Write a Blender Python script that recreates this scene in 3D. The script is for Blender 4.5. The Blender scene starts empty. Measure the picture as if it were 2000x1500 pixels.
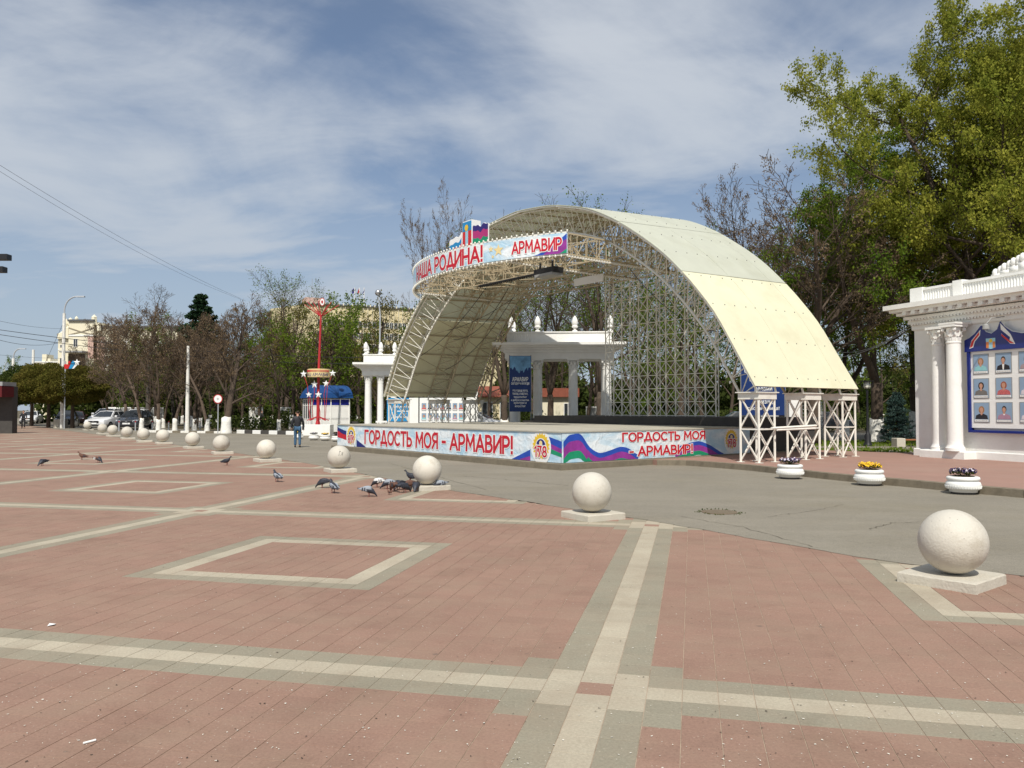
import bpy, math, random
import numpy as np
from math import sin, cos, pi, radians, sqrt, atan2, hypot
from mathutils import Vector, Matrix

# ------------------------------------------------------------------ scene, camera, world, sun
scn = bpy.context.scene
COL = scn.collection
FPX, HORIZ, EYE = 1540.0, 800.0, 1.75          # focal length and horizon (for a 2000 px wide frame), eye height in metres
PITCH = math.atan((HORIZ - 750) / FPX)

cam = bpy.data.cameras.new('camera')
cam.sensor_width = 36.0
cam.lens = 36.0 * FPX / 2000.0
cam.clip_end = 3000
cam.clip_start = 0.1
cam_o = bpy.data.objects.new('camera', cam)
COL.objects.link(cam_o)
cam_o.location = (0, 0, EYE)
cam_o.rotation_euler = (pi / 2 + PITCH, 0, 0)
scn.camera = cam_o

SUN_AZ, SUN_EL = radians(184), radians(51)     # azimuth clockwise from +Y
sun_dir = Vector((sin(SUN_AZ) * cos(SUN_EL), cos(SUN_AZ) * cos(SUN_EL), sin(SUN_EL)))
sl = bpy.data.lights.new('sun', 'SUN')
sl.energy = 4.5
sl.angle = radians(0.55)
sl.color = (1.0, 0.955, 0.87)
so = bpy.data.objects.new('sun', sl)
COL.objects.link(so)
so.rotation_euler = sun_dir.to_track_quat('Z', 'Y').to_euler()

world = bpy.data.worlds.new('World')
scn.world = world
world.use_nodes = True
wn, wl = world.node_tree.nodes, world.node_tree.links
wn.clear()
w_out = wn.new('ShaderNodeOutputWorld')
w_bg = wn.new('ShaderNodeBackground')
w_bg.inputs['Strength'].default_value = 0.1
sky = wn.new('ShaderNodeTexSky')
sky.sky_type = 'NISHITA'
sky.sun_disc = False
sky.sun_elevation = SUN_EL
sky.sun_rotation = SUN_AZ
sky.altitude = 200
sky.air_density = 1.0
sky.dust_density = 1.5
sky.ozone_density = 1.5
tc = wn.new('ShaderNodeTexCoord')
sep = wn.new('ShaderNodeSeparateXYZ')
wl.new(tc.outputs['Generated'], sep.inputs[0])


def wmath(op, a, b=None, clamp=False):
    n = wn.new('ShaderNodeMath')
    n.operation = op
    n.use_clamp = clamp
    for k, v in enumerate((a, b)):
        if v is None:
            continue
        if isinstance(v, (int, float)):
            n.inputs[k].default_value = v
        else:
            wl.new(v, n.inputs[k])
    return n.outputs[0]


zc = wmath('MAXIMUM', sep.outputs['Z'], 0.0)
zz = wmath('ADD', zc, 0.16)
px_ = wmath('DIVIDE', sep.outputs['X'], zz)
py_ = wmath('DIVIDE', sep.outputs['Y'], zz)
comb = wn.new('ShaderNodeCombineXYZ')
wl.new(px_, comb.inputs[0])
wl.new(py_, comb.inputs[1])
mp = wn.new('ShaderNodeMapping')
mp.inputs['Rotation'].default_value = (0, 0, radians(24))
mp.inputs['Scale'].default_value = (0.62, 0.9, 1)
mp.inputs['Location'].default_value = (12.0, 3.0, 0)
wl.new(comb.outputs[0], mp.inputs[0])


def wnoise(scale, detail, rough, dist, vec):
    n = wn.new('ShaderNodeTexNoise')
    n.inputs['Scale'].default_value = scale
    n.inputs['Detail'].default_value = detail
    n.inputs['Roughness'].default_value = rough
    n.inputs['Distortion'].default_value = dist
    wl.new(vec, n.inputs['Vector'])
    return n.outputs['Fac']


n1 = wnoise(1.1, 9, 0.55, 0.6, mp.outputs[0])
n2 = wnoise(2.6, 8, 0.6, 0.5, mp.outputs[0])
nsum = wmath('ADD', wmath('MULTIPLY', n1, 0.72), wmath('MULTIPLY', n2, 0.28))
ramp = wn.new('ShaderNodeValToRGB')
ramp.color_ramp.interpolation = 'EASE'
ramp.color_ramp.elements[0].position = 0.37
ramp.color_ramp.elements[0].color = (0.16, 0.16, 0.16, 1)
ramp.color_ramp.elements[1].position = 0.60
ramp.color_ramp.elements[1].color = (0.95, 0.95, 0.95, 1)
wl.new(nsum, ramp.inputs[0])
# thicker veil of high cloud towards the horizon
hz = wmath('SUBTRACT', 1.0, wmath('MULTIPLY', zc, 2.4), True)
cov = wmath('MAXIMUM', ramp.outputs[0], wmath('MULTIPLY', hz, 0.9), True)
skytint = wn.new('ShaderNodeMix')
skytint.data_type = 'RGBA'
skytint.blend_type = 'MULTIPLY'
skytint.inputs[0].default_value = 1.0
wl.new(sky.outputs[0], skytint.inputs[6])
skytint.inputs[7].default_value = (0.62, 0.80, 0.94, 1)
cloudc = wn.new('ShaderNodeMix')
cloudc.data_type = 'RGBA'
wl.new(hz, cloudc.inputs[0])
cloudc.inputs[6].default_value = (5.8, 6.25, 6.9, 1)
cloudc.inputs[7].default_value = (4.6, 5.3, 6.2, 1)
mixs = wn.new('ShaderNodeMix')
mixs.data_type = 'RGBA'
wl.new(cov, mixs.inputs[0])
wl.new(skytint.outputs[2], mixs.inputs[6])
wl.new(cloudc.outputs[2], mixs.inputs[7])
wl.new(mixs.outputs[2], w_bg.inputs['Color'])
wl.new(w_bg.outputs[0], w_out.inputs['Surface'])

scn.view_settings.view_transform = 'Standard'
scn.view_settings.look = 'None'
scn.view_settings.exposure = 0.0
scn.view_settings.gamma = 1.0
scn.view_settings.use_curve_mapping = False
scn.cycles.max_bounces = 6
scn.cycles.transparent_max_bounces = 12
rnd = random.Random(11)
nrg = np.random.default_rng(5)


# ------------------------------------------------------------------ helpers
def ray(x, y):
    c = Vector(((x - 1000) / FPX, 1.0, (750 - y) / FPX))
    return Vector((c.x, c.y * cos(PITCH) - c.z * sin(PITCH), c.y * sin(PITCH) + c.z * cos(PITCH)))


def at(x, y, z=0.0):
    """ground (height z) point seen at photo pixel x, y"""
    r = ray(x, y)
    t = (z - EYE) / r.z
    return Vector((r.x * t, r.y * t, z))


def atd(x, y, d):
    """point at forward distance d seen at photo pixel x, y"""
    r = ray(x, y)
    t = d / r.y
    return Vector((r.x * t, d, EYE + r.z * t))


def mat(name, color, rough=0.7, var=0.12, scale=6.0, bump=0.0, bscale=40.0, metal=0.0, spec=0.35,
        dirt=None, dirt_scale=1.5, dirt_amt=0.4, coat=0.0):
    m = bpy.data.materials.new(name)
    m.use_nodes = True
    nt = m.node_tree
    N, L = nt.nodes, nt.links
    b = N['Principled BSDF']
    b.inputs['Roughness'].default_value = rough
    b.inputs['Metallic'].default_value = metal
    b.inputs['Specular IOR Level'].default_value = spec
    b.inputs['Coat Weight'].default_value = coat
    t = N.new('ShaderNodeTexCoord')
    n = N.new('ShaderNodeTexNoise')
    n.inputs['Scale'].default_value = scale
    n.inputs['Detail'].default_value = 6
    n.inputs['Roughness'].default_value = 0.65
    L.new(t.outputs['Object'], n.inputs['Vector'])
    mr = N.new('ShaderNodeMapRange')
    mr.inputs[1].default_value = 0.25
    mr.inputs[2].default_value = 0.75
    mr.inputs[3].default_value = 1 - var
    mr.inputs[4].default_value = 1 + var
    L.new(n.outputs['Fac'], mr.inputs[0])
    vm = N.new('ShaderNodeVectorMath')
    vm.operation = 'SCALE'
    vm.inputs[0].default_value = color[:3]
    L.new(mr.outputs[0], vm.inputs['Scale'])
    last = vm.outputs[0]
    if dirt:
        n2 = N.new('ShaderNodeTexNoise')
        n2.inputs['Scale'].default_value = dirt_scale
        n2.inputs['Detail'].default_value = 8
        n2.inputs['Roughness'].default_value = 0.7
        L.new(t.outputs['Object'], n2.inputs['Vector'])
        r2 = N.new('ShaderNodeMapRange')
        r2.inputs[1].default_value = 0.5
        r2.inputs[2].default_value = 0.72
        r2.inputs[3].default_value = 0
        r2.inputs[4].default_value = dirt_amt
        L.new(n2.outputs['Fac'], r2.inputs[0])
        mx = N.new('ShaderNodeMix')
        mx.data_type = 'RGBA'
        L.new(r2.outputs[0], mx.inputs[0])
        L.new(last, mx.inputs[6])
        mx.inputs[7].default_value = (*dirt, 1)
        last = mx.outputs[2]
    L.new(last, b.inputs['Base Color'])
    if bump:
        n3 = N.new('ShaderNodeTexNoise')
        n3.inputs['Scale'].default_value = bscale
        n3.inputs['Detail'].default_value = 5
        L.new(t.outputs['Object'], n3.inputs['Vector'])
        bp = N.new('ShaderNodeBump')
        bp.inputs['Strength'].default_value = bump
        bp.inputs['Distance'].default_value = 0.02
        L.new(n3.outputs['Fac'], bp.inputs['Height'])
        L.new(bp.outputs[0], b.inputs['Normal'])
    m['base'] = color[0]
    return m


def mat_leaf(name, c1, c2, trans=0.35):
    m = bpy.data.materials.new(name)
    m.use_nodes = True
    N, L = m.node_tree.nodes, m.node_tree.links
    N.clear()
    out = N.new('ShaderNodeOutputMaterial')
    geo = N.new('ShaderNodeNewGeometry')
    n = N.new('ShaderNodeTexNoise')
    n.inputs['Scale'].default_value = 0.9
    n.inputs['Detail'].default_value = 3
    tcn = N.new('ShaderNodeTexCoord')
    L.new(tcn.outputs['Object'], n.inputs['Vector'])
    mr = N.new('ShaderNodeMapRange')
    mr.inputs[1].default_value = 0.3
    mr.inputs[2].default_value = 0.7
    L.new(n.outputs['Fac'], mr.inputs[0])
    ad = N.new('ShaderNodeMath')
    ad.operation = 'MULTIPLY_ADD'
    L.new(geo.outputs['Random Per Island'], ad.inputs[0])
    ad.inputs[1].default_value = 0.7
    sb = N.new('ShaderNodeMath')
    sb.operation = 'SUBTRACT'
    L.new(mr.outputs[0], sb.inputs[0])
    sb.inputs[1].default_value = 0.35
    L.new(sb.outputs[0], ad.inputs[2])
    ad.use_clamp = True
    mx = N.new('ShaderNodeMix')
    mx.data_type = 'RGBA'
    L.new(ad.outputs[0], mx.inputs[0])
    mx.inputs[6].default_value = (*c1, 1)
    mx.inputs[7].default_value = (*c2, 1)
    d = N.new('ShaderNodeBsdfDiffuse')
    tr = N.new('ShaderNodeBsdfTranslucent')
    L.new(mx.outputs[2], d.inputs[0])
    L.new(mx.outputs[2], tr.inputs[0])
    ms = N.new('ShaderNodeMixShader')
    ms.inputs[0].default_value = trans
    L.new(d.outputs[0], ms.inputs[1])
    L.new(tr.outputs[0], ms.inputs[2])
    L.new(ms.outputs[0], out.inputs[0])
    return m


def mat_sheet(name, c, trans):
    """translucent roofing sheet"""
    m = mat(name, c, 0.45, 0.05, 1.2, dirt=(c[0] * .72, c[1] * .7, c[2] * .6), dirt_scale=0.8, dirt_amt=0.35)
    N, L = m.node_tree.nodes, m.node_tree.links
    b = N['Principled BSDF']
    out = N['Material Output']
    src = b.inputs['Base Color'].links[0].from_socket
    tr = N.new('ShaderNodeBsdfTranslucent')
    L.new(src, tr.inputs[0])
    ms = N.new('ShaderNodeMixShader')
    ms.inputs[0].default_value = trans
    L.new(b.outputs[0], ms.inputs[1])
    L.new(tr.outputs[0], ms.inputs[2])
    L.new(ms.outputs[0], out.inputs[0])
    return m


class MB:
    """collects vertices and faces, becomes ONE mesh object"""

    def __init__(s):
        s.v, s.f, s.m = [], [], []
        s.cur = 0

    def add(s, verts, faces):
        o = len(s.v)
        s.v.extend([tuple(v) for v in verts])
        for f in faces:
            s.f.append(tuple(i + o for i in f))
            s.m.append(s.cur)
        return s

    def box(s, x0, y0, z0, x1, y1, z1):
        v = [(x0, y0, z0), (x1, y0, z0), (x1, y1, z0), (x0, y1, z0), (x0, y0, z1), (x1, y0, z1), (x1, y1, z1), (x0, y1, z1)]
        return s.add(v, [(0, 3, 2, 1), (4, 5, 6, 7), (0, 1, 5, 4), (1, 2, 6, 5), (2, 3, 7, 6), (3, 0, 4, 7)])

    def bbox(s, x0, y0, z0, x1, y1, z1, b=0.01):
        """box with a chamfered upper rim"""
        v = [(x0, y0, z0), (x1, y0, z0), (x1, y1, z0), (x0, y1, z0),
             (x0, y0, z1 - b), (x1, y0, z1 - b), (x1, y1, z1 - b), (x0, y1, z1 - b),
             (x0 + b, y0 + b, z1), (x1 - b, y0 + b, z1), (x1 - b, y1 - b, z1), (x0 + b, y1 - b, z1)]
        return s.add(v, [(0, 3, 2, 1), (8, 9, 10, 11), (0, 1, 5, 4), (1, 2, 6, 5), (2, 3, 7, 6), (3, 0, 4, 7),
                         (4, 5, 9, 8), (5, 6, 10, 9), (6, 7, 11, 10), (7, 4, 8, 11)])

    def prism(s, poly, z0, z1):
        n = len(poly)
        v = [(p[0], p[1], z0) for p in poly] + [(p[0], p[1], z1) for p in poly]
        f = [tuple(range(n - 1, -1, -1)), tuple(range(n, 2 * n))]
        f += [(i, (i + 1) % n, n + (i + 1) % n, n + i) for i in range(n)]
        return s.add(v, f)

    def lathe(s, prof, n=16, c=(0, 0, 0), phase=0.0):
        v, f = [], []
        for r, z in prof:
            for k in range(n):
                a = 2 * pi * k / n + phase
                v.append((c[0] + r * cos(a), c[1] + r * sin(a), c[2] + z))
        for i in range(len(prof) - 1):
            for k in range(n):
                f.append((i * n + k, i * n + (k + 1) % n, (i + 1) * n + (k + 1) % n, (i + 1) * n + k))
        f.append(tuple(range(n - 1, -1, -1)))
        f.append(tuple((len(prof) - 1) * n + k for k in range(n)))
        return s.add(v, f)

    def tube(s, pts, rad, n=6, caps=True):
        pts = [Vector(p) for p in pts]
        if isinstance(rad, (int, float)):
            rad = [rad] * len(pts)
        v, f = [], []
        up = None
        for i, p in enumerate(pts):
            if i == 0:
                d = pts[1] - p
            elif i == len(pts) - 1:
                d = p - pts[i - 1]
            else:
                d = pts[i + 1] - pts[i - 1]
            if d.length < 1e-9:
                d = Vector((0, 0, 1))
            d.normalize()
            if up is None:
                up = Vector((0, 0, 1)) if abs(d.z) < 0.9 else Vector((1, 0, 0))
            a = d.cross(up)
            if a.length < 1e-6:
                a = d.orthogonal()
            a.normalize()
            b = a.cross(d)
            up = b
            r = rad[i]
            for k in range(n):
                t = 2 * pi * k / n + (pi / 4 if n == 4 else 0)
                v.append(p + a * (r * cos(t)) + b * (r * sin(t)))
        for i in range(len(pts) - 1):
            for k in range(n):
                f.append((i * n + k, i * n + (k + 1) % n, (i + 1) * n + (k + 1) % n, (i + 1) * n + k))
        if caps:
            f.append(tuple(range(n - 1, -1, -1)))
            f.append(tuple((len(pts) - 1) * n + k for k in range(n)))
        return s.add(v, f)

    def ball(s, c, r, n=8, m=6, sz=1.0):
        prof = []
        for i in range(m + 1):
            a = -pi / 2 + pi * i / m
            prof.append((max(r * cos(a), r * .02), r * sin(a) * sz))
        return s.lathe(prof, n, c)

    def xf(s, fn, start=0):
        for i in range(start, len(s.v)):
            s.v[i] = tuple(fn(*s.v[i]))
        return s

    def build(s, name, mats, parent=None, smooth=False, loc=None, rotz=0.0, kind=None, auto=None):
        me = bpy.data.meshes.new(name)
        me.from_pydata(s.v, [], s.f)
        if not isinstance(mats, (list, tuple)):
            mats = [mats]
        for mm in mats:
            me.materials.append(mm)
        if len(mats) > 1:
            me.polygons.foreach_set('material_index', s.m)
        if smooth:
            me.polygons.foreach_set('use_smooth', [True] * len(me.polygons))
            if auto:
                try:
                    me.set_sharp_from_angle(angle=radians(auto))
                except Exception:
                    pass
        me.update()
        o = bpy.data.objects.new(name, me)
        COL.objects.link(o)
        if parent is not None:
            o.parent = parent
        if loc is not None:
            o.location = loc
        o.rotation_euler = (0, 0, rotz)
        if kind:
            o['kind'] = kind
        return o


def tag(o, label=None, cat=None, group=None, kind=None):
    if label:
        o['label'] = label
    if cat:
        o['category'] = cat
    if group:
        o['group'] = group
    if kind:
        o['kind'] = kind
    return o


def thing(name, label, cat, loc=(0, 0, 0), rotz=0.0, group=None):
    o = bpy.data.objects.new(name, None)
    o.empty_display_size = 0.3
    COL.objects.link(o)
    o.location = loc
    o.rotation_euler = (0, 0, rotz)
    return tag(o, label, cat, group)


def share(name, mesh, parent, loc=(0, 0, 0), rot=(0, 0, 0), scale=(1, 1, 1)):
    o = bpy.data.objects.new(name, mesh)
    COL.objects.link(o)
    o.parent = parent
    o.location = loc
    o.rotation_euler = rot
    o.scale = scale
    return o


def copy_tree(o, parent=None):
    c = o.copy()
    COL.objects.link(c)
    if parent is not None:
        c.parent = parent
    for ch in KIDS.get(o.name, []) or [x for x in o.children]:
        copy_tree(ch, c)
    return c


KIDS = {}


def np_mesh(name, verts, quads, mats, midx=None, smooth=False):
    me = bpy.data.meshes.new(name)
    nv, nf = len(verts), len(quads)
    k = quads.shape[1]
    me.vertices.add(nv)
    me.vertices.foreach_set('co', np.ascontiguousarray(verts, dtype=np.float32).ravel())
    me.loops.add(nf * k)
    me.loops.foreach_set('vertex_index', np.ascontiguousarray(quads, dtype=np.int32).ravel())
    me.polygons.add(nf)
    me.polygons.foreach_set('loop_start', np.arange(0, nf * k, k, dtype=np.int32))
    me.polygons.foreach_set('loop_total', np.full(nf, k, dtype=np.int32))
    for m in (mats if isinstance(mats, (list, tuple)) else [mats]):
        me.materials.append(m)
    if midx is not None:
        me.polygons.foreach_set('material_index', np.ascontiguousarray(midx, dtype=np.int32))
    me.polygons.foreach_set('use_smooth', np.zeros(nf, dtype=bool))
    me.update(calc_edges=True)
    me.validate()
    return me


def np_obj(name, me, parent=None, kind=None):
    o = bpy.data.objects.new(name, me)
    COL.objects.link(o)
    if parent is not None:
        o.parent = parent
    if kind:
        o['kind'] = kind
    return o


FONTCACHE = {}


def text_verts(s, offset):
    key = (s, offset)
    if key not in FONTCACHE:
        cu = bpy.data.curves.new('txt', 'FONT')
        cu.body = s
        cu.size = 1.0
        cu.offset = offset
        cu.resolution_u = 3
        o = bpy.data.objects.new('txt', cu)
        COL.objects.link(o)
        bpy.context.view_layer.update()
        dg = bpy.context.evaluated_depsgraph_get()
        me = o.evaluated_get(dg).to_mesh()
        v = [tuple(x.co) for x in me.vertices]
        f = [tuple(p.vertices) for p in me.polygons]
        o.evaluated_get(dg).to_mesh_clear()
        bpy.data.objects.remove(o)
        bpy.data.curves.remove(cu)
        FONTCACHE[key] = (v, f)
    return FONTCACHE[key]


def add_text(mb, s, fn, x0, x1, y0, y1, lift, bold=0.02, ref_bold=None, shear=0.0):
    """fits text into x0..x1, y0..y1 of a surface; fn(x, y, lift) gives the point"""
    v, f = text_verts(s, bold)
    rv, _ = text_verts(s, ref_bold if ref_bold is not None else bold)
    if not v:
        return
    ax, bx = min(a[0] for a in rv), max(a[0] for a in rv)
    ay, by = min(a[1] for a in rv), max(a[1] for a in rv)
    sx, sy = (x1 - x0) / (bx - ax), (y1 - y0) / (by - ay)
    mb.add([fn(x0 + (a[0] - ax) * sx + shear * (a[1] - ay) * sy, y0 + (a[1] - ay) * sy, lift) for a in v], f)


# bold block letters drawn as strokes (x, y in 0..w, 0..1)
def _arc(cx_, cy_, rx, ry, a0, a1, n=12):
    return [(cx_ + rx * cos(radians(a0 + (a1 - a0) * k / n)), cy_ + ry * sin(radians(a0 + (a1 - a0) * k / n))) for k in range(n + 1)]


GL = {
    'А': (.78, [[(0, 0), (.39, 1)], [(.39, 1), (.78, 0)], [(.15, .30), (.63, .30)]]),
    'Р': (.58, [[(0, 0), (0, 1)], [(0, 1), (.26, 1)] + _arc(.28, .71, .30, .29, 90, -90) + [(0, .42)]]),
    'М': (.86, [[(0, 0), (0.06, 1)], [(.06, 1), (.43, .28), (.80, 1)], [(.80, 1), (.86, 0)]]),
    'В': (.60, [[(0, 0), (0, 1)], [(0, 1), (.24, 1)] + _arc(.26, .77, .25, .23, 90, -90) + [(0, .54)], [(0, .54), (.28, .54)] + _arc(.30, .27, .30, .27, 90, -90) + [(0, 0)]]),
    'И': (.66, [[(0, 1), (0, 0)], [(0, .04), (.66, .96)], [(.66, 1), (.66, 0)]]),
    'Г': (.48, [[(0, 0), (0, 1)], [(0, 1), (.50, 1)]]),
    'О': (.80, [_arc(.40, .5, .40, .5, 90, 450, 24)]),
    'Д': (.80, [[(.12, .10), (.36, 1)], [(.36, 1), (.48, 1)], [(.48, 1), (.70, .10)], [(-.02, .10), (.84, .10)], [(.0, .10), (.0, -.10)], [(.82, .10), (.82, -.10)]]),
    'С': (.66, [_arc(.38, .5, .38, .5, 52, 308, 20)]),
    'Т': (.62, [[(.31, 0), (.31, 1)], [(0, 1), (.62, 1)]]),
    'Ь': (.56, [[(0, 1), (0, 0)], [(0, .56), (.24, .56)] + _arc(.27, .28, .29, .28, 90, -90) + [(0, 0)]]),
    'Я': (.58, [[(.58, 0), (.58, 1)], [(.58, 1), (.30, 1)] + _arc(.30, .72, .29, .28, 90, 270) + [(.58, .44)], [(.30, .44), (0, 0)]]),
    'Н': (.64, [[(0, 0), (0, 1)], [(.64, 0), (.64, 1)], [(0, .5), (.64, .5)]]),
    'Ш': (.92, [[(0, 1), (0, 0)], [(.46, 1), (.46, 0)], [(.92, 1), (.92, 0)], [(0, 0), (.92, 0)]]),
    '!': (.06, [[(.03, 1), (.03, .34)], [(.03, .03), (.03, .02)]]),
    '-': (.30, [[(0, .45), (.30, .45)]]),
    '1': (.20, [[(.0, .82), (.18, 1), (.18, 0)]]),
    '7': (.50, [[(0, 1), (.50, 1), (.18, 0)]]),
    '8': (.54, [_arc(.27, .75, .22, .25, 90, 450, 16), _arc(.27, .26, .27, .26, 90, 450, 16)]),
}


def add_block(mb, s, fn, x0, x1, y0, y1, lift, th):
    """block lettering of stroke width th (share of cap height) fitted to x0..x1, y0..y1"""
    gap = .24
    total = 0
    for ch in s:
        total += (.42 if ch == ' ' else GL[ch][0] + gap)
    total += -gap + .2
    sx, sy = (x1 - x0) / total, (y1 - y0) / 1.2
    X = .1
    n_ = 0
    for ch in s:
        if ch == ' ':
            X += .42
            continue
        w, strokes = GL[ch]
        for st in strokes:
            m_ = len(st)
            closed = m_ > 8 and abs(st[0][0] - st[-1][0]) < 1e-6 and abs(st[0][1] - st[-1][1]) < 1e-6
            vl = []
            for i in range(m_):
                a = st[i - 1] if i > 0 else (st[-2] if closed else None)
                b = st[i + 1] if i < m_ - 1 else (st[1] if closed else None)
                p = st[i]

                def nd(u, v_):
                    dx, dy = v_[0] - u[0], v_[1] - u[1]
                    l_ = hypot(dx, dy) or 1
                    return dx / l_, dy / l_
                if a is None:
                    d = nd(p, b)
                    k_ = 1
                    p = (p[0] - d[0] * th / 2, p[1] - d[1] * th / 2)
                elif b is None:
                    d = nd(a, p)
                    k_ = 1
                    p = (p[0] + d[0] * th / 2, p[1] + d[1] * th / 2)
                else:
                    d1, d2 = nd(a, p), nd(p, b)
                    d = (d1[0] + d2[0], d1[1] + d2[1])
                    l_ = hypot(*d) or 1
                    d = (d[0] / l_, d[1] / l_)
                    k_ = 1 / max(.55, abs(d[0] * d1[0] + d[1] * d1[1]))
                nx_, ny_ = -d[1] * th / 2 * k_, d[0] * th / 2 * k_
                for sg in (1, -1):
                    vl.append(fn(x0 + (X + p[0] + nx_ * sg) * sx, y0 + (.1 + p[1] + ny_ * sg) * sy, lift + n_ * .00025))
            mb.add(vl, [(2 * i, 2 * i + 1, 2 * i + 3, 2 * i + 2) for i in range(m_ - 1)])
            n_ = (n_ + 1) % 8
        X += w + gap


# ------------------------------------------------------------------ materials
M = {}
M['mortar'] = mat('mortar', (0.40, 0.31, 0.23), 0.9, 0.25, 3, dirt=(0.12, 0.09, 0.06), dirt_scale=5, dirt_amt=0.9)
M['asphalt'] = mat('old_asphalt', (0.232, 0.207, 0.163), 0.9, 0.12, 0.35, 0.35, 60, dirt=(0.185, 0.158, 0.105), dirt_scale=0.22, dirt_amt=0.55)
# aggregate speckle and darker wheel-worn patches on the asphalt
_nt = M['asphalt'].node_tree
_b = _nt.nodes['Principled BSDF']
_src = _b.inputs['Base Color'].links[0].from_socket
_t = _nt.nodes.new('ShaderNodeTexCoord')


def _layer(src, scale, detail, lo, hi, a, c, rough=.8, stretch=None):
    n_ = _nt.nodes.new('ShaderNodeTexNoise')
    n_.inputs['Scale'].default_value = scale
    n_.inputs['Detail'].default_value = detail
    n_.inputs['Roughness'].default_value = rough
    if stretch:
        q_ = _nt.nodes.new('ShaderNodeMapping')
        q_.inputs['Rotation'].default_value = (0, 0, radians(stretch[0]))
        q_.inputs['Scale'].default_value = (1, stretch[1], 1)
        _nt.links.new(_t.outputs['Object'], q_.inputs[0])
        _nt.links.new(q_.outputs[0], n_.inputs['Vector'])
    else:
        _nt.links.new(_t.outputs['Object'], n_.inputs['Vector'])
    r_ = _nt.nodes.new('ShaderNodeMapRange')
    for k_, v_ in zip((1, 2, 3, 4), (lo, hi, a, c)):
        r_.inputs[k_].default_value = v_
    _nt.links.new(n_.outputs['Fac'], r_.inputs[0])
    s_ = _nt.nodes.new('ShaderNodeVectorMath')
    s_.operation = 'SCALE'
    _nt.links.new(src, s_.inputs[0])
    _nt.links.new(r_.outputs[0], s_.inputs['Scale'])
    return s_.outputs[0]


_o = _layer(_src, 70, 3, .3, .7, .72, 1.28)
_o = _layer(_o, 9, 8, .3, .7, .90, 1.10)
_o = _layer(_o, .5, 6, .35, .65, .94, 1.05, .6, (40, 3))
_nt.links.new(_o, _b.inputs['Base Color'])
M['podium'] = mat('podium_paving', (0.31, 0.185, 0.145), 0.85, 0.10, 1.0, 0.2, 30, dirt=(0.33, 0.24, 0.19), dirt_scale=0.6, dirt_amt=0.4)
M['kerb'] = mat('kerb_concrete', (0.19, 0.16, 0.115), 0.9, 0.18, 4, 0.4, 30, dirt=(0.10, 0.085, 0.06), dirt_scale=2.5, dirt_amt=0.5)
M['soil'] = mat('park_soil', (0.115, 0.09, 0.055), 0.95, 0.3, 1.2, 0.5, 8, dirt=(0.07, 0.085, 0.03), dirt_scale=0.3, dirt_amt=0.9)
M['path'] = mat('park_path', (0.36, 0.31, 0.23), 0.9, 0.1, 1.0)
M['white'] = mat('white_paint', (0.80, 0.79, 0.75), 0.55, 0.04, 2, dirt=(0.55, 0.52, 0.45), dirt_scale=1.6, dirt_amt=0.25)
M['plaster'] = mat('white_plaster', (0.81, 0.80, 0.765), 0.8, 0.05, 1.2, 0.25, 14, dirt=(0.60, 0.57, 0.50), dirt_scale=0.9, dirt_amt=0.35)
M['whitewash'] = mat('whitewash', (0.78, 0.76, 0.70), 0.9, 0.1, 6, 0.4, 20, dirt=(0.35, 0.30, 0.22), dirt_scale=5, dirt_amt=0.5)
M['steel'] = mat('cream_steel_shaded', (0.47, 0.39, 0.26), 0.55, 0.1, 3, dirt=(0.30, 0.20, 0.12), dirt_scale=3, dirt_amt=0.35)  # white-cream paint browned to carry the shade inside the canopy
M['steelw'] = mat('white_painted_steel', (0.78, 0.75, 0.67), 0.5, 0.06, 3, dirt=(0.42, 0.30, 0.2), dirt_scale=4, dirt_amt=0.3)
M['sheet'] = mat_sheet('roof_sheet_pale', (0.70, 0.71, 0.60), 0.34)
M['sheet2'] = mat_sheet('roof_sheet_cream', (0.82, 0.79, 0.58), 0.18)
M['bolt'] = mat('bolt', (0.12, 0.11, 0.10), 0.6)
M['bulb'] = mat('bulb_glass', (0.85, 0.82, 0.72), 0.25, 0.02)
M['bark'] = mat('bark', (0.085, 0.062, 0.045), 0.95, 0.35, 8, 0.8, 20)
M['barkb'] = mat('bark_brown', (0.11, 0.08, 0.058), 0.95, 0.3, 8, 0.6, 20)
M['barkg'] = mat('bark_grey', (0.095, 0.082, 0.07), 0.95, 0.3, 8, 0.6, 20)
M['leaf_y'] = mat_leaf('leaf_yellowgreen', (0.165, 0.205, 0.03), (0.41, 0.40, 0.068), 0.5)
M['leaf_g'] = mat_leaf('leaf_fresh', (0.070, 0.125, 0.016), (0.21, 0.28, 0.035), 0.45)
M['leaf_d'] = mat_leaf('leaf_dark', (0.035, 0.052, 0.014), (0.085, 0.105, 0.028), 0.3)
M['leaf_o'] = mat_leaf('leaf_olive', (0.09, 0.095, 0.018), (0.17, 0.14, 0.035), 0.35)
M['leaf_b'] = mat_leaf('seed_brown', (0.12, 0.082, 0.050), (0.25, 0.18, 0.11), 0.3)
M['leaf_p'] = mat_leaf('needle', (0.020, 0.045, 0.022), (0.045, 0.085, 0.04), 0.15)
M['leaf_s'] = mat_leaf('needle_blue', (0.04, 0.075, 0.065), (0.09, 0.14, 0.12), 0.15)
M['concrete'] = mat('concrete_slab', (0.52, 0.48, 0.40), 0.85, 0.08, 5, 0.4, 35, dirt=(0.36, 0.31, 0.24), dirt_scale=3, dirt_amt=0.5)
M['deck'] = mat('stage_deck', (0.42, 0.39, 0.32), 0.85, 0.08, 0.8, dirt=(0.22, 0.2, 0.17), dirt_scale=0.6, dirt_amt=0.5)
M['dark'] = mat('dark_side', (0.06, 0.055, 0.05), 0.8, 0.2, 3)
M['red'] = mat('print_red', (0.52, 0.012, 0.03), 0.5, 0.03, 2, bump=.5, bscale=2.6)
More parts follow.
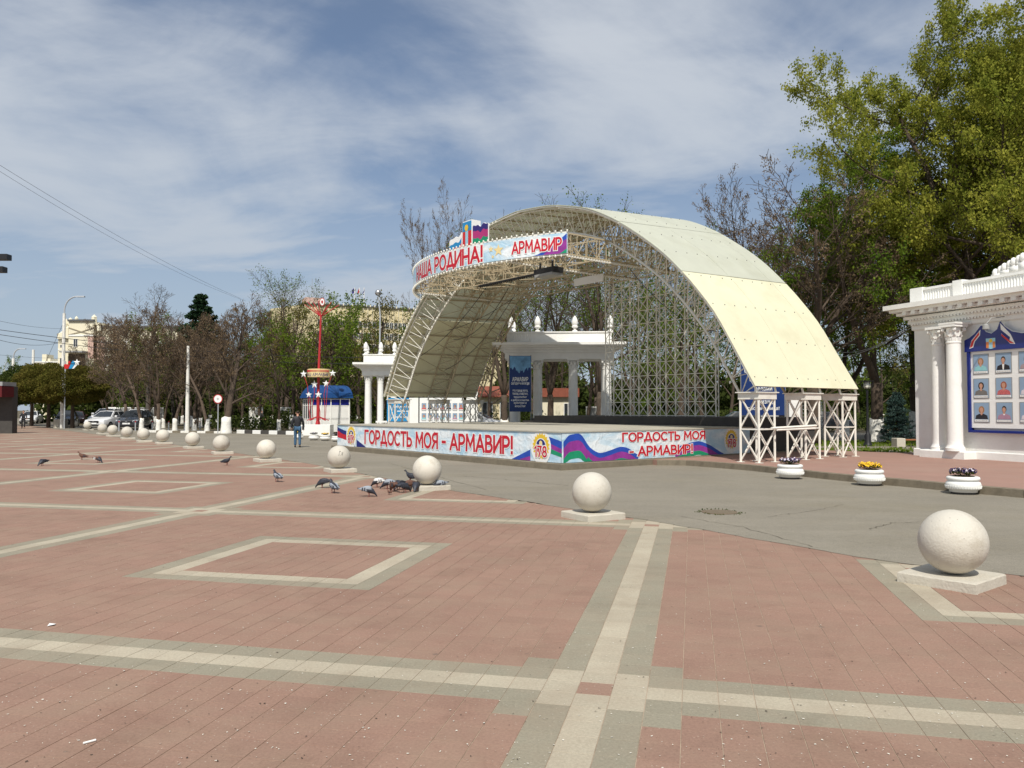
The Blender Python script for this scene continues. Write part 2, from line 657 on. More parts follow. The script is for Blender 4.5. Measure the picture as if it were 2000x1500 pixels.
M['pwhite'] = mat('print_white', (0.80, 0.80, 0.78), 0.5, 0.02, 2, bump=.5, bscale=2.6)
M['pblue'] = mat('print_blue', (0.02, 0.07, 0.40), 0.5, 0.2, 3, bump=.5, bscale=2.6)
M['pnavy'] = mat('print_navy', (0.012, 0.02, 0.17), 0.5, 0.1, 2, bump=.5, bscale=2.6)
M['ppurple'] = mat('print_purple', (0.27, 0.035, 0.27), 0.5, 0.3, 2.5, bump=.5, bscale=2.6)
M['pgreen'] = mat('print_green', (0.01, 0.26, 0.13), 0.5, 0.2, 3, bump=.5, bscale=2.6)
M['pyellow'] = mat('print_yellow', (0.75, 0.50, 0.04), 0.5, 0.1, 4)
M['pgold'] = mat('print_gold', (0.78, 0.62, 0.30), 0.5, 0.1, 4)
M['porange'] = mat('print_orange', (0.65, 0.20, 0.05), 0.5, 0.05, 4)
M['plight'] = mat('print_lightblue', (0.30, 0.55, 0.66), 0.5, 0.05, 4)
M['boardblue'] = mat('board_blue', (0.008, 0.02, 0.17), 0.35, 0.06, 1)
M['crestblue'] = mat('crest_blue', (0.02, 0.24, 0.50), 0.4, 0.05, 2)
M['crestred'] = mat('crest_red', (0.55, 0.02, 0.02), 0.4, 0.05, 2)
M['magenta'] = mat('flag_magenta', (0.42, 0.03, 0.17), 0.5, 0.12, 2)
M['flagnavy'] = mat('flag_navy', (0.03, 0.02, 0.16), 0.5, 0.12, 2)
M['photo'] = mat('photo_blue', (0.24, 0.34, 0.47), 0.4, 0.06, 3)
M['skin'] = mat('skin', (0.50, 0.27, 0.19), 0.6, 0.05, 8)
M['grey'] = mat('grey_paint', (0.30, 0.30, 0.29), 0.6, 0.1, 3)
M['black'] = mat('black_paint', (0.018, 0.018, 0.02), 0.45, 0.1, 4)
M['redpaint'] = mat('red_paint', (0.42, 0.03, 0.035), 0.45, 0.08, 3)
M['bluem'] = mat('blue_metal', (0.010, 0.058, 0.19), 0.45, 0.08, 2)
M['bluepane'] = mat('blue_pane', (0.008, 0.015, 0.20), 0.3, 0.05, 2)
M['glass'] = mat('window_glass', (0.03, 0.035, 0.04), 0.12, 0.1, 2, spec=0.7)
M['cream'] = mat('cream_wall', (0.70, 0.60, 0.37), 0.85, 0.06, 0.3, dirt=(0.48, 0.38, 0.2), dirt_scale=0.2, dirt_amt=0.4)
M['palecream'] = mat('pale_cream_wall', (0.76, 0.70, 0.53), 0.85, 0.06, 0.3, dirt=(0.50, 0.42, 0.3), dirt_scale=0.3, dirt_amt=0.4)
M['pink'] = mat('pink_wall', (0.60, 0.40, 0.33), 0.85, 0.06, 0.5)
M['rooftile'] = mat('roof_tiles', (0.25, 0.075, 0.045), 0.8, 0.2, 3)
M['roofgrey'] = mat('roof_grey', (0.10, 0.10, 0.10), 0.8, 0.2, 3)
M['rubber'] = mat('rubber', (0.02, 0.02, 0.02), 0.9, 0.1, 5)
M['chrome'] = mat('alloy', (0.45, 0.45, 0.45), 0.35, 0.05, 5, metal=0.8)
M['galv'] = mat('galvanised', (0.50, 0.52, 0.54), 0.45, 0.06, 4, metal=0.3)
M['awning'] = mat('awning_red_shaded', (0.10, 0.008, 0.010), .8)  # red darkened to stand for the shade over the shop front
M['jacket'] = mat('black_jacket', (0.022, 0.022, 0.026), 0.6, 0.3, 10, 0.4, 12)
M['jeans'] = mat('blue_jeans', (0.05, 0.11, 0.19), 0.85, 0.25, 12, 0.3, 20)
M['hair'] = mat('dark_hair', (0.035, 0.022, 0.015), 0.8, 0.3, 20)
M['wood'] = mat('bench_wood', (0.30, 0.12, 0.05), 0.6, 0.2, 6)


def tile_mat(name, c, seed):
    """paving tile: colour varies tile by tile, speckled with aggregate"""
    m = bpy.data.materials.new(name)
    m.use_nodes = True
    N, L = m.node_tree.nodes, m.node_tree.links
    b = N['Principled BSDF']
    b.inputs['Roughness'].default_value = 0.85
    b.inputs['Specular IOR Level'].default_value = 0.25
    g = N.new('ShaderNodeNewGeometry')
    mpn = N.new('ShaderNodeMapping')
    mpn.vector_type = 'POINT'
    mpn.inputs['Location'].default_value = TILE_MAP_LOC
    mpn.inputs['Rotation'].default_value = (0, 0, TILE_AZ)
    L.new(g.outputs['Position'], mpn.inputs['Vector'])
    dv = N.new('ShaderNodeVectorMath')
    dv.operation = 'DIVIDE'
    dv.inputs[1].default_value = (TV, TU, 1e9)
    L.new(mpn.outputs[0], dv.inputs[0])
    fl = N.new('ShaderNodeVectorMath')
    fl.operation = 'FLOOR'
    L.new(dv.outputs[0], fl.inputs[0])
    wn_ = N.new('ShaderNodeTexWhiteNoise')
    wn_.noise_dimensions = '3D'
    L.new(fl.outputs[0], wn_.inputs['Vector'])
    big = N.new('ShaderNodeTexNoise')
    big.inputs['Scale'].default_value = 0.45
    big.inputs['Detail'].default_value = 7
    big.inputs['Roughness'].default_value = 0.6
    L.new(g.outputs['Position'], big.inputs['Vector'])
    fine = N.new('ShaderNodeTexNoise')
    fine.inputs['Scale'].default_value = 55
    fine.inputs['Detail'].default_value = 4
    fine.inputs['Roughness'].default_value = 0.8
    L.new(g.outputs['Position'], fine.inputs['Vector'])

    def mr(src, lo, hi, a, bb):
        n = N.new('ShaderNodeMapRange')
        n.inputs[1].default_value, n.inputs[2].default_value = lo, hi
        n.inputs[3].default_value, n.inputs[4].default_value = a, bb
        L.new(src, n.inputs[0])
        return n.outputs[0]

    def mul(a, bb):
        n = N.new('ShaderNodeMath')
        n.operation = 'MULTIPLY'
        L.new(a, n.inputs[0])
        L.new(bb, n.inputs[1])
        return n.outputs[0]
    f = mul(mul(mr(wn_.outputs['Value'], 0, 1, 0.955, 1.045), mr(big.outputs['Fac'], .3, .7, 0.90, 1.08)), mr(fine.outputs['Fac'], .3, .7, 0.80, 1.18))
    sc = N.new('ShaderNodeVectorMath')
    sc.operation = 'SCALE'
    sc.inputs[0].default_value = c
    L.new(f, sc.inputs['Scale'])
    # dusty film worn into the surface
    dust = N.new('ShaderNodeTexNoise')
    dust.inputs['Scale'].default_value = 1.7
    dust.inputs['Detail'].default_value = 9
    dust.inputs['Roughness'].default_value = 0.7
    L.new(g.outputs['Position'], dust.inputs['Vector'])
    mx = N.new('ShaderNodeMix')
    mx.data_type = 'RGBA'
    L.new(mr(dust.outputs['Fac'], .42, .72, 0, 0.42), mx.inputs[0])
    L.new(sc.outputs[0], mx.inputs[6])
    mx.inputs[7].default_value = (0.30, 0.225, 0.16, 1)
    # pale aggregate chips
    vo = N.new('ShaderNodeTexVoronoi')
    vo.inputs['Scale'].default_value = 42
    L.new(g.outputs['Position'], vo.inputs['Vector'])
    wn2 = N.new('ShaderNodeMath')
    wn2.operation = 'MULTIPLY'
    L.new(mr(vo.outputs['Distance'], 0.12, 0.2, 1, 0), wn2.inputs[0])
    sepc = N.new('ShaderNodeSeparateColor')
    L.new(vo.outputs['Color'], sepc.inputs[0])
    L.new(mr(sepc.outputs[0], .78, .8, 0, 0.55), wn2.inputs[1])
    mx2 = N.new('ShaderNodeMix')
    mx2.data_type = 'RGBA'
    L.new(wn2.outputs[0], mx2.inputs[0])
    L.new(mx.outputs[2], mx2.inputs[6])
    mx2.inputs[7].default_value = (0.52, 0.44, 0.36, 1)
    # dark gum spots and old stains
    last = mx2.outputs[2]
    for scl, r0_, r1_, th, amt, col_ in ((2.6, .045, .075, .72, .55, (0.13, 0.10, 0.08, 1)), (7.0, .06, .10, .80, .5, (0.16, 0.12, 0.09, 1))):
        v3 = N.new('ShaderNodeTexVoronoi')
        v3.inputs['Scale'].default_value = scl
        wob_ = N.new('ShaderNodeTexNoise')
        wob_.inputs['Scale'].default_value = 14
        L.new(g.outputs['Position'], wob_.inputs['Vector'])
        ad_ = N.new('ShaderNodeVectorMath')
        ad_.operation = 'MULTIPLY_ADD'
        L.new(wob_.outputs['Color'], ad_.inputs[0])
        ad_.inputs[1].default_value = (.05, .05, 0)
        L.new(g.outputs['Position'], ad_.inputs[2])
        L.new(ad_.outputs[0], v3.inputs['Vector'])
        s3 = N.new('ShaderNodeSeparateColor')
        L.new(v3.outputs['Color'], s3.inputs[0])
        k3 = N.new('ShaderNodeMath')
        k3.operation = 'MULTIPLY'
        L.new(mr(v3.outputs['Distance'], r0_, r1_, 1, 0), k3.inputs[0])
        L.new(mr(s3.outputs[1], th, th + .02, 0, amt), k3.inputs[1])
        m3 = N.new('ShaderNodeMix')
        m3.data_type = 'RGBA'
        L.new(k3.outputs[0], m3.inputs[0])
        L.new(last, m3.inputs[6])
        m3.inputs[7].default_value = col_
        last = m3.outputs[2]
    st_ = N.new('ShaderNodeTexNoise')
    st_.inputs['Scale'].default_value = 0.8
    st_.inputs['Detail'].default_value = 10
    st_.inputs['Roughness'].default_value = 0.72
    st_.inputs['Distortion'].default_value = 0.6
    L.new(g.outputs['Position'], st_.inputs['Vector'])
    m4 = N.new('ShaderNodeMix')
    m4.data_type = 'RGBA'
    m4.blend_type = 'MULTIPLY'
    L.new(mr(st_.outputs['Fac'], .52, .74, 0, .6), m4.inputs[0])
    L.new(last, m4.inputs[6])
    m4.inputs[7].default_value = (.66, .63, .60, 1)
    L.new(m4.outputs[2], b.inputs['Base Color'])
    bp = N.new('ShaderNodeBump')
    bp.inputs['Strength'].default_value = 0.25
    bp.inputs['Distance'].default_value = 0.004
    L.new(fine.outputs['Fac'], bp.inputs['Height'])
    L.new(bp.outputs[0], b.inputs['Normal'])
    return m


# ------------------------------------------------------------------ the ground
TILE_A = 0.22406                       # azimuth of the paving's u direction
UU = Vector((sin(TILE_A), cos(TILE_A), 0))
VV = Vector((-cos(TILE_A), sin(TILE_A), 0))
ORI = Vector((0.521, 5.006, 0))        # centre of the nearest crossing
TU, TV = 7.166 / 34, 7.702 / 36        # tile pitch
TILE_AZ = TILE_A                       # rotate world so u becomes +y
_c, _s = cos(TILE_A), sin(TILE_A)
_rx, _ry = ORI.x * _c - ORI.y * _s, ORI.x * _s + ORI.y * _c
TILE_MAP_LOC = (-_rx + TV / 2, -_ry + TU / 2, 0)
M['t_red'] = tile_mat('paving_red', (0.285, 0.175, 0.130), 1)
M['t_grey'] = tile_mat('paving_grey', (0.275, 0.248, 0.185), 2)
M['t_cream'] = tile_mat('paving_cream', (0.42, 0.37, 0.28), 3)

g = MB()
g.add([(-900, -60, -0.06), (900, -60, -0.06), (900, 1500, -0.06), (-900, 1500, -0.06)], [(0, 1, 2, 3)])
tag(g.build('ground', M['soil'], kind='structure'), 'brown park soil with thin grass stretching under the trees')

# edge between plaza paving and asphalt, a long curve
curve = [(14, -4), (9.5, 4.2), (6.6, 7.0), (5.39, 8.36), (4.38, 9.05), (4.02, 9.59), (3.66, 10.12), (2.92, 11.3), (2.37, 12.21), (1.35, 13.5), (0.25, 15.1),
         (-1.19, 16.95), (-2.2, 18.4), (-4.3, 21.9), (-6.67, 25.75), (-11.96, 32.96), (-18.05, 41.0), (-23.04, 47.39), (-30.2, 56.8), (-41.5, 71.5), (-58, 94)]
cx = np.array([c[0] for c in curve])
cy = np.array([c[1] for c in curve])


def edge_x(y):
    return np.interp(y, cy, cx)


pl = MB()
ys = list(np.linspace(-4, 94, 60))
lft = [(-75, y) for y in ys]
v = []
for y in ys:
    v += [(-120.0, y, -0.0035), (float(edge_x(y)), y, -0.0035)]
pl.add(v, [(2 * i, 2 * i + 1, 2 * i + 3, 2 * i + 2) for i in range(len(ys) - 1)])
plaza = pl.build('plaza', M['mortar'], kind='structure')
tag(plaza, 'dusty red paved plaza with cream and grey stripe pattern')

asp = MB()
far_b = [(60, -4), (60, 62.5), (14, 62.5), (-12, 61.5), (-19.5, 60.0), (-22.5, 62), (-34, 76), (-46, 86), (-60, 100)]
fy = [-4, 30, 50, 59, 60.0, 62, 76, 86, 94]
fxx = [60, 60, 60, 60, -19.0, -22.0, -34, -46, -54]
v = []
ys = list(np.linspace(-4, 58.9, 620)) + list(np.linspace(59, 94, 60))
for y in ys:
    xr = float(np.interp(y, fy, fxx))
    v += [(float(edge_x(y)) + rnd.gauss(0, .012) + .02 * sin(y * 5.1), y, .004), (max(xr, float(edge_x(y)) + .01), y, .004)]
asp.add(v, [(2 * i, 2 * i + 1, 2 * i + 3, 2 * i + 2) for i in range(len(ys) - 1)])
asp.add([(-130, 94, .004), (-54, 94, .004), (-90, 160, .004), (-190, 160, .004)], [(0, 1, 2, 3)])
asphalt = asp.build('road', M['asphalt'], kind='structure')
tag(asphalt, 'worn dusty asphalt roadway between plaza and stage')


def tile_class(i, j):
    di = (i + 17) % 34 - 17
    dj = (j + 18) % 36 - 18
    a, b = np.abs(di), np.abs(dj)
    out = np.zeros(i.shape, int)             # 0 red 1 grey 2 cream
    out[(b == 1) | (a == 1)] = 1
    out[(b == 0) | (a == 0)] = 2
    near = (a <= 2) & (b <= 2)
    out[near & (np.maximum(a, b) == 2) & (np.minimum(a, b) > 0)] = 1
    out[near & (np.maximum(a, b) <= 1)] = 2
    out[(a == 0) & (b == 0)] = 0
    c = np.abs(i % 34 - 17)
    e = np.abs(j % 36 - 18)
    m = np.maximum(c, e)
    out[m == 5] = 2
    out[m == 6] = 1
    return out


I, J = np.meshgrid(np.arange(-24, 420), np.arange(-60, 330), indexing='ij')
I, J = I.ravel(), J.ravel()
PX = ORI.x + I * TU * UU.x + J * TV * VV.x
PY = ORI.y + I * TU * UU.y + J * TV * VV.y
vis = (PY > 2.6) & (PY < 90) & (np.abs(PX) < 0.68 * PY + 1.2) & (PX < edge_x(PY) + 0.03)
I, J, PX, PY = I[vis], J[vis], PX[vis], PY[vis]
CL = tile_class(I, J)
dist = np.hypot(PX, PY)
order = np.argsort(dist)
tmats = [M['t_red'], M['t_grey'], M['t_cream']]
# one shared tile mesh per colour (chamfered top)
hw, hl, gap, ch = TV / 2, TU / 2, 0.0021, 0.0018


def tile_geo(x0=0.0, y0=0.0):
    a, b = hw - gap, hl - .0010
    c2 = .0010
    v = [(-a, -b, -.012), (a, -b, -.012), (a, b, -.012), (-a, b, -.012), (-a, -b, -c2), (a, -b, -c2), (a, b, -c2), (-a, b, -c2),
         (-a + ch, -b + c2, 0), (a - ch, -b + c2, 0), (a - ch, b - c2, 0), (-a + ch, b - c2, 0)]
    f = [(8, 9, 10, 11), (0, 1, 5, 4), (1, 2, 6, 5), (2, 3, 7, 6), (3, 0, 4, 7), (4, 5, 9, 8), (5, 6, 10, 9), (6, 7, 11, 10), (7, 4, 8, 11)]
    return v, f


tv_, tf_ = tile_geo()
tmesh = []
for k in range(3):
    b = MB()
    b.add(tv_, tf_)
    o = b.build('paving_tile', tmats[k])
    tmesh.append(o.data)
    bpy.data.objects.remove(o)
inframe = [k for k in order if PY[k] > 3.75 and abs(PX[k]) < 0.64 * PY[k]]
own = set(inframe[:295])
for k in inframe[:295]:
    share('paving_tile', tmesh[CL[k]], plaza, (PX[k], PY[k], rnd.uniform(-.0006, .0006)),
          (rnd.gauss(0, .0010), rnd.gauss(0, .0014), -TILE_A + rnd.gauss(0, .003)))
rest_near = np.array([k for k in order if dist[k] < 17 and k not in own])
tv = np.array(tv_)
tf = np.array(tf_)
n = len(rest_near)
ca, sa = cos(-TILE_A), sin(-TILE_A)
base = tv.copy()
base[:, 0], base[:, 1] = tv[:, 0] * ca - tv[:, 1] * sa, tv[:, 0] * sa + tv[:, 1] * ca
V = np.repeat(base[None], n, 0)
tilt = nrg.normal(0, .0011, (n, 2))
V[:, :, 2] += V[:, :, 0] * tilt[:, :1] + V[:, :, 1] * tilt[:, 1:] + nrg.uniform(-.0006, .0006, (n, 1))
V[:, :, 0] += PX[rest_near][:, None]
V[:, :, 1] += PY[rest_near][:, None]
Fq = (tf[None] + (np.arange(n) * 12)[:, None, None]).reshape(-1, 4)
me = np_mesh('paving_tiles', V.reshape(-1, 3), Fq, tmats, np.repeat(CL[rest_near], len(tf)))
np_obj('paving_tiles', me, plaza, 'stuff')
far = np.array([k for k in order if dist[k] >= 17])
n = len(far)
q4 = np.array([(-hw, -hl), (hw, -hl), (hw, hl), (-hw, hl)])
q4 = np.stack([q4[:, 0] * ca - q4[:, 1] * sa, q4[:, 0] * sa + q4[:, 1] * ca], 1)
V = np.zeros((n, 4, 3))
V[:, :, 0] = PX[far][:, None] + q4[None, :, 0]
V[:, :, 1] = PY[far][:, None] + q4[None, :, 1]
Fq = np.arange(n * 4).reshape(-1, 4)
np_obj('far_paving_tiles', np_mesh('far_paving_tiles', V.reshape(-1, 3), Fq, tmats, CL[far]), plaza, 'stuff')

# fallen seed husks, droppings and grit scattered over the plaza
nb = 3600
d_ = 3.4 + 22 * nrg.random(nb) ** 2.0
X_ = (nrg.random(nb) * 2 - 1) * 0.68 * d_
okk = X_ < edge_x(d_) - 0.1
X_, d_ = X_[okk], d_[okk]
nb = len(X_)
a_ = nrg.random(nb) * 2 * pi
l_ = nrg.uniform(.0022, .0068, nb)
w_ = l_ * nrg.uniform(.3, .9, nb)
V = np.zeros((nb, 4, 3))
for k, (sx, sy) in enumerate(((-1, -.6), (1, -1), (.8, 1), (-1, .7))):
    V[:, k, 0] = X_ + np.cos(a_) * l_ * sx - np.sin(a_) * w_ * sy
    V[:, k, 1] = d_ + np.sin(a_) * l_ * sx + np.cos(a_) * w_ * sy
    V[:, k, 2] = 0.0035 + nrg.random(nb) * .004
mi = (nrg.random(nb) < 0.28).astype(int)
lit = np_obj('seed_litter', np_mesh('seed_litter', V.reshape(-1, 3), np.arange(nb * 4).reshape(-1, 4),
             [mat('husk_pale', (0.62, 0.58, 0.5), .8), mat('husk_dark', (0.07, 0.05, 0.035), .8)], mi), None, 'stuff')
tag(lit, 'pale seed husks and grit scattered over the red paving', 'litter')
for (x, y, ln, nm, lab, c) in ((175, 1452, .06, 'cigarette_butt', 'white cigarette butt lying on the red tiles near the lower left corner', 'white'),
                               (100, 1222, .05, 'paper_scrap', 'small white paper scrap on red tiles above the long cream stripe', 'pwhite')):
    p = at(x, y)
    b = MB()
    if nm == 'cigarette_butt':
        b.tube([(-ln / 2, 0, .008), (ln / 2, .01, .008)], .006, 8)
    else:
        b.add([(-.03, -.02, .006), (.02, -.025, .012), (.035, .02, .006), (-.01, .03, .016)], [(0, 1, 2), (0, 2, 3)])
    tag(b.build(nm, M[c], loc=(p.x, p.y, 0), rotz=.6), lab, 'litter')
p = at(361 * 3 - 16, 1478 * 1)
# cracks in the asphalt, thin sunken-looking lines of dirt as real slivers
ck = MB()


def crack(pts, w):
    prev = None
    for (a, b) in zip(pts[:-1], pts[1:]):
        A, B = at(*a), at(*b)
        n = 14
        for k in range(n):
            P = A.lerp(B, k / n) + Vector((rnd.gauss(0, .02), rnd.gauss(0, .03), 0))
            if prev is not None:
                d = (P - prev).normalized()
                s_ = Vector((-d.y, d.x, 0)) * w * rnd.uniform(.3, 1)
                ck.add([prev - s_ + Vector((0, 0, .009)), P - s_ + Vector((0, 0, .009)), P + s_ + Vector((0, 0, .009)), prev + s_ + Vector((0, 0, .009))], [(0, 1, 2, 3)])
            prev = P


crack([(1700, 1035), (1740, 1022), (1800, 1020)], .008)
crack([(1500, 1010), (1580, 1000), (1650, 985)], .006)
crack([(900, 930), (1000, 938), (1120, 950)], .01)
crack([(1330, 1010), (1450, 1030), (1600, 1072)], .006)
crack([(760, 905), (830, 925), (960, 960)], .008)
tag(ck.build('pavement_crack', mat('crack_dirt', (0.09, 0.075, 0.05), .95), asphalt))
p = at(1405, 1001)
b = MB()
b.lathe([(.30, .006), (.30, .013), (.27, .016)], 28)
mh = b.build('manhole_cover', mat('rusty_iron', (0.16, 0.12, 0.08), .85, .3, 12), loc=(p.x, p.y, 0))
tag(mh, 'round rusty manhole cover sunk in the asphalt roadway', 'manhole cover')
b = MB()
for k in range(5):
    b.box(-.22, -.2 + k * .09, .0165, .22, -.17 + k * .09, .02)
b.build('raised_rib', M['kerb'], mh)
gm = MB()
for k in range(60):
    a = rnd.uniform(0, 2 * pi)
    r = rnd.uniform(.31, .42)
    x, y = cos(a) * r, sin(a) * r
    gm.add([(x - .012, y, .006), (x + .012, y, .006), (x + rnd.gauss(0, .01), y, rnd.uniform(.015, .035))], [(0, 1, 2)])
tag(gm.build('weeds', M['leaf_d'], loc=(p.x, p.y, 0), kind='stuff'), 'sparse green weeds around the manhole rim', 'weeds')

# ------------------------------------------------------------------ stage podium and kerbs (local axes p: into the canopy, q: along its span)
AZP = radians(52)
PC, PS = sin(AZP), cos(AZP)           # .788, .6157


def S(p, q, z=0.0):
    return Vector((PC * p - PS * q, PS * p + PC * q, z))


class PQ(MB):
    """mesh collected in (p, q, z), built under a thing whose base sits at (p0, q0)"""

    def pq(s, name, mats, parent, p0, q0, **k):
        if parent is None:
            s.xf(lambda p, q, z: S(p, q, z))
        else:
            s.xf(lambda p, q, z: (-(q - q0), p - p0, z))
        return s.build(name, mats, parent, **k)


def letters(txt, fn, a, c, z0, z1, lift, th, nm, m_, parent, p0, q0):
    total = sum(.42 if ch == ' ' else GL[ch][0] + .24 for ch in txt) - .24 + .2
    u = (c - a) / total
    X = 0.0
    for ch in txt:
        if ch == ' ':
            X += .42
            continue
        w = GL[ch][0]
        b_ = PQ()
        add_block(b_, ch, fn, a + X * u, a + (X + w + .2) * u, z0, z1, lift, th)
        b_.pq(nm, m_, parent, p0, q0)
        X += w + .24


def split(o):
    """gives every loose piece of a mesh an object of its own"""
    me = o.data
    n = len(me.vertices)
    par = list(range(n))

    def fd(i):
        while par[i] != i:
            par[i] = par[par[i]]
            i = par[i]
        return i
    for e in me.edges:
        a, b_ = fd(e.vertices[0]), fd(e.vertices[1])
        if a != b_:
            par[a] = b_
    gr = {}
    for p_ in me.polygons:
        gr.setdefault(fd(p_.vertices[0]), []).append(p_)
    if len(gr) < 2:
        return [o]
    out = []
    for ps in gr.values():
        ids = sorted({i for p_ in ps for i in p_.vertices})
        mp_ = {i: k for k, i in enumerate(ids)}
        m2 = bpy.data.meshes.new(o.name)
        m2.from_pydata([tuple(me.vertices[i].co) for i in ids], [], [[mp_[i] for i in p_.vertices] for p_ in ps])
        for mm in me.materials:
            m2.materials.append(mm)
        m2.polygons.foreach_set('material_index', [p_.material_index for p_ in ps])
        nm = o.name.split('.')[0]
        q = bpy.data.objects.new(nm, m2)
        COL.objects.link(q)
        q.parent = o.parent
        q.location = o.location
        q.rotation_euler = o.rotation_euler
        out.append(q)
    bpy.data.objects.remove(o)
    return out


def pq_thing(name, label, cat, p0, q0, group=None):
    t = thing(name, label, cat, S(p0, q0), -AZP, group)
    bpy.context.view_layer.update()
    return t


kerbline = [at(1283, 909), at(1340, 909.5), at(1400, 914), at(1470, 920), at(1540, 928), at(1620, 937), at(1700, 945), at(1800, 954), at(1890, 963), at(2000, 973)]
kerbline = [Vector((k.x, k.y, 0)) for k in kerbline] + [Vector((11.6, 14.2, 0)), Vector((13.4, 11.5, 0))]
ZP = 0.17
podpoly = [(k.x, k.y) for k in kerbline] + [(22, 12), (22, 25), (20, 28.6), (13.95, 29.2), (12.3, 30.8), (10.4, 32.2), (9.0, 31.4)] + [tuple(S(24, 17.3)[:2]), tuple(S(19, 17.3)[:2])]
b = MB()
b.prism(podpoly, -0.05, ZP - .004)
podium = b.build('podium_paving', M['podium'], kind='structure')
tag(podium, 'dusty pink paved podium between stage and white wall')
# kerb stones
seg = []
for a, c in zip(kerbline[:-1], kerbline[1:]):
    L_ = (c - a).length
    n = max(1, round(L_ / 0.95))
    for k in range(n):
        seg.append((a.lerp(c, k / n), a.lerp(c, (k + 1) / n)))
for a, c in seg:
    d = (c - a)
    L_ = d.length
    b = MB()
    b.bbox(0.003, -.02, -0.05, L_ - 0.003, 0.15, ZP + 0.004, 0.012)
    o = b.build('kerb_stone', M['kerb'], podium, loc=(a.x, a.y, rnd.uniform(-.004, .003)), rotz=atan2(d.y, d.x))

# stage base, plinth, deck
stage = pq_thing('stage', 'grey concrete open air stage wrapped in blue banners under the arched canopy', 'stage', 15.25, 17.18)
P0, Q0 = 15.25, 17.18
b = PQ()
b.box(15.27, 17.2, 0.19, 28.6, 31.9, 1.08)
b.pq('stage_body', M['dark'], stage, P0, Q0)
b = PQ()
b.bbox(15.05, 16.98, -0.02, 28.7, 32.1, 0.19, .015)
b.pq('plinth', M['kerb'], stage, P0, Q0)
# deck boards
k = 0
for q in np.arange(17.14, 31.9, 2.46):
    for p in np.arange(15.2, 24.4, 1.86):
        b = PQ()
        b.bbox(p + .004, q + .004, 1.08, min(p + 1.856, 24.45), min(q + 2.456, 31.95), 1.12, .004)
        b.pq('deck_panel', M['deck'], stage, P0, Q0)
b = PQ()
b.bbox(24.5, 17.1, 1.08, 28.7, 29.6, 1.46, .01)
b.pq('rear_tier', M['dark'], stage, P0, Q0)
b = PQ()
for k in range(3):
    b.box(24.5 + k * .3, 29.6, 1.1 + .0, 28.7, 29.9 + (2 - k) * .3, 1.22 + k * .11)
b.pq('tier_steps', M['dark'], stage, P0, Q0)


# banner helpers -------------------------------------------------------------
def banner_mat():
    m = bpy.data.materials.new('banner_sky_print')
    m.use_nodes = True
    N, L = m.node_tree.nodes, m.node_tree.links
    b = N['Principled BSDF']
    b.inputs['Roughness'].default_value = 0.45
    t = N.new('ShaderNodeTexCoord')
    mp_ = N.new('ShaderNodeMapping')
    mp_.inputs['Scale'].default_value = (1, 1, 2.4)
    L.new(t.outputs['Object'], mp_.inputs[0])
    n = N.new('ShaderNodeTexNoise')
    n.inputs['Scale'].default_value = 0.8
    n.inputs['Detail'].default_value = 4
    n.inputs['Distortion'].default_value = 1.0
    L.new(mp_.outputs[0], n.inputs['Vector'])
    r = N.new('ShaderNodeValToRGB')
    r.color_ramp.elements[0].position = .38
    r.color_ramp.elements[0].color = (0.40, 0.60, 0.74, 1)
    r.color_ramp.elements[1].position = .6
    r.color_ramp.elements[1].color = (0.76, 0.80, 0.82, 1)
    L.new(n.outputs['Fac'], r.inputs[0])
    L.new(r.outputs[0], b.inputs['Base Color'])
    n2 = N.new('ShaderNodeTexNoise')
    n2.inputs['Scale'].default_value = 3.0
    n2.inputs['Detail'].default_value = 4
    n2.inputs['Distortion'].default_value = 1.4
    L.new(t.outputs['Object'], n2.inputs['Vector'])
    bp = N.new('ShaderNodeBump')
    bp.inputs['Strength'].default_value = 0.5
    bp.inputs['Distance'].default_value = 0.07
    L.new(n2.outputs['Fac'], bp.inputs['Height'])
    L.new(bp.outputs[0], b.inputs['Normal'])
    return m


M['banner'] = banner_mat()


def ribbon(mb, fn, xs, y0s, y1s, lift, mi):
    """strip between two curves"""
    mb.cur = mi
    v = []
    for x, a, c in zip(xs, y0s, y1s):
        v += [fn(x, a, lift), fn(x, max(c, a), lift)]
    mb.add(v, [(2 * i, 2 * i + 2, 2 * i + 3, 2 * i + 1) for i in range(len(xs) - 1)])
    mb.cur = 0


def disc(mb, fn, cx_, cy_, rx, ry, lift, mi, a0=0, a1=2 * pi, n=28, inner=0.0):
    mb.cur = mi
    if inner:
        v = []
        for k in range(n + 1):
            a = a0 + (a1 - a0) * k / n
            v += [fn(cx_ + rx * inner * cos(a), cy_ + ry * inner * sin(a), lift), fn(cx_ + rx * cos(a), cy_ + ry * sin(a), lift)]
        mb.add(v, [(2 * i, 2 * i + 1, 2 * i + 3, 2 * i + 2) for i in range(n)])
    else:
        v = [fn(cx_, cy_, lift)] + [fn(cx_ + rx * cos(a0 + (a1 - a0) * k / n), cy_ + ry * sin(a0 + (a1 - a0) * k / n), lift) for k in range(n + 1)]
        mb.add(v, [(0, i, i + 1) for i in range(1, n + 1)])
    mb.cur = 0


EMB = ['pwhite', 'pyellow', 'pnavy', 'red', 'pgold', 'plight']


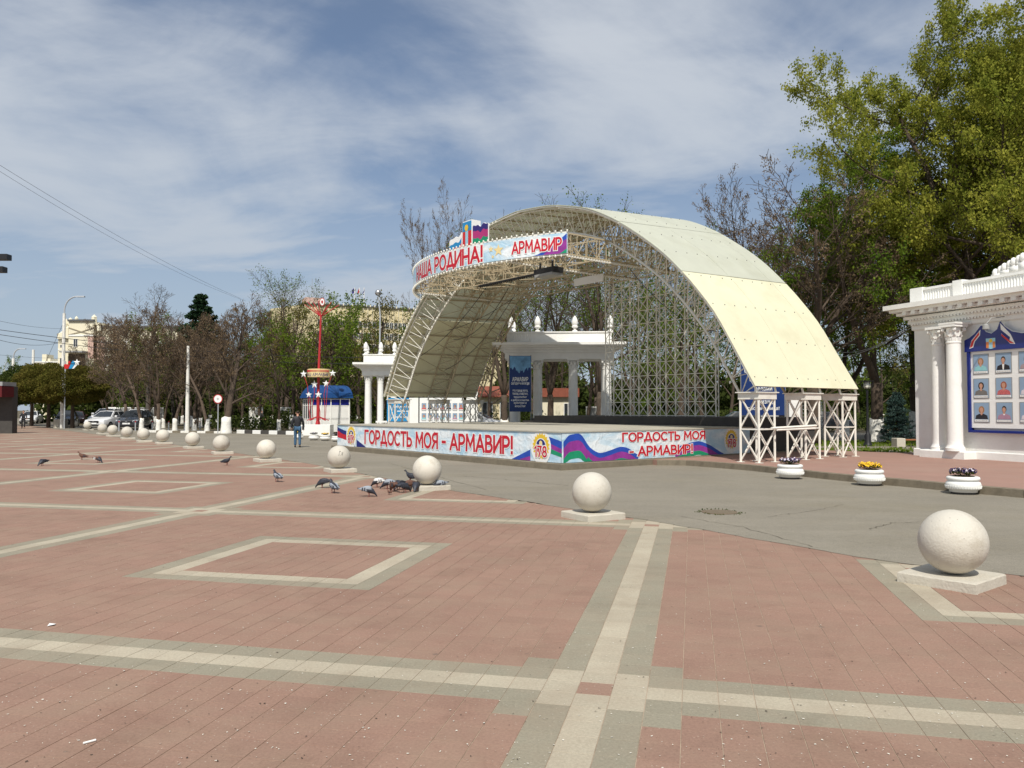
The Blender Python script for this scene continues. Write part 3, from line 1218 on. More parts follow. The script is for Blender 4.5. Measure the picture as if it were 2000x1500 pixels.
def emblem(fn, c, zc_, h, parent, p0, q0, sx=1.0):
    """anniversary gear with the number 178"""
    mb = PQ()
    disc(mb, fn, c, zc_, h * .50 * sx, h * .56, .010, 0)
    n = 40
    mb.cur = 1                                             # toothed golden wheel
    v = [fn(c, zc_ + h * .06, .013)]
    for k in range(n + 1):
        a = 2 * pi * k / n
        r = h * (.44 if k % 2 else .37)
        v.append(fn(c + r * cos(a) * sx, zc_ + h * .04 + r * sin(a), .013))
    mb.add(v, [(0, i, i + 1) for i in range(1, n + 1)])
    disc(mb, fn, c, zc_ + h * .03, h * .27 * sx, h * .27, .016, 0)
    disc(mb, fn, c, zc_ + h * .03, h * .24 * sx, h * .24, .019, 2, 0, pi)
    disc(mb, fn, c, zc_ + h * .03, h * .24 * sx, h * .24, .019, 3, pi, 2 * pi)
    disc(mb, fn, c, zc_ + h * .13, h * .08 * sx, h * .09, .022, 4)
    mb.cur = 0
    add_block(mb, '178', fn, c - h * .32 * sx, c + h * .32 * sx, zc_ - h * .32, zc_ + h * .06, .025, .36)
    mb.cur = 3
    add_block(mb, '178', fn, c - h * .32 * sx, c + h * .32 * sx, zc_ - h * .32, zc_ + h * .06, .029, .19)
    mb.pq('emblem', [M[k] for k in EMB], parent, p0, q0)


def on_front(x, z, lift):               # x = q measured along the front face
    return (15.24 - lift, x, z)


def on_right(x, z, lift):               # x = p measured along the right face
    return (x, 17.17 - lift, z)


def q_at(px, p=15.24):
    r = (px - 1000) / FPX
    d = p / (PC * r + PS)
    return -PS * r * d + PC * d


def p_at(px, q=17.17):
    r = (px - 1000) / FPX
    d = q / (-PS * r + PC)
    return PC * r * d + PS * d


def wavy(fn_pt, x0, x1, n, rows, name, parent):
    mb = PQ()
    for k in range(n):
        for j in range(rows):
            pass


def banner_sheet(fn, x0, x1, z0, z1, name, parent, nx=60, nz=5, amp=.012, flip=False):
    mb = PQ()
    v = []
    for k in range(nx + 1):
        for j in range(nz + 1):
            x = x0 + (x1 - x0) * k / nx
            z = z0 + (z1 - z0) * j / nz
            if j == nz:
                z += .018 * sin(k * 1.9) * sin(k * .7)
            v.append(fn(x, z, 0.0 + amp * 0.0))
    mb.add(v, [(k * (nz + 1) + j, (k + 1) * (nz + 1) + j, (k + 1) * (nz + 1) + j + 1, k * (nz + 1) + j + 1) for k in range(nx) for j in range(nz)])
    return mb.pq(name, M['banner'], parent, P0, Q0)


ban1 = banner_sheet(on_front, 17.18, 31.9, .2, 1.09, 'front_banner', stage)
ban2 = banner_sheet(on_right, 15.24, 24.3, .2, 1.09, 'side_banner', stage)
mb = PQ()
# flags on the front banner
cols = ['pblue', 'ppurple', 'pgreen', 'pnavy', 'pwhite', 'plight']
qa = q_at
xs = np.linspace(q_at(1036), q_at(1000), 12)
t = np.linspace(0, 1, 12)
ribbon(mb, on_front, xs, np.full(12, .205), .21 + .33 * (1 - t), .004, 0)
ribbon(mb, on_front, xs[:7], np.full(7, .205), .21 + .13 * (1 - t[:7] * 1.6), .007, 1)
xs = np.linspace(q_at(1097.5), q_at(1066), 16)
t = np.linspace(0, 1, 16)
ribbon(mb, on_front, xs, .60 + .2 * t, .82 + .16 * t, .004, 0)
ribbon(mb, on_front, xs, .47 + .18 * t, .60 + .2 * t, .004, 1)
ribbon(mb, on_front, xs, .36 + .14 * t, .47 + .18 * t, .004, 2)
xs = np.linspace(q_at(715), q_at(697), 8)
ribbon(mb, on_front, xs, np.full(8, .205), np.linspace(.22, .50, 8), .004, 3)
xs = np.linspace(31.9, q_at(677), 5)[::-1]
ribbon(mb, on_front, xs, [.65, .68, .72, .78, .84], [.84, .86, .9, .94, 1.0], .004, 3)
xs = np.linspace(q_at(678), 31.9, 5)
mb.cur = 0
mb.pq('printed_flags', [M[c] for c in cols], ban1, P0, Q0)
mb = PQ()
ribbon(mb, on_front, np.linspace(q_at(679), 31.88, 5), [.45, .46, .5, .52, .55], [.66, .68, .72, .78, .84], .004, 0)
mb.pq('printed_red_flag', M['red'], ban1, P0, Q0)
# right banner flags
mb = PQ()
xs = np.array([p_at(x) for x in np.linspace(1100, 1246, 40)])
px = np.linspace(1100, 1246, 40)


def wave(px, pts):
    return np.interp(px, [a for a, _ in pts], [c for _, c in pts])


def smooth(px, pts):
    y = wave(px, pts)
    for _ in range(3):
        y = np.convolve(np.pad(y, 1, 'edge'), [.25, .5, .25], 'valid')
    return y


top = smooth(px, [(1100, .72), (1106, 1.0), (1135, 1.06), (1150, .62), (1170, .42), (1190, .50), (1212, .62), (1228, .55), (1246, .30)])
t1 = np.clip(top - np.where(px < 1145, .20, .15), .21, 2)
t2 = np.clip(t1 - np.where(px < 1145, .30, .20), .205, 2)
t3 = np.clip(t2 - .22, .205, 2)
ribbon(mb, on_right, xs, t1, top, .004, 0)
ribbon(mb, on_right, xs, t2, t1, .004, 1)
ribbon(mb, on_right, xs, t3, t2, .004, 2)
px = np.linspace(1318, 1412, 30)
xs = np.array([p_at(x) for x in px])
top = smooth(px, [(1318, .50), (1335, .60), (1365, .70), (1385, .55), (1412, .21)])
ribbon(mb, on_right, xs, np.clip(top - .13, .205, 2), top, .004, 0)
ribbon(mb, on_right, xs, np.clip(top - .32, .205, 2), np.clip(top - .13, .206, 2), .004, 1)
ribbon(mb, on_right, xs, np.clip(top - .46, .205, 2), np.clip(top - .32, .206, 2), .004, 2)
mb.pq('printed_flags', [M[c] for c in cols], ban2, P0, Q0)
for (fn, ban, txt, a, c, z0, z1) in ((on_front, ban1, 'ГОРДОСТЬ МОЯ - АРМАВИР!', q_at(713), q_at(1003), .34, .93),
                                     (on_right, ban2, 'ГОРДОСТЬ МОЯ', p_at(1214), p_at(1376), .74, 1.04),
                                     (on_right, ban2, '- АРМАВИР!', p_at(1228), p_at(1352), .28, .60)):
    for nm, m_, lift, bold in (('letter_outline', 'pwhite', .012, .34), ('letter', 'red', .018, .205)):
        letters(txt, fn, a, c, z0, z1, lift, bold, nm, M[m_], ban, P0, Q0)
emblem(on_front, q_at(687), .62, .92, ban1, P0, Q0)
emblem(on_front, q_at(1057), .62, .92, ban1, P0, Q0, -1)
emblem(on_right, p_at(1427), .68, .80, ban2, P0, Q0)

# ------------------------------------------------------------------ the arched canopy
PF, PR = 19.92, 25.55
QC = 25.0
canopy = pq_thing('stage_canopy', 'huge barrel shaped stage canopy of pale cream sheets on white trusses', 'stage canopy', PF, QC)
prof_t = [(0, 9.87), (2.1, 9.68), (4.1, 9.15), (5.4, 8.52), (6.6, 7.75), (7.7, 6.95), (8.75, 5.95), (9.77, 4.78), (10.45, 3.65), (11.2, 2.42)]
pts = [(-x, z) for x, z in prof_t[::-1]] + prof_t[1:]
pts = np.array(pts)
acc = np.concatenate([[0], np.cumsum(np.hypot(np.diff(pts[:, 0]), np.diff(pts[:, 1])))])
TOT = acc[-1]
fine_s = np.linspace(0, TOT, 400)
fx = np.interp(fine_s, acc, pts[:, 0])
fz = np.interp(fine_s, acc, pts[:, 1])
for _ in range(60):
    fx[1:-1] = (fx[:-2] + 2 * fx[1:-1] + fx[2:]) / 4
    fz[1:-1] = (fz[:-2] + 2 * fz[1:-1] + fz[2:]) / 4
facc = np.concatenate([[0], np.cumsum(np.hypot(np.diff(fx), np.diff(fz)))])
facc *= 1 / facc[-1]


def arch(s, p, inset=0.0):
    """point on the canopy: s 0..1 from the right foot to the left foot, inset inwards"""
    x = float(np.interp(s, facc, fx))
    z = float(np.interp(s, facc, fz))
    e = .004
    x2, x1 = float(np.interp(min(s + e, 1), facc, fx)), float(np.interp(max(s - e, 0), facc, fx))
    z2, z1 = float(np.interp(min(s + e, 1), facc, fz)), float(np.interp(max(s - e, 0), facc, fz))
    k = (p - PF) / (PR - PF)
    sc = 1 + .055 * k * max(0.0, min(1.0, (z - 2.4) / 5))
    t = Vector((x2 - x1, z2 - z1)).normalized()
    nx, nz = t.y, -t.x                # inward normal for a curve running right(-) to left(+)
    # s=0 is the right foot: x=-11.2 -> q = QC + x
    return Vector((p, QC + x + nx * inset, 2.42 + (z - 2.42) * sc + nz * inset))


strips = [PF - .1, PF + 2.35, PF + 4.75, PR + .1]
rows = [0, .165, .29, .415, .5, .585, .71, .835, 1.0]
for a, c in zip(strips[:-1], strips[1:]):
    for r0, r1 in zip(rows[:-1], rows[1:]):
        mb = PQ()
        n = 10
        v = []
        lo = rnd.uniform(-.006, .006)
        for k in range(n + 1):
            s_ = r0 + (r1 - r0) * k / n
            s_ = min(max(s_, r0 + .0006), r1 - .0006)
            for (pp, ins) in ((a + .006, -.02 + lo), (c - .006, -.02 + lo), (c - .006, .0 + lo), (a + .006, .0 + lo)):
                v.append(arch(s_, pp, ins))
        f = []
        for k in range(n):
            o = k * 4
            for j in range(4):
                f.append((o + j, o + (j + 1) % 4, o + 4 + (j + 1) % 4, o + 4 + j))
        f += [(3, 2, 1, 0), (n * 4, n * 4 + 1, n * 4 + 2, n * 4 + 3)]
        mb.add(v, f)
        m_ = M['sheet2'] if r0 == 0 or r1 == 1.0 else M['sheet']
        mb.pq('roof_panel', m_, canopy, PF, QC, smooth=True, auto=30)
# fixing bolts
mb = PQ()
for s_ in np.linspace(.012, .60, 13):
    for pp in np.arange(PF + .1, PR, .56):
        P = arch(s_, pp + rnd.uniform(-.04, .04), -.03)
        mb.lathe([(.014, -.02), (.014, .010), (.006, .014)], 5, P)
mb.pq('roof_bolts', M['bolt'], canopy, PF, QC, kind='stuff')

# arched trusses: two outer chords and one inner chord with zigzag bracing
TP = [20.52, 22.99, 25.2]
NA = 44
for ti, pc in enumerate(TP):
    t = thing('arch_truss', None, None, (0, 0, 0))
    t.parent = canopy
    del_keys = [k for k in ('label', 'category') if k in t]
    for off, ins, nm in ((-.5, .10, 'chord'), (.5, .10, 'chord'), (0, .98, 'chord')):
        pts_ = [arch(s_, pc + off, ins) for s_ in np.linspace(0.004, .996, 60)]
        mb = PQ()
        mb.tube(pts_, .042 if ins > .5 else .034, 6)
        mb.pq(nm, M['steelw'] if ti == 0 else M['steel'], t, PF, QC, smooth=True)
    mb = PQ()
    for k in range(NA):
        s0, s1, sm = k / NA + .004, (k + 1) / NA - .004, (k + .5) / NA
        A1, A2 = arch(s0, pc - .5, .10), arch(s0, pc + .5, .10)
        B1, B2 = arch(s1, pc - .5, .10), arch(s1, pc + .5, .10)
        Cc = arch(sm, pc, .98)
        for P in (A1, A2, B1, B2):
            mb.tube([P, Cc], .018, 4, False)
        mb.tube([A1, A2], .02, 4, False)
        mb.tube([A1, B2] if k % 2 else [A2, B1], .016, 4, False)
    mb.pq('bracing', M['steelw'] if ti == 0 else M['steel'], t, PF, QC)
for s_ in np.linspace(.01, .99, 25):
    mb = PQ()
    mb.tube([arch(s_, PF - .06, .06), arch(s_, PR + .06, .06)], .042, 4)
    mb.pq('purlin', M['steel'], canopy, PF, QC)
# edge beams along the front rim
for pp in (PF - .04, PR + .04):
    mb = PQ()
    mb.tube([arch(s_, pp, .04) for s_ in np.linspace(.001, .999, 70)], .035, 5)
    mb.pq('rim_tube', M['steelw'], canopy, PF, QC)
# lighter longitudinal bracing on the left flank, seen from inside
mb = PQ()
for k in range(4, 22):
    s0, s1 = .5 + k / 46, .5 + (k + 1) / 46
    for a, c in ((TP[0] + .5, TP[1] - .5), (TP[1] + .5, TP[2] - .5)):
        mb.tube([arch(s0, a, .12), arch(s1, c, .12)] if k % 2 else [arch(s0, c, .12), arch(s1, a, .12)], .014, 4, False)
mb.pq('wind_bracing', M['steel'], canopy, PF, QC)
# garland of bulbs on the front truss and rim
mb = PQ()
for s_ in np.linspace(.03, .97, 120):
    for ins, pp in ((.06, PF - .12), (1.06, TP[0] - .08)):
        if s_ < .55 and ins < .5:
            continue
        P = arch(s_, pp, ins)
        mb.lathe([(.012, -.045), (.03, 0), (.022, .035), (.006, .045)], 6, P)
mb.pq('light_bulbs', M['bulb'], canopy, PF, QC, kind='stuff')


# pedestal towers
def tower(pc, qc, ztop, zbase, deep=.80, wide=.64):
    t = thing('pedestal_tower', None, None)
    t.parent = canopy
    a, c = deep / 2, wide / 2
    cs = [(pc - a, qc - c), (pc + a, qc - c), (pc + a, qc + c), (pc - a, qc + c)]
    for p_, q_ in cs:
        mb = PQ()
        mb.tube([(p_, q_, zbase), (p_, q_, ztop - .1)], .036, 6)
        mb.box(p_ - .09, q_ - .09, zbase, p_ + .09, q_ + .09, zbase + .015)
        mb.pq('leg', M['steelw'], t, PF, QC)
    zm = zbase + (ztop - zbase) * .47
    for k in range(4):
        A, B = cs[k], cs[(k + 1) % 4]
        mb = PQ()
        mb.tube([(A[0], A[1], zm), (B[0], B[1], zm)], .028, 4)
        for z0, z1 in ((zbase + .03, zm - .03), (zm + .03, ztop - .12)):
            mb.tube([(A[0], A[1], z0), (B[0], B[1], z1)], .022, 4)
            mb.tube([(A[0] + .001, A[1], z1), (B[0] + .001, B[1], z0)], .022, 4)
        mb.pq('cross_brace', M['steelw'], t, PF, QC)
    mb = PQ()
    mb.box(pc - a - .05, qc - c - .05, ztop - .22, pc + a + .05, qc - c + .02, ztop - .03)
    mb.box(pc - a - .05, qc + c - .02, ztop - .22, pc + a + .05, qc + c + .05, ztop - .03)
    mb.box(pc - a - .05, qc - c + .021, ztop - .22, pc - a + .02, qc + c - .021, ztop - .03)
    mb.box(pc + a - .02, qc - c + .021, ztop - .22, pc + a + .05, qc + c - .021, ztop - .03)
    mb.pq('capping_frame', M['steelw'], t, PF, QC)
    mb = PQ()
    mb.box(pc - a - .13, qc - c - .09, ztop - .028, pc + a + .13, qc + c + .09, ztop)
    mb.pq('top_plate', M['steelw'], t, PF, QC)


for pc in TP:
    tower(pc, QC - 11.2 + .42, 2.28, ZP)
    tower(pc, QC + 11.2 - .42, 2.28, 0.0)
# stubs from plate to chords
mb = PQ()
for pc in TP:
    for off in (-.5, .5):
        for sgn, s_ in ((-1, .006), (1, .994)):
            P = arch(s_, pc + off, .10)
            mb.tube([(pc + off, P.y - sgn * -.06, 2.28), P], .036, 5)
mb.pq('foot_stubs', M['steelw'], canopy, PF, QC)
# long tube lying across two towers
mb = PQ()
mb.tube([(TP[0] + .1, 13.8, 1.19), (TP[1] - .1, 13.72, 1.24)], .045, 6)
mb.tube([(TP[0] + .2, 13.68, 1.14), (TP[1] - .3, 13.62, 1.16)], .03, 6)
tag(mb.pq('steel_tube', M['steelw'], None, 0, 0), 'loose white steel tubes resting between the first two right hand towers', 'steel tube')

# ------------------------------------------------------------------ curved sign visor over the stage front
RC = 10.1
CP, CQ = 27.03, 25.57
visor = pq_thing('sign_visor', 'curved white sign band reading НАША РОДИНА! and АРМАВИР above the stage', 'sign visor', PF, QC)


def phi_px(px):
    best, bp = 1e9, 0
    for k in range(-620, 480):
        ph = k / 1000
        P = S(CP - RC * cos(ph), CQ + RC * sin(ph))
        x = 1000 + FPX * P.x / P.y
        if abs(x - px) < best:
            best, bp = abs(x - px), ph
    return bp


PH0, PH1 = -0.541, 0.78
ZB, ZT = 7.20, 7.93


def on_sign(ph, z, lift):
    r = RC + .01 + lift
    return (CP - r * cos(ph), CQ + r * sin(ph), z)


mb = PQ()
n = 60
v = []
for k in range(n + 1):
    ph = PH0 + (PH1 - PH0) * k / n
    v += [on_sign(ph, ZB, 0), on_sign(ph, ZT, 0), on_sign(ph, ZT, -.03), on_sign(ph, ZB, -.03)]
f = []
for k in range(n):
    o = k * 4
    for j in range(4):
        f.append((o + j, o + (j + 1) % 4, o + 4 + (j + 1) % 4, o + 4 + j))
f += [(0, 1, 2, 3), (n * 4 + 3, n * 4 + 2, n * 4 + 1, n * 4)]
mb.add(v, f)
band = mb.pq('sign_band', M['banner'], visor, PF, QC)
# printed flag colours at the right end
mb = PQ()
phs = np.linspace(phi_px(1040), PH0 + .002, 16)
t = np.linspace(0, 1, 16)
ribbon(mb, on_sign, phs, np.full(16, ZB + .01), ZB + .012 + .70 * t ** 1.6, .005, 0)
ribbon(mb, on_sign, phs[5:], np.full(11, ZB + .012), ZB + .014 + .50 * ((t[5:] - t[5]) / (1 - t[5])) ** .8, .009, 1)
ribbon(mb, on_sign, phs[12:], np.full(4, ZB + .014), ZB + .016 + np.array([0, .04, .10, .15]), .013, 2)
mb.pq('printed_flags', [M['pblue'], M['ppurple'], M['pgreen']], band, PF, QC)
for txt, a, c, z0, z1 in (('НАША РОДИНА!', .36, phi_px(944), ZB + .04, ZB + .68), ('АРМАВИР', phi_px(1000), phi_px(1099), ZB + .14, ZB + .60)):
    for nm, m_, lift, bold in (('letter_outline', 'pwhite', .017, .36), ('letter', 'red', .023, .205)):
        letters(txt, on_sign, a, c, z0, z1, lift, bold, nm, M[m_], band, PF, QC)


def star(mb, fn, cx_, cy_, r, lift, mi=0, sx=1.0, rot=0.0):
    mb.cur = mi
    v = [fn(cx_, cy_, lift)]
    for k in range(11):
        a = pi / 2 + rot + k * pi / 5
        rr = r if k % 2 == 0 else r * .42
        v.append(fn(cx_ + rr * cos(a) * sx, cy_ + rr * sin(a), lift))
    mb.add(v, [(0, i, i + 1) for i in range(1, 11)])
    mb.cur = 0


mb = PQ()
star(mb, on_sign, phi_px(974), ZB + .38, .24, .01, 0, 1 / RC)
star(mb, on_sign, phi_px(959), ZB + .46, .13, .01, 0, 1 / RC)
star(mb, on_sign, phi_px(963), ZB + .17, .08, .01, 0, 1 / RC)
mb.pq('printed_stars', M['pgold'], band, PF, QC)
# rim tubes, bulbs
for z_ in (ZB - .03, ZT + .03):
    mb = PQ()
    mb.tube([(CP - (RC - .04) * cos(ph), CQ + (RC - .04) * sin(ph), z_) for ph in np.linspace(PH0, PH1, 50)], .03, 5)
    mb.pq('rim_tube', M['steelw'], visor, PF, QC)
mb = PQ()
for ph in np.linspace(PH0, PH1, 62):
    for z_ in (ZB - .07, ZT + .07):
        mb.lathe([(.012, -.05), (.034, 0), (.026, .035), (.006, .045)], 6, (CP - (RC + .02) * cos(ph), CQ + (RC + .02) * sin(ph), z_))
mb.pq('light_bulbs', M['bulb'], visor, PF, QC, kind='stuff')


def arc_p(q, r=RC - .08):
    return CP - sqrt(max(r * r - (q - CQ) ** 2, .1))


# space frame behind the band
QL, QR = 31.2, 20.45
PB = 24.2


def beam_truss(name, A, B, zb, zt, n, rad=.03):
    mb = PQ()
    A, B = Vector(A), Vector(B)
    for z_ in (zb, zt):
        mb.tube([(A.x, A.y, z_), (B.x, B.y, z_)], rad, 4)
    for k in range(n):
        P, Q_ = A.lerp(B, k / n), A.lerp(B, (k + 1) / n)
        mb.tube([(P.x, P.y, zb), (P.x, P.y, zt)], rad * .55, 4, False)
        mb.tube([(P.x, P.y, zb), (Q_.x, Q_.y, zt)] if k % 2 else [(P.x, P.y, zt), (Q_.x, Q_.y, zb)], rad * .55, 4, False)
    mb.pq(name, M['steel'], visor, PF, QC)


for q_ in np.linspace(QR, QL, 6):
    beam_truss('lattice_beam', (arc_p(q_), q_), (PB, q_), ZB, ZT, 12)
for p_ in (18.6, 20.0, 21.4, 22.8, PB):
    qa_, qb_ = (QR, QL) if p_ > 18.5 else (QR, 30.5)
    beam_truss('lattice_beam', (p_, qa_), (p_, qb_), ZB, ZT, 15)
# diagonal lattice across bottom and top
mb = PQ()
for z_ in (ZB, ZT):
    for i in range(8):
        for j in range(6):
            q0, q1 = QR + (QL - QR) * i / 8, QR + (QL - QR) * (i + 1) / 8
            p0, p1 = 18.6 + (PB - 18.6) * j / 6, 18.6 + (PB - 18.6) * (j + 1) / 6
            if i % 2 == j % 2:
                mb.tube([(p0, q0, z_), (p1, q1, z_)], .016, 4, False)
            else:
                mb.tube([(p0, q1, z_), (p1, q0, z_)], .016, 4, False)
    for ph in np.linspace(PH0, .55, 22):
        q_ = CQ + RC * sin(ph)
        mb.tube([(CP - RC * cos(ph), q_, z_), (18.6, min(max(q_ + (.5 if int(ph * 40) % 2 else -.5), QR), QL), z_)], .014, 4, False)
mb.pq('deck_bracing', M['steel'], visor, PF, QC)
# bulbs along the two long beams underneath
mb = PQ()
for q_ in (QR, QR + (QL - QR) * .2, QL):
    for p_ in np.linspace(arc_p(q_) + .1, PB, 44):
        mb.box(p_ - .03, q_ - .05, ZB - .10, p_ + .03, q_ + .05, ZB - .04)
mb.pq('bulb_holders', M['steelw'], visor, PF, QC, kind='stuff')
# hangers tying the visor to the arches
mb = PQ()
for q_ in (QR, 22.6, 24.7, 26.9, 29, QL):
    for p_ in (TP[0], TP[1]):
        x = q_ - QC
        sN = min(range(400), key=lambda k: abs(fx[k] - x)) / 400
        P = arch(float(facc[int(sN * 400)]), p_, .98)
        if P.z > ZT:
            mb.tube([(p_, q_, ZT), P], .03, 4, False)
            mb.tube([(p_, q_, ZT), arch(min(float(facc[int(sN * 400)]) + .035, 1), p_, .98)], .018, 4, False)
mb.pq('hangers', M['steel'], visor, PF, QC)
# side outriggers to the right and left flank of the canopy
for p_ in (20.52, 22.99):
    beam_truss('lattice_beam', (p_, 18.9), (p_, QR), ZB + .1, ZT - .02, 3)
    beam_truss('lattice_beam', (p_, QL), (p_, 32.0), ZB + .0, ZT - .3, 2)
tag(visor, None)
# dark projector box hung under the visor
pj = pq_thing('stage_projector', 'black box projector hanging under the curved sign near АРМАВИР', 'projector', 18.9, 22.0)
b = PQ()
b.box(18.6, 21.4, ZB - .46, 19.1, 22.5, ZB - .26)
b.pq('housing', M['black'], pj, 18.9, 22.0)
b = PQ()
b.box(18.7, 21.55, ZB - .26, 18.76, 21.6, ZB - .03)
b.box(18.7, 22.25, ZB - .26, 18.76, 22.3, ZB - .03)
b.pq('bracket', M['black'], pj, 18.9, 22.0)
b = PQ()
b.box(18.58, 21.45, ZB - .56, 19.12, 22.45, ZB - .465)
b.pq('grey_tray', M['grey'], pj, 18.9, 22.0)
b = PQ()
b.box(22.0, 22.3, ZB - .35, 22.05, 24.0, ZB - .05)
tag(b.pq('hanging_banner', M['pwhite'], None, 0, 0), 'small white strip banner hanging below the visor frame', 'banner')
b = PQ()
b.tube([(19.75, 23.4, ZB - .12), (19.75, 27.6, ZB - .12)], .045, 6)
for q_ in np.linspace(23.5, 27.5, 30):
    b.box(19.72, q_ - .02, ZB - .20, 19.78, q_ + .02, ZB - .15)
tag(b.pq('stage_light_bar', M['black'], None, 0, 0), 'dark light bar slung across the underside of the visor', 'light bar')

# crest and flags standing on the visor
crest = pq_thing('city_crest', 'tall blue and red crest board standing on top of the curved sign', 'crest board', 17.2, q_at(912, 17.2))
qc = q_at(912, 17.2)


def on_crest(x, z, lift):
    return (17.2 - lift, qc - x, z)


def crest_slab(x0, x1, z0, z1, m_, t0, t1, nm, par, f_=on_crest):
    b = PQ()
    b.box(17.2 - t1, qc - x1, z0, 17.2 - t0, qc - x0, z1)
    return b.pq(nm, M[m_], par, 17.2, qc)


crest_slab(-.30, .30, 7.95, 9.02, 'pwhite', -.42, 0, 'crest_body', crest)
crest_slab(-.28, .28, 8.62, 8.98, 'crestblue', .001, .02, 'blue_field', crest)
crest_slab(-.28, .28, 7.97, 8.60, 'crestred', .001, .02, 'red_field', crest)
crest_slab(-.085, .085, 7.98, 8.70, 'plight', .021, .03, 'central_column', crest)
b = PQ()
disc(b, on_crest, 0, 8.74, .12, .12, .04, 0, n=16)
b.pq('sun_disc', M['pyellow'], crest, 17.2, qc)


def flag_group(name, label, x0, x1, humps, bands, cz, h, dip):
    t = pq_thing(name, label, 'flag panel', 17.25, qc)
    nx = 24
    for bi, (m_, lo, hi) in enumerate([('pwhite', -.03, 1.03)] + bands):
        b = PQ()
        v = []
        for k in range(nx + 1):
            u = k / nx
            x = x0 + (x1 - x0) * u
            zb = cz + dip(u)
            hump = .045 * sin(u * pi * humps) + .03 * sin(u * pi * 2 * humps + 1)
            z0, z1 = zb + h * lo + hump * (0 if bi else .1), zb + h * hi + hump
            z0 += hump if bi else 0
            l0, l1 = (0, .05) if bi == 0 else (.05, .062)
            for (lf, z_) in ((l0, z0), (l1, z0), (l1, z1), (l0, z1)):
                v.append(on_crest(x, z_, lf))
        f = []
        for k in range(nx):
            o = k * 4
            for j in range(4):
                f.append((o + j, o + 4 + j, o + 4 + (j + 1) % 4, o + (j + 1) % 4))
        f += [(0, 1, 2, 3), (nx * 4 + 3, nx * 4 + 2, nx * 4 + 1, nx * 4)]
        b.add(v, f)
        b.pq('backing' if bi == 0 else 'stripe', M[m_], t, 17.25, qc)


flag_group('flag_panel', 'navy magenta and green waving flag board right of the crest', .45, 1.42, 3, [('flagnavy', .68, 1.0), ('magenta', .26, .68), ('pgreen', 0, .26)], 8.04, .66, lambda u: -.02 - .14 * max(0, u - .6))
flag_group('flag_panel', 'white blue and red waving flag board left of the crest', -1.15, -.32, 2, [('pwhite', .66, 1.0), ('crestblue', .33, .66), ('crestred', 0, .33)], 7.98, .60, lambda u: -.22 * (1 - u))

# ------------------------------------------------------------------ lattice back wall of the stage
lw = pq_thing('lattice_wall', 'tall white lattice wall of crossed bars at the back of the stage', 'lattice wall', 25.9, 19.5)
qs = np.linspace(19.95, 26.2, 13)


def lat_top(q_, p_):
    x = q_ - QC
    k = min(range(400), key=lambda kk: abs(fx[kk] - x))
    return arch(float(facc[k]), p_, .5).z


for layer, pl_ in enumerate((26.0, 26.5)):
    qq = qs if layer == 0 else qs[::3] + .25
    for q_ in qq:
        b = PQ()
        b.tube([(pl_, q_, 1.46), (pl_, q_, lat_top(q_, PR) - .1)], .028 if layer == 0 else .022, 4)
        b.pq('upright', M['steelw'], lw, 25.9, 19.5)
for z_ in np.arange(1.5, 9.0, .58):
    ok = [q_ for q_ in qs if lat_top(q_, PR) > z_]
    if len(ok) > 1:
        b = PQ()
        b.tube([(26.0, ok[0], z_), (26.0, ok[-1], z_)], .022, 4)
        b.pq('rail', M['steelw'], lw, 25.9, 19.5)
b = PQ()
for i in range(12):
    for z_ in np.arange(1.5, 8.6, .58):
        if lat_top(qs[i], PR) > z_ + .6:
            b.tube([(26.0, qs[i], z_), (26.0, qs[i + 1], z_ + .58)], .015, 4, False)
            b.tube([(26.0, qs[i + 1], z_), (26.0, qs[i], z_ + .58)], .015, 4, False)
            if i % 2 == 0:
                b.tube([(26.0, qs[i], z_), (26.5, qs[i] + .25, z_ + .29)], .012, 4, False)
                b.tube([(26.5, qs[i] + .25, z_ + .29), (26.0, qs[i], z_ + .58)], .012, 4, False)
b.pq('cross_bracing', M['steelw'], lw, 25.9, 19.5, kind='stuff')
# cables hanging from the trusses on the left flank
cbt = pq_thing('hanging_cables', 'thin black cables sagging inside the canopy flank', 'cables', PF, QC)
for (s0, p0_, s1, p1_, sag) in ((.62, 21.5, .9, 20.9, .5), (.65, 23.5, .93, 22.6, .8), (.6, 22.2, .86, 22.4, 1.0), (.7, 24.5, .84, 21.8, .3), (.18, 21.0, .36, 24.5, 1.2), (.12, 24, .4, 22, 1.6)):
    cb = PQ()
    A, B = arch(s0, p0_, 1.0), arch(s1, p1_, .6)
    cb.tube([A.lerp(B, u) - Vector((0, 0, sag * 4 * u * (1 - u))) for u in np.linspace(0, 1, 14)], .014, 4, False)
    cb.pq('cable', M['black'], cbt, PF, QC)

# ------------------------------------------------------------------ stone balls on slabs
M['stone'] = mat('cast_stone', (0.60, 0.56, 0.48), 0.62, 0.06, 3, 0.25, 45, dirt=(0.36, 0.31, 0.23), dirt_scale=3.2, dirt_amt=0.6)
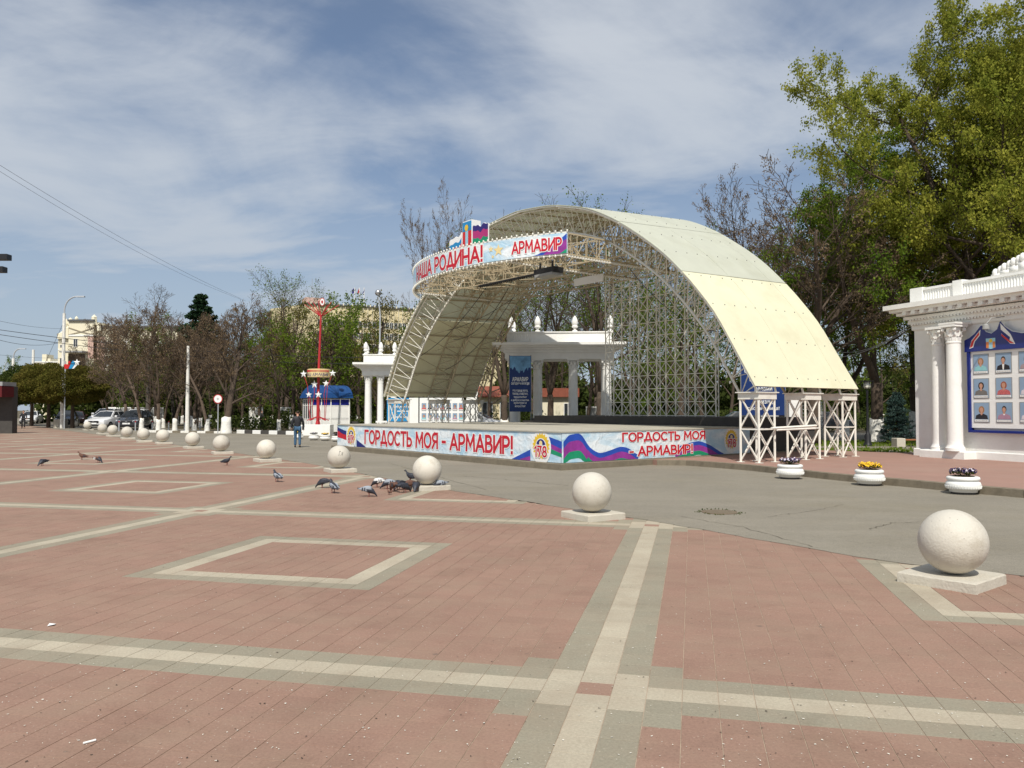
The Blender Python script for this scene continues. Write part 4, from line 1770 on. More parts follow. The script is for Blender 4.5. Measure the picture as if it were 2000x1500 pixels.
# small pits in the stone
_nt = M['stone'].node_tree
_b = _nt.nodes['Principled BSDF']
_src = _b.inputs['Base Color'].links[0].from_socket
_vo = _nt.nodes.new('ShaderNodeTexVoronoi')
_vo.inputs['Scale'].default_value = 38
_tc = _nt.nodes.new('ShaderNodeTexCoord')
_nt.links.new(_tc.outputs['Object'], _vo.inputs['Vector'])
_mr = _nt.nodes.new('ShaderNodeMapRange')
_mr.inputs[1].default_value, _mr.inputs[2].default_value, _mr.inputs[3].default_value, _mr.inputs[4].default_value = .10, .2, 1, 0
_nt.links.new(_vo.outputs['Distance'], _mr.inputs[0])
_sc = _nt.nodes.new('ShaderNodeSeparateColor')
_nt.links.new(_vo.outputs['Color'], _sc.inputs[0])
_m2 = _nt.nodes.new('ShaderNodeMapRange')
_m2.inputs[1].default_value, _m2.inputs[2].default_value, _m2.inputs[3].default_value, _m2.inputs[4].default_value = .80, .83, 0, .75
_nt.links.new(_sc.outputs[0], _m2.inputs[0])
_mm = _nt.nodes.new('ShaderNodeMath')
_mm.operation = 'MULTIPLY'
_nt.links.new(_mr.outputs[0], _mm.inputs[0])
_nt.links.new(_m2.outputs[0], _mm.inputs[1])
_mx = _nt.nodes.new('ShaderNodeMix')
_mx.data_type = 'RGBA'
_nt.links.new(_mm.outputs[0], _mx.inputs[0])
_nt.links.new(_src, _mx.inputs[6])
_mx.inputs[7].default_value = (0.12, 0.10, 0.08, 1)
_oi = _nt.nodes.new('ShaderNodeObjectInfo')
_or = _nt.nodes.new('ShaderNodeMapRange')
_or.inputs[3].default_value, _or.inputs[4].default_value = .86, 1.06
_nt.links.new(_oi.outputs['Random'], _or.inputs[0])
_os = _nt.nodes.new('ShaderNodeVectorMath')
_os.operation = 'SCALE'
_nt.links.new(_mx.outputs[2], _os.inputs[0])
_nt.links.new(_or.outputs[0], _os.inputs['Scale'])
_nt.links.new(_os.outputs[0], _b.inputs['Base Color'])

RB = 0.318
mb = MB()
prof = []
for k in range(25):
    a = -pi / 2 + pi * k / 24
    prof.append((max(RB * cos(a), .002), RB * sin(a)))
mb.lathe(prof, 40)
bo = mb.build('ball', M['stone'], smooth=True)
ballmesh = bo.data
bpy.data.objects.remove(bo)


def slab_mesh(seed):
    r = random.Random(seed)
    b = MB()
    n = 9
    w, h = .37, .112
    ring = []
    for k in range(4):
        c0, c1 = ((-w, -w), (w, -w), (w, w), (-w, w))[k], ((w, -w), (w, w), (-w, w), (-w, -w))[k]
        for j in range(n):
            u = j / n
            ring.append((c0[0] + (c1[0] - c0[0]) * u, c0[1] + (c1[1] - c0[1]) * u))
    N_ = len(ring)
    v = [(x, y, 0) for x, y in ring]
    v += [(x * (1 - r.uniform(0, .006)), y * (1 - r.uniform(0, .006)), h - .010 - r.uniform(0, .006)) for x, y in ring]
    v += [(x * (.975 - r.uniform(0, .012)), y * (.975 - r.uniform(0, .012)), h) for x, y in ring]
    f = [(i, (i + 1) % N_, N_ + (i + 1) % N_, N_ + i) for i in range(N_)] + [(N_ + i, N_ + (i + 1) % N_, 2 * N_ + (i + 1) % N_, 2 * N_ + i) for i in range(N_)]
    f.append(tuple(2 * N_ + i for i in range(N_)))
    b.add(v, f)
    o = b.build('slab', M['concrete'])
    m_ = o.data
    bpy.data.objects.remove(o)
    return m_


slabs = [slab_mesh(k) for k in range(3)]
balls = [(1862, 1120, 'nearest and largest stone ball, right of frame on a chipped slab'),
         (1156, 1000, 'speckled stone ball standing where the cream stripe meets the asphalt'),
         (834, 947, 'stone ball on the slab with a flock of pigeons at its foot'),
         (662, 915, 'stone ball with small black graffiti in front of the stage banner'),
         (520, 896, 'stone ball just left of the graffiti ball, before the walking man'),
         (432, 882, 'sixth stone ball from the front, below the round road sign'),
         (376, 872, 'seventh stone ball from the front, below the white lamp pole'),
         (318, 864, 'eighth stone ball from the front, right of the dark car'),
         (280, 860, 'ninth stone ball, first one below the dark car side'),
         (248, 855, 'tenth stone ball, right in front of the dark grey car'),
         (220, 850, 'eleventh stone ball, between the white and the dark car'),
         (200, 846, 'twelfth stone ball, before the right headlight of the white car'),
         (171, 839, 'thirteenth stone ball, before the left side of the white car'),
         (146, 835, 'farthest stone ball, beside the concrete planter box')]
for k, (x, y, lab) in enumerate(balls):
    P = at(x, y - 1, .112)
    t = thing('stone_ball', lab, 'stone ball', (P.x, P.y, 0), rnd.uniform(-.1, .1) + radians(34), 'stone balls along the edge of the plaza')
    s_ = share('slab', slabs[k % 3], t, (.05, .04, -.01), (0, 0, 0))
    share('ball', ballmesh, t, (0, 0, .112 + RB - .004), (rnd.uniform(0, 6), rnd.uniform(0, 6), rnd.uniform(0, 6)))
    if k == 3:
        g_ = MB()
        add_text(g_, 'Л к', lambda a, c, l: (a, -sqrt(max(.001, (RB + .002) ** 2 - a * a - c * c)), c), .05, .16, .05, .17, 0, .0)
        go = g_.build('graffiti', M['black'], t, loc=(0, 0, .112 + RB - .004), rotz=-radians(34) + .1)

# ------------------------------------------------------------------ tyre planters with pansies
TYRE = [(.16, 0), (.26, .02), (.30, .05), (.30, .09), (.345, .10), (.375, .14), (.38, .20), (.36, .245), (.325, .262), (.315, .27), (.345, .285), (.362, .31), (.350, .345), (.31, .36), (.24, .355), (.22, .33)]


def planter(loc, label, cat, group, fl, sc=1.0, plain=False):
    t = thing('flower_planter', label, cat, loc, rnd.uniform(0, 6), group)
    t.scale = (sc * .87, sc * .87, sc * 1.03)
    b = MB()
    b.lathe([(.26, -.01), (.27, .0), (.26, .04), (.24, .05)], 24)
    b.build('dark_base', M['dark'], t)
    b = MB()
    b.lathe(TYRE[2:], 32)
    b.build('painted_tyre', M['white'], t, smooth=True)
    b = MB()
    for k in range(40):
        a = 2 * pi * k / 40
        b.tube([(.372 * cos(a), .372 * sin(a), .125), (.384 * cos(a + .07), .384 * sin(a + .07), .175)], .011, 4)
    b.build('tread_blocks', M['white'], t, kind='stuff')
    b = MB()
    b.lathe([(.005, .33), (.25, .335), (.24, .36), (.1, .38), (.005, .385)], 20)
    b.build('soil', M['soil'], t)
    r = random.Random(fl)
    b = MB()
    for k in range(170):
        a, rr = r.uniform(0, 2 * pi), .27 * sqrt(r.random())
        x, y, z = rr * cos(a), rr * sin(a), .38 + r.uniform(0, .07)
        for j in range(2):
            an = r.uniform(0, pi * 2)
            d = Vector((cos(an), sin(an), r.uniform(-.2, .8))) * .055
            e = Vector((-sin(an), cos(an), 0)) * .02
            p_ = Vector((x, y, z))
            b.add([p_, p_ + d * .5 + e, p_ + d, p_ + d * .5 - e], [(0, 1, 2, 3)])
    b.build('leaves', M['leaf_d'], t, kind='stuff')
    b = MB()
    for k in range(120 if not plain else 60):
        a, rr = r.uniform(0, 2 * pi), .26 * sqrt(r.random())
        x, y, z = rr * 1.12 * cos(a), rr * 1.12 * sin(a), .455 + r.uniform(0, .07) - rr * .10
        nrm = Vector((r.uniform(-.8, .8), r.uniform(-1, .3), r.uniform(.3, 1))).normalized()
        u = nrm.orthogonal().normalized()
        w = nrm.cross(u)
        R_ = r.uniform(.026, .036)
        c_ = Vector((x, y, z))
        b.cur = 0 if r.random() < (.8 if fl % 2 else .72) else 1
        v = [c_ + nrm * .004]
        for j in range(10):
            an = 2 * pi * j / 10
            q_ = R_ * (1 if j % 2 else .8)
            v.append(c_ + u * (q_ * cos(an)) + w * (q_ * sin(an)))
        b.add(v, [(0, 1 + j, 1 + (j + 1) % 10) for j in range(10)])
        b.cur = 2
        b.add([c_ + nrm * .008 + u * (.008 * cos(an)) + w * (.008 * sin(an)) for an in (0, 1.6, 3.1, 4.7)], [(0, 1, 2, 3)])
    ms = [M['pansy_y'], M['pansy_y2'], M['black']] if fl % 2 else [M['pansy_v'], M['pansy_w'], M['pansy_y']]
    b.build('flowers', ms, t, kind='stuff')
    return t


M['pansy_y'] = mat('pansy_yellow', (0.80, 0.50, 0.02), .6)
M['pansy_y2'] = mat('pansy_orange', (0.70, 0.33, 0.02), .6)
M['pansy_v'] = mat('pansy_violet', (0.035, 0.02, 0.10), .6)
M['pansy_w'] = mat('pansy_white', (0.62, 0.58, 0.70), .6)
for x, y, fl, lab in ((1546, 936, 2, 'white tyre planter of dark violet pansies before the canopy towers'),
                      (1702, 949, 3, 'white tyre planter full of yellow pansies beside the kerb'),
                      (1887, 966, 4, 'rightmost white tyre planter with violet pansies, near the big stone ball')):
    P = at(x, y)
    planter((P.x, P.y + .1, 0), lab, 'planter', 'painted tyre planters with pansies', fl)
for k, (x, y, fl) in enumerate(((582, 858, 5), (612, 860, 6), (634, 861, 7), (657, 863, 8), (686, 866, 9))):
    P = at(x, y)
    planter((P.x, P.y + .1, 0), ['leftmost small planter of yellow pansies left of the walking man',
                                 'small planter of violet pansies just right of the walking man',
                                 'middle white planter of yellow pansies below the blue roofed kiosk',
                                 'small planter of violet pansies near the stage banner',
                                 'small planter of yellow pansies against the left end of the stage'][k], 'planter', 'painted tyre planters with pansies', fl, .86, True)

# ------------------------------------------------------------------ white wall with the honour board (right)
WD = Vector((.36, -.93, 0)).normalized()
WN = Vector((-.93, -.36, 0)).normalized()
WO = Vector((14.05, 27.46, 0))
WROT = atan2(WD.y, WD.x)                 # local x along the wall, local -y towards the viewer
wall = thing('colonnade_wall', 'white classical wall with paired columns and cornice at the right edge', 'wall', WO, WROT)


def wb(name, m_, fn, parent=None, **k):
    b = MB()
    fn(b)
    return b.build(name, m_, parent or wall, **k)


WL = 9.5
wb('wall_body', M['plaster'], lambda b: b.box(0, 0, .1, WL, 1.3, 4.72))
wb('base_course', M['plaster'], lambda b: b.bbox(-.06, -.06, .1, WL, -.003, .42, .03))


def corn(b):
    for z0, z1, o in ((4.52, 4.68, .06), (4.72, 4.84, .14), (4.88, 4.98, .24), (5.02, 5.12, .40), (5.14, 5.24, .56), (5.24, 5.40, .70)):
        b.box(-o, -o, z0, WL, 1.3 + o, z1)
    b.box(-.04, -.04, 4.5, WL, 1.34, 5.3)


wb('cornice', M['plaster'], corn)
b = MB()
for z_, o, st in ((4.70, .10, .115), (4.86, .19, .125)):
    for k in range(int(WL / st)):
        x = k * st
        b.box(x, -o - .05, z_ - .028, x + st * .62, -o + .03, z_ + .018)
    for k in range(9):
        b.box(-o - .05, k * st, z_ - .028, -o + .03, k * st + st * .6, z_ + .018)
b.build('bead_moulding', M['plaster'], wall, kind='stuff')
for k in range(26):
    wb('modillion', M['plaster'], lambda b: b.box(k * .36, -.56, 5.02, k * .36 + .16, -.40, 5.138))


def parap(b):
    b.box(.0, .0, 5.40, WL, .30, 5.86)
    b.box(-.04, -.05, 5.40, WL, .34, 5.50)
    b.box(-.05, -.06, 5.86, WL, .35, 5.94)


wb('parapet', M['plaster'], parap)
wb('corner_block', M['plaster'], lambda b: b.box(-.08, -.09, 5.4, .42, .4, 5.97))
wb('parapet_pier', M['plaster'], lambda b: b.box(1.6, -.08, 5.4, 1.95, .36, 6.0))
fl = MB()
for k in range(90):
    x = .5 + k * .1
    if 1.5 < x < 2.0:
        continue
    fl.tube([(x, .012, 5.505), (x, .012, 5.855)], .043, 8, False)
fl.build('fluting', M['plaster'], wall, kind='stuff')
# garland of plaster scrolls on the roof edge
gs = MB()
for k in range(34):
    x = 3.0 + k * .15
    h = 6.05 + .42 * sin(min(1, k / 10) * pi / 2)
    gs.ball((x, .1 + .03 * (k % 2), h), .10, 7, 5, 1.4)
    gs.ball((x, .12, h - .12), .08, 6, 4, 1.2)
for k in range(12):
    gs.box(2.9 + k * .3, .02, 5.95, 3.2 + k * .3, .2, 6.0 + .3 * min(1, k / 4))
gs.build('plaster_garland', M['plaster'], wall, smooth=True, kind='stuff')


def column(parent, loc, r, z0, z1, cap=.62, mt='plaster', nseg=24, detail=True):
    t = thing('column', None, None)
    t.parent = parent
    t.location = loc
    b = MB()
    b.lathe([(r * 1.25, z0), (r * 1.25, z0 + .10), (r * 1.1, z0 + .13), (r * 1.0, z0 + .22), (r, z0 + .4), (r * .985, z0 + 1.5), (r * .90, z1 - cap), (r * .97, z1 - cap + .02), (r * .97, z1 - cap + .06), (r * .88, z1 - cap + .08), (r * .9, z1 - .1)], nseg)
    b.build('shaft', M[mt], t, smooth=True, auto=35)
    b = MB()
    b.box(-r * 1.25, -r * 1.25, z1 - .085, r * 1.25, r * 1.25, z1)
    if detail:
        for row, (zz_, rr, h) in enumerate(((z1 - cap + .08, r * .98, .2), (z1 - cap + .22, r * 1.08, .2))):
            for k in range(8):
                a = 2 * pi * (k + .5 * row) / 8
                c_, s_ = cos(a), sin(a)
                tx, ty = -s_, c_
                w = r * .3
                pts_ = [(rr * .92 * c_ - tx * w, rr * .92 * s_ - ty * w, zz_), (rr * .92 * c_ + tx * w, rr * .92 * s_ + ty * w, zz_),
                        (rr * 1.02 * c_ + tx * w * .9, rr * 1.02 * s_ + ty * w * .9, zz_ + h * .7), (rr * 1.28 * c_ + tx * w * .3, rr * 1.28 * s_ + ty * w * .3, zz_ + h),
                        (rr * 1.28 * c_ - tx * w * .3, rr * 1.28 * s_ - ty * w * .3, zz_ + h), (rr * 1.02 * c_ - tx * w * .9, rr * 1.02 * s_ - ty * w * .9, zz_ + h * .7),
                        (rr * .85 * c_, rr * .85 * s_, zz_ + h * .7)]
                b.add(pts_, [(0, 1, 2, 5), (5, 2, 3, 4), (6, 5, 4), (6, 3, 2), (6, 4, 3), (0, 5, 6), (1, 6, 2)])
        for k in range(4):
            a = pi / 4 + k * pi / 2
            b.lathe([(r * .12, -.06), (r * .24, -.02), (r * .24, .05), (r * .1, .08)], 8, (r * 1.3 * cos(a), r * 1.3 * sin(a), z1 - .17))
    b.build('capital', M[mt], t)
    return t


column(wall, (1.16, -.26, 0), .215, .42, 4.5)
column(wall, (1.93, -.48, 0), .235, .42, 4.5)
wb('column_plinth', M['plaster'], lambda b: b.bbox(.68, -.62, .12, 2.35, -.064, .42, .03))
wb('architrave_block', M['plaster'], lambda b: b.box(1.62, -.78, 4.50, 2.25, -.062, 4.56))
# honour board
board = thing('honour_board', 'blue framed board with rows of portrait photos hanging on the white wall', 'board', WO + WD * 2.25 + WN * .02, WROT)
BO = (2.25, -.02)
b = MB()
b.box(0, -.10, 1.17, 6.2, 0, 3.75)
b.build('board_panel', M['pwhite'], board)
for (x0, z0, x1, z1) in ((-.09, 1.10, -.002, 3.66), (-.09, 1.02, 6.2, 1.098)):
    b = MB()
    b.bbox(x0, -.16, z0, x1, .0, z1, .01)
    b.build('frame', M['boardblue'], board)
# header with swooping peaks
hp = [(-.16, 3.60), (-.16, 3.98), (.02, 4.05), (.22, 4.18), (.42, 4.40), (.46, 4.40), (.58, 4.20), (.78, 4.12), (.98, 4.24), (1.08, 4.48), (1.22, 4.30), (1.45, 4.13), (1.75, 4.05), (2.1, 4.03), (6.2, 4.05), (6.2, 3.60)]
b = MB()
n = len(hp)
b.add([(x, -.17, z) for x, z in hp] + [(x, -.11, z) for x, z in hp], [tuple(range(n)), tuple(range(2 * n - 1, n - 1, -1))] + [(i, n + i, n + (i + 1) % n, (i + 1) % n) for i in range(n)])
hd = b.build('header', M['boardblue'], board)
b = MB()
hw_ = [(x, z + .012) for x, z in hp[1:15]]
b.tube([(x, -.14, z) for x, z in hw_], .014, 4)
b.build('white_edging', M['pwhite'], hd)


def flatpoly(pts_, m_, nm, par, y=-.175):
    b = MB()
    b.add([(x, y, z) for x, z in pts_], [tuple(range(len(pts_)))])
    return b.build(nm, M[m_], par)


flatpoly([(.02, 3.70), (.16, 3.74), (.22, 3.92), (.40, 4.10), (.42, 4.28), (.20, 4.06), (.10, 3.96)], 'pwhite', 'flag_outline', hd, -.173)
flatpoly([(.04, 3.73), (.13, 3.76), (.20, 3.94), (.38, 4.12), (.38, 4.22), (.20, 4.03), (.11, 3.94)], 'crestred', 'flag_print', hd, -.178)
flatpoly([(1.09, 4.42), (1.12, 4.05), (1.40, 3.76), (1.56, 3.74), (1.42, 4.05)], 'pwhite', 'flag_outline', hd, -.173)
flatpoly([(1.10, 4.22), (1.12, 4.10), (1.38, 3.86), (1.40, 3.96)], 'pnavy', 'flag_print', hd, -.177)
flatpoly([(1.12, 4.09), (1.13, 4.02), (1.40, 3.78), (1.54, 3.76), (1.39, 3.86)], 'crestred', 'flag_print', hd, -.179)
flatpoly([(.62, 3.68), (.60, 3.98), (.92, 3.98), (.92, 3.68), (.77, 3.64)], 'plight', 'crest_print', hd, -.177)
flatpoly([(.61, 3.68), (.61, 3.87), (.70, 3.87), (.70, 3.68)], 'porange', 'crest_print', hd, -.180)
flatpoly([(.83, 3.68), (.83, 3.87), (.91, 3.87), (.91, 3.68)], 'porange', 'crest_print', hd, -.180)
b = MB()
b.lathe([(.06, 0), (.06, .003)], 12)
o = b.build('sun_print', M['pyellow'], hd, loc=(.765, -.178, 3.90))
o.rotation_euler = (pi / 2, 0, 0)

PEOPLE = [[('hair_f', 'teal', 1), ('hair', 'dkjacket', 0), ('black', 'dusty', 1)],
          [('hair', 'check', 1), ('hair_r', 'redtop', 1), ('hair', 'shirt', 0)],
          [('hair_f', 'dkjacket', 1), ('hair', 'mauve', 0), ('bald', 'shirt', 0)]]
M['hair_f'] = mat('hair_fair', (0.33, 0.17, 0.07), .6)
M['hair_r'] = mat('hair_red', (0.32, 0.09, 0.04), .6)
M['bald'] = M['skin']
M['teal'] = mat('cloth_teal', (0.25, 0.52, 0.55), .7)
M['dkjacket'] = mat('cloth_dark', (0.02, 0.018, 0.025), .7)
M['dusty'] = mat('cloth_dusty', (0.36, 0.27, 0.28), .7)
M['check'] = mat('cloth_check', (0.16, 0.15, 0.14), .7, .6, 60)
M['redtop'] = mat('cloth_red', (0.50, 0.12, 0.12), .7, .7, 40)
M['shirt'] = mat('cloth_shirt', (0.62, 0.58, 0.62), .7)
M['mauve'] = mat('cloth_mauve', (0.38, 0.22, 0.30), .7)


def ell(cx_, cz_, rx, rz, n=18, a0=0, a1=2 * pi):
    return [(cx_ + rx * cos(a0 + (a1 - a0) * k / n), cz_ + rz * sin(a0 + (a1 - a0) * k / n)) for k in range(n)]


def portrait(par, x, z, w, h, hair, cloth, fem, y0):
    t = thing('portrait_photo', None, None)
    t.parent = par
    t.location = (x, y0, z)
    b = MB()
    b.box(-w / 2 - .022, -.012, -h / 2 - .022, w / 2 + .022, 0, h / 2 + .022)
    b.build('photo_frame', M['grey'], t)
    flatpoly([(-w / 2, -h / 2), (w / 2, -h / 2), (w / 2, h / 2), (-w / 2, h / 2)], 'photo', 'photo_print', t, -.014)
    s_ = h / .63
    if fem:
        flatpoly(ell(0, .085 * s_, .105 * s_, .125 * s_), hair, 'hair_print', t, -.016)
    else:
        flatpoly(ell(0, .11 * s_, .078 * s_, .105 * s_), hair, 'hair_print', t, -.016)
    flatpoly([(-.23 * s_, -.22 * s_), (-.20 * s_, -.10 * s_), (-.08 * s_, -.045 * s_), (.08 * s_, -.045 * s_), (.20 * s_, -.10 * s_), (.23 * s_, -.22 * s_)], cloth, 'clothes_print', t, -.018)
    flatpoly([(-.04 * s_, -.05 * s_), (.04 * s_, -.05 * s_), (.035 * s_, .04 * s_), (-.035 * s_, .04 * s_)], 'skin', 'neck_print', t, -.020)
    flatpoly([(-.045 * s_, -.045 * s_), (0, -.10 * s_), (.045 * s_, -.045 * s_)], 'skin' if fem else 'pwhite', 'collar_print', t, -.0205)
    flatpoly(ell(0, .085 * s_ - (0 if hair != 'bald' else -.01), .062 * s_, .082 * s_), 'skin', 'face_print', t, -.022)
    if cloth == 'dkjacket' and not fem:
        flatpoly([(-.035 * s_, -.05 * s_), (.035 * s_, -.05 * s_), (.02 * s_, -.22 * s_), (-.02 * s_, -.22 * s_)], 'pwhite', 'shirt_print', t, -.0195)
    flatpoly([(-w / 2 + .012, -h / 2 + .01), (w / 2 - .012, -h / 2 + .01), (w / 2 - .012, -h / 2 + .075), (-w / 2 + .012, -h / 2 + .075)], 'pwhite', 'name_strip', t, -.024)
    b = MB()
    r = random.Random(int(x * 100 + z * 10))
    xx = -w / 2 + .04
    while xx < w / 2 - .05:
        l_ = r.uniform(.02, .06)
        b.add([(xx, -.026, -h / 2 + .035), (xx + l_, -.026, -h / 2 + .035), (xx + l_, -.026, -h / 2 + .05), (xx, -.026, -h / 2 + .05)], [(0, 1, 2, 3)])
        xx += l_ + .015
    b.build('caption_strokes', M['grey'], t, kind='stuff')
    return t


for r_, zt in enumerate((3.19, 2.42, 1.66)):
    for c_ in range(7):
        hair, cloth, fem = PEOPLE[r_][c_ % 3] if c_ < 3 else PEOPLE[(r_ + c_) % 3][(c_ * 2) % 3]
        portrait(board, .36 + c_ * .76, zt, .50, .60, hair, cloth, fem, -.10)
# small wall lamp shadowing the board
lp = thing('wall_spotlight', 'thin armed spotlight sticking out above the honour board', 'lamp', WO + WD * 3.4 + WN * .1, WROT)
b = MB()
b.tube([(0, 0, 4.62), (0, -.55, 4.55), (.02, -.8, 4.36)], .018, 6)
b.build('arm', M['grey'], lp)
b = MB()
b.lathe([(.03, 0), (.08, -.04), (.10, -.16), (.06, -.17)], 10, (.02, -.82, 4.36))
b.build('lamp_head', M['grey'], lp)
# wires from the wall to the trees
for k, (x, y, lab) in enumerate(((1655, 640, 'upper thin wire from the white wall cornice into the trees'), (1600, 655, 'lower thin wire from the white wall cornice into the trees'))):
    b = MB()
    A, B = atd(1783, 632 + k * 6, 27.8), atd(x - 100, y, 44)
    b.tube([A.lerp(B, u) - Vector((0, 0, 1.2 * 4 * u * (1 - u))) for u in np.linspace(0, 1, 16)], .012, 4)
    tag(b.build('overhead_wire', M['grey']), lab, 'wire')


# ------------------------------------------------------------------ porticos behind the stage
def finial(par, loc, sc=1.0):
    b = MB()
    b.lathe([(.16, 0), (.16, .08), (.08, .12), (.07, .2), (.15, .24), (.19, .28), (.19, .34), (.14, .38), (.17, .46), (.19, .56), (.17, .7), (.11, .86), (.03, .98)], 14)
    o = b.build('pine_finial', M['plaster'], par, smooth=True, auto=40, loc=loc)
    o.scale = (sc, sc, sc)
    return o


def portico(name, label, loc, rot, W, D, cols, ztop, fin, pr=.23):
    t = thing(name, label, 'portico', loc, rot)
    b = MB()
    for z0, z1, o in ((ztop, ztop + .35, 0), (ztop + .35, ztop + .5, .08), (ztop + .5, ztop + .62, .2), (ztop + .62, ztop + .72, .42), (ztop + .72, ztop + .86, .62)):
        b.box(-W / 2 - o, -o, z0, W / 2 + o, D + o, z1)
    b.build('entablature', M['plaster'], t)
    b = MB()
    b.box(-W / 2 + .1, .12, ztop + .86, W / 2 - .1, .4, ztop + 1.42)
    b.box(-W / 2 + .1, D - .4, ztop + .86, W / 2 - .1, D - .12, ztop + 1.42)
    b.box(-W / 2 + .1, .4, ztop + .86, -W / 2 + .4, D - .4, ztop + 1.42)
    b.box(W / 2 - .4, .4, ztop + .86, W / 2 - .1, D - .4, ztop + 1.42)
    b.box(-W / 2 + .04, .06, ztop + 1.42, W / 2 - .04, D - .06, ztop + 1.48)
    b.build('parapet', M['plaster'], t)
    b = MB()
    k = 0
    x = -W / 2 + .2
    while x < -W / 2 + 1.5:
        b.tube([(x, .11, ztop + .95), (x, .11, ztop + 1.38)], .03, 5, False)
        x += .1
    for k in range(int(W / .14)):
        b.box(-W / 2 + k * .14, -.06, ztop + .36, -W / 2 + k * .14 + .08, -.005, ztop + .42)
    b.build('mouldings', M['plaster'], t, kind='stuff')
    for x, y in cols:
        column(t, (x, y, 0), pr, .0, ztop, .55, nseg=18)
    for x, y in fin:
        finial(t, (x, y, ztop + 1.48), .88)
    b = MB()
    b.bbox(-W / 2 - .2, -.25, -.05, W / 2 + .2, D + .25, .15, .02)
    b.build('base_step', M['plaster'], t)
    return t


c = atd(1092, 800, 42.0)
portico('garden_portico', 'white columned portico with pine finials in shade behind the stage', (c.x, 42.0, 0), radians(-4), 5.8, 2.4,
        [(-2.45, .35), (-1.15, .35), (.75, .35), (2.55, .35), (-2.45, 2.0), (2.55, 2.0)], 4.45,
        [(-2.6, .3), (-1.15, .3), (.85, .3), (2.75, .3), (-2.6, 2.1)], .26)
c = atd(742, 800, 55)
portico('corner_portico', 'small white corner portico with three pine finials left of the canopy', (c.x, 55, 0), radians(8), 2.5, 2.5,
        [(-.85, .35), (.02, .35), (.95, .35), (-.85, 2.1), (.95, 2.1)], 4.15, [(-1.0, .3), (.05, .3), (1.0, .3), (-1.0, 2.2)], .22)
# low balustrade beside it
bl = thing('balustrade', 'low white balustrade between portico column and blue board', 'balustrade', atd(757, 800, 54.5) * 1.0, 0)
bl.location.z = 0
for k in range(12):
    b = MB()
    b.lathe([(.05, .25), (.07, .3), (.09, .45), (.05, .65), (.04, .8), (.06, .85)], 8)
    b.build('baluster', M['plaster'], bl, loc=(-.6 + k * .24, 0, 0))
b = MB()
b.bbox(-.8, -.1, .85, 2.3, .1, .97)
b.build('handrail', M['plaster'], bl)
b = MB()
b.bbox(-.8, -.12, 0, 2.3, .12, .25)
b.build('footing', M['plaster'], bl)


def box_thing(name, label, cat, px0, px1, ytop, d, m_, depth=.3, ybot=None, zb=0.0, rot=0):
    A, B = atd(px0, ytop, d), atd(px1, ytop, d)
    zt = A.z
    if ybot is not None:
        zb = atd(px0, ybot, d).z
    b = MB()
    b.bbox(0, 0, zb, B.x - A.x, depth, zt, .01)
    o = b.build(name, M[m_], loc=(A.x, d, 0), rotz=rot)
    return tag(o, label, cat)


pier = box_thing('white_pier', 'plain square white pier right of the small blue board', 'pier', 799, 817, 777, 53.5, 'plaster', .5)
gate = thing('tall_pylon', 'tall tapering white pylon beside the left flank of the canopy', 'pylon', (atd(905, 800, 52).x, 52, 0))
b = MB()
b.add([(0, 0, 0), (.95, 0, 0), (.95, .7, 0), (0, .7, 0), (.42, .02, 5.2), (.92, .02, 5.2), (.92, .65, 5.2), (.42, .65, 5.2)], [(0, 1, 5, 4), (1, 2, 6, 5), (2, 3, 7, 6), (3, 0, 4, 7), (4, 5, 6, 7)])
b.build('shaft', M['plaster'], gate)
b = MB()
b.bbox(-.05, -.05, 0, 1.0, .75, .3)
b.build('plinth', M['plaster'], gate)
# photo board on the left
hb2 = thing('photo_board', 'white board of small portraits under the left flank of the canopy', 'board', (atd(818, 800, 53.5).x, 53.5, 0))
W2 = atd(905, 800, 53.5).x - atd(818, 800, 53.5).x
b = MB()
b.bbox(0, 0, 0, W2, .35, .75)
b.build('low_wall', M['plaster'], hb2)
b = MB()
b.box(0.05, 0, .75, W2, .2, 2.55)
b.build('panel', M['pwhite'], hb2)
b = MB()
b.box(0.05, -.05, .78, W2, -.005, .90)
b.build('frame', M['grey'], hb2)
for r_ in range(2):
    for c_ in range(7):
        hair, cloth, fem = PEOPLE[(r_ + c_) % 3][(c_ * 2 + r_) % 3]
        portrait(hb2, .35 + c_ * .42, 1.25 + r_ * .68, .27, .48, hair, cloth, fem, 0)
# small blue board
bb = thing('blue_notice_board', 'small turquoise blue notice board beside the balustrade', 'board', (atd(756, 800, 54).x, 54, 0))
b = MB()
w_ = atd(801, 800, 54).x - atd(756, 800, 54).x
b.box(0, -.05, .95, w_, 0, 2.55)
b.build('panel', M['crestblue'], bb)
for z_, a, c_ in ((1.9, .5, 1.3), (1.6, .7, 1.35), (1.2, .6, 1.3)):
    b = MB()
    r = random.Random(int(z_ * 10))
    x = a
    while x < c_ + .1:
        l_ = r.uniform(.03, .08)
        b.box(x, -.058, z_, x + l_, -.052, z_ + .08)
        x += l_ + .02
    b.build('text_strokes', M['pwhite'], bb, kind='stuff')
b = MB()
b.box(.02, 0, 0, .1, .08, .95)
b.build('post', M['grey'], bb)


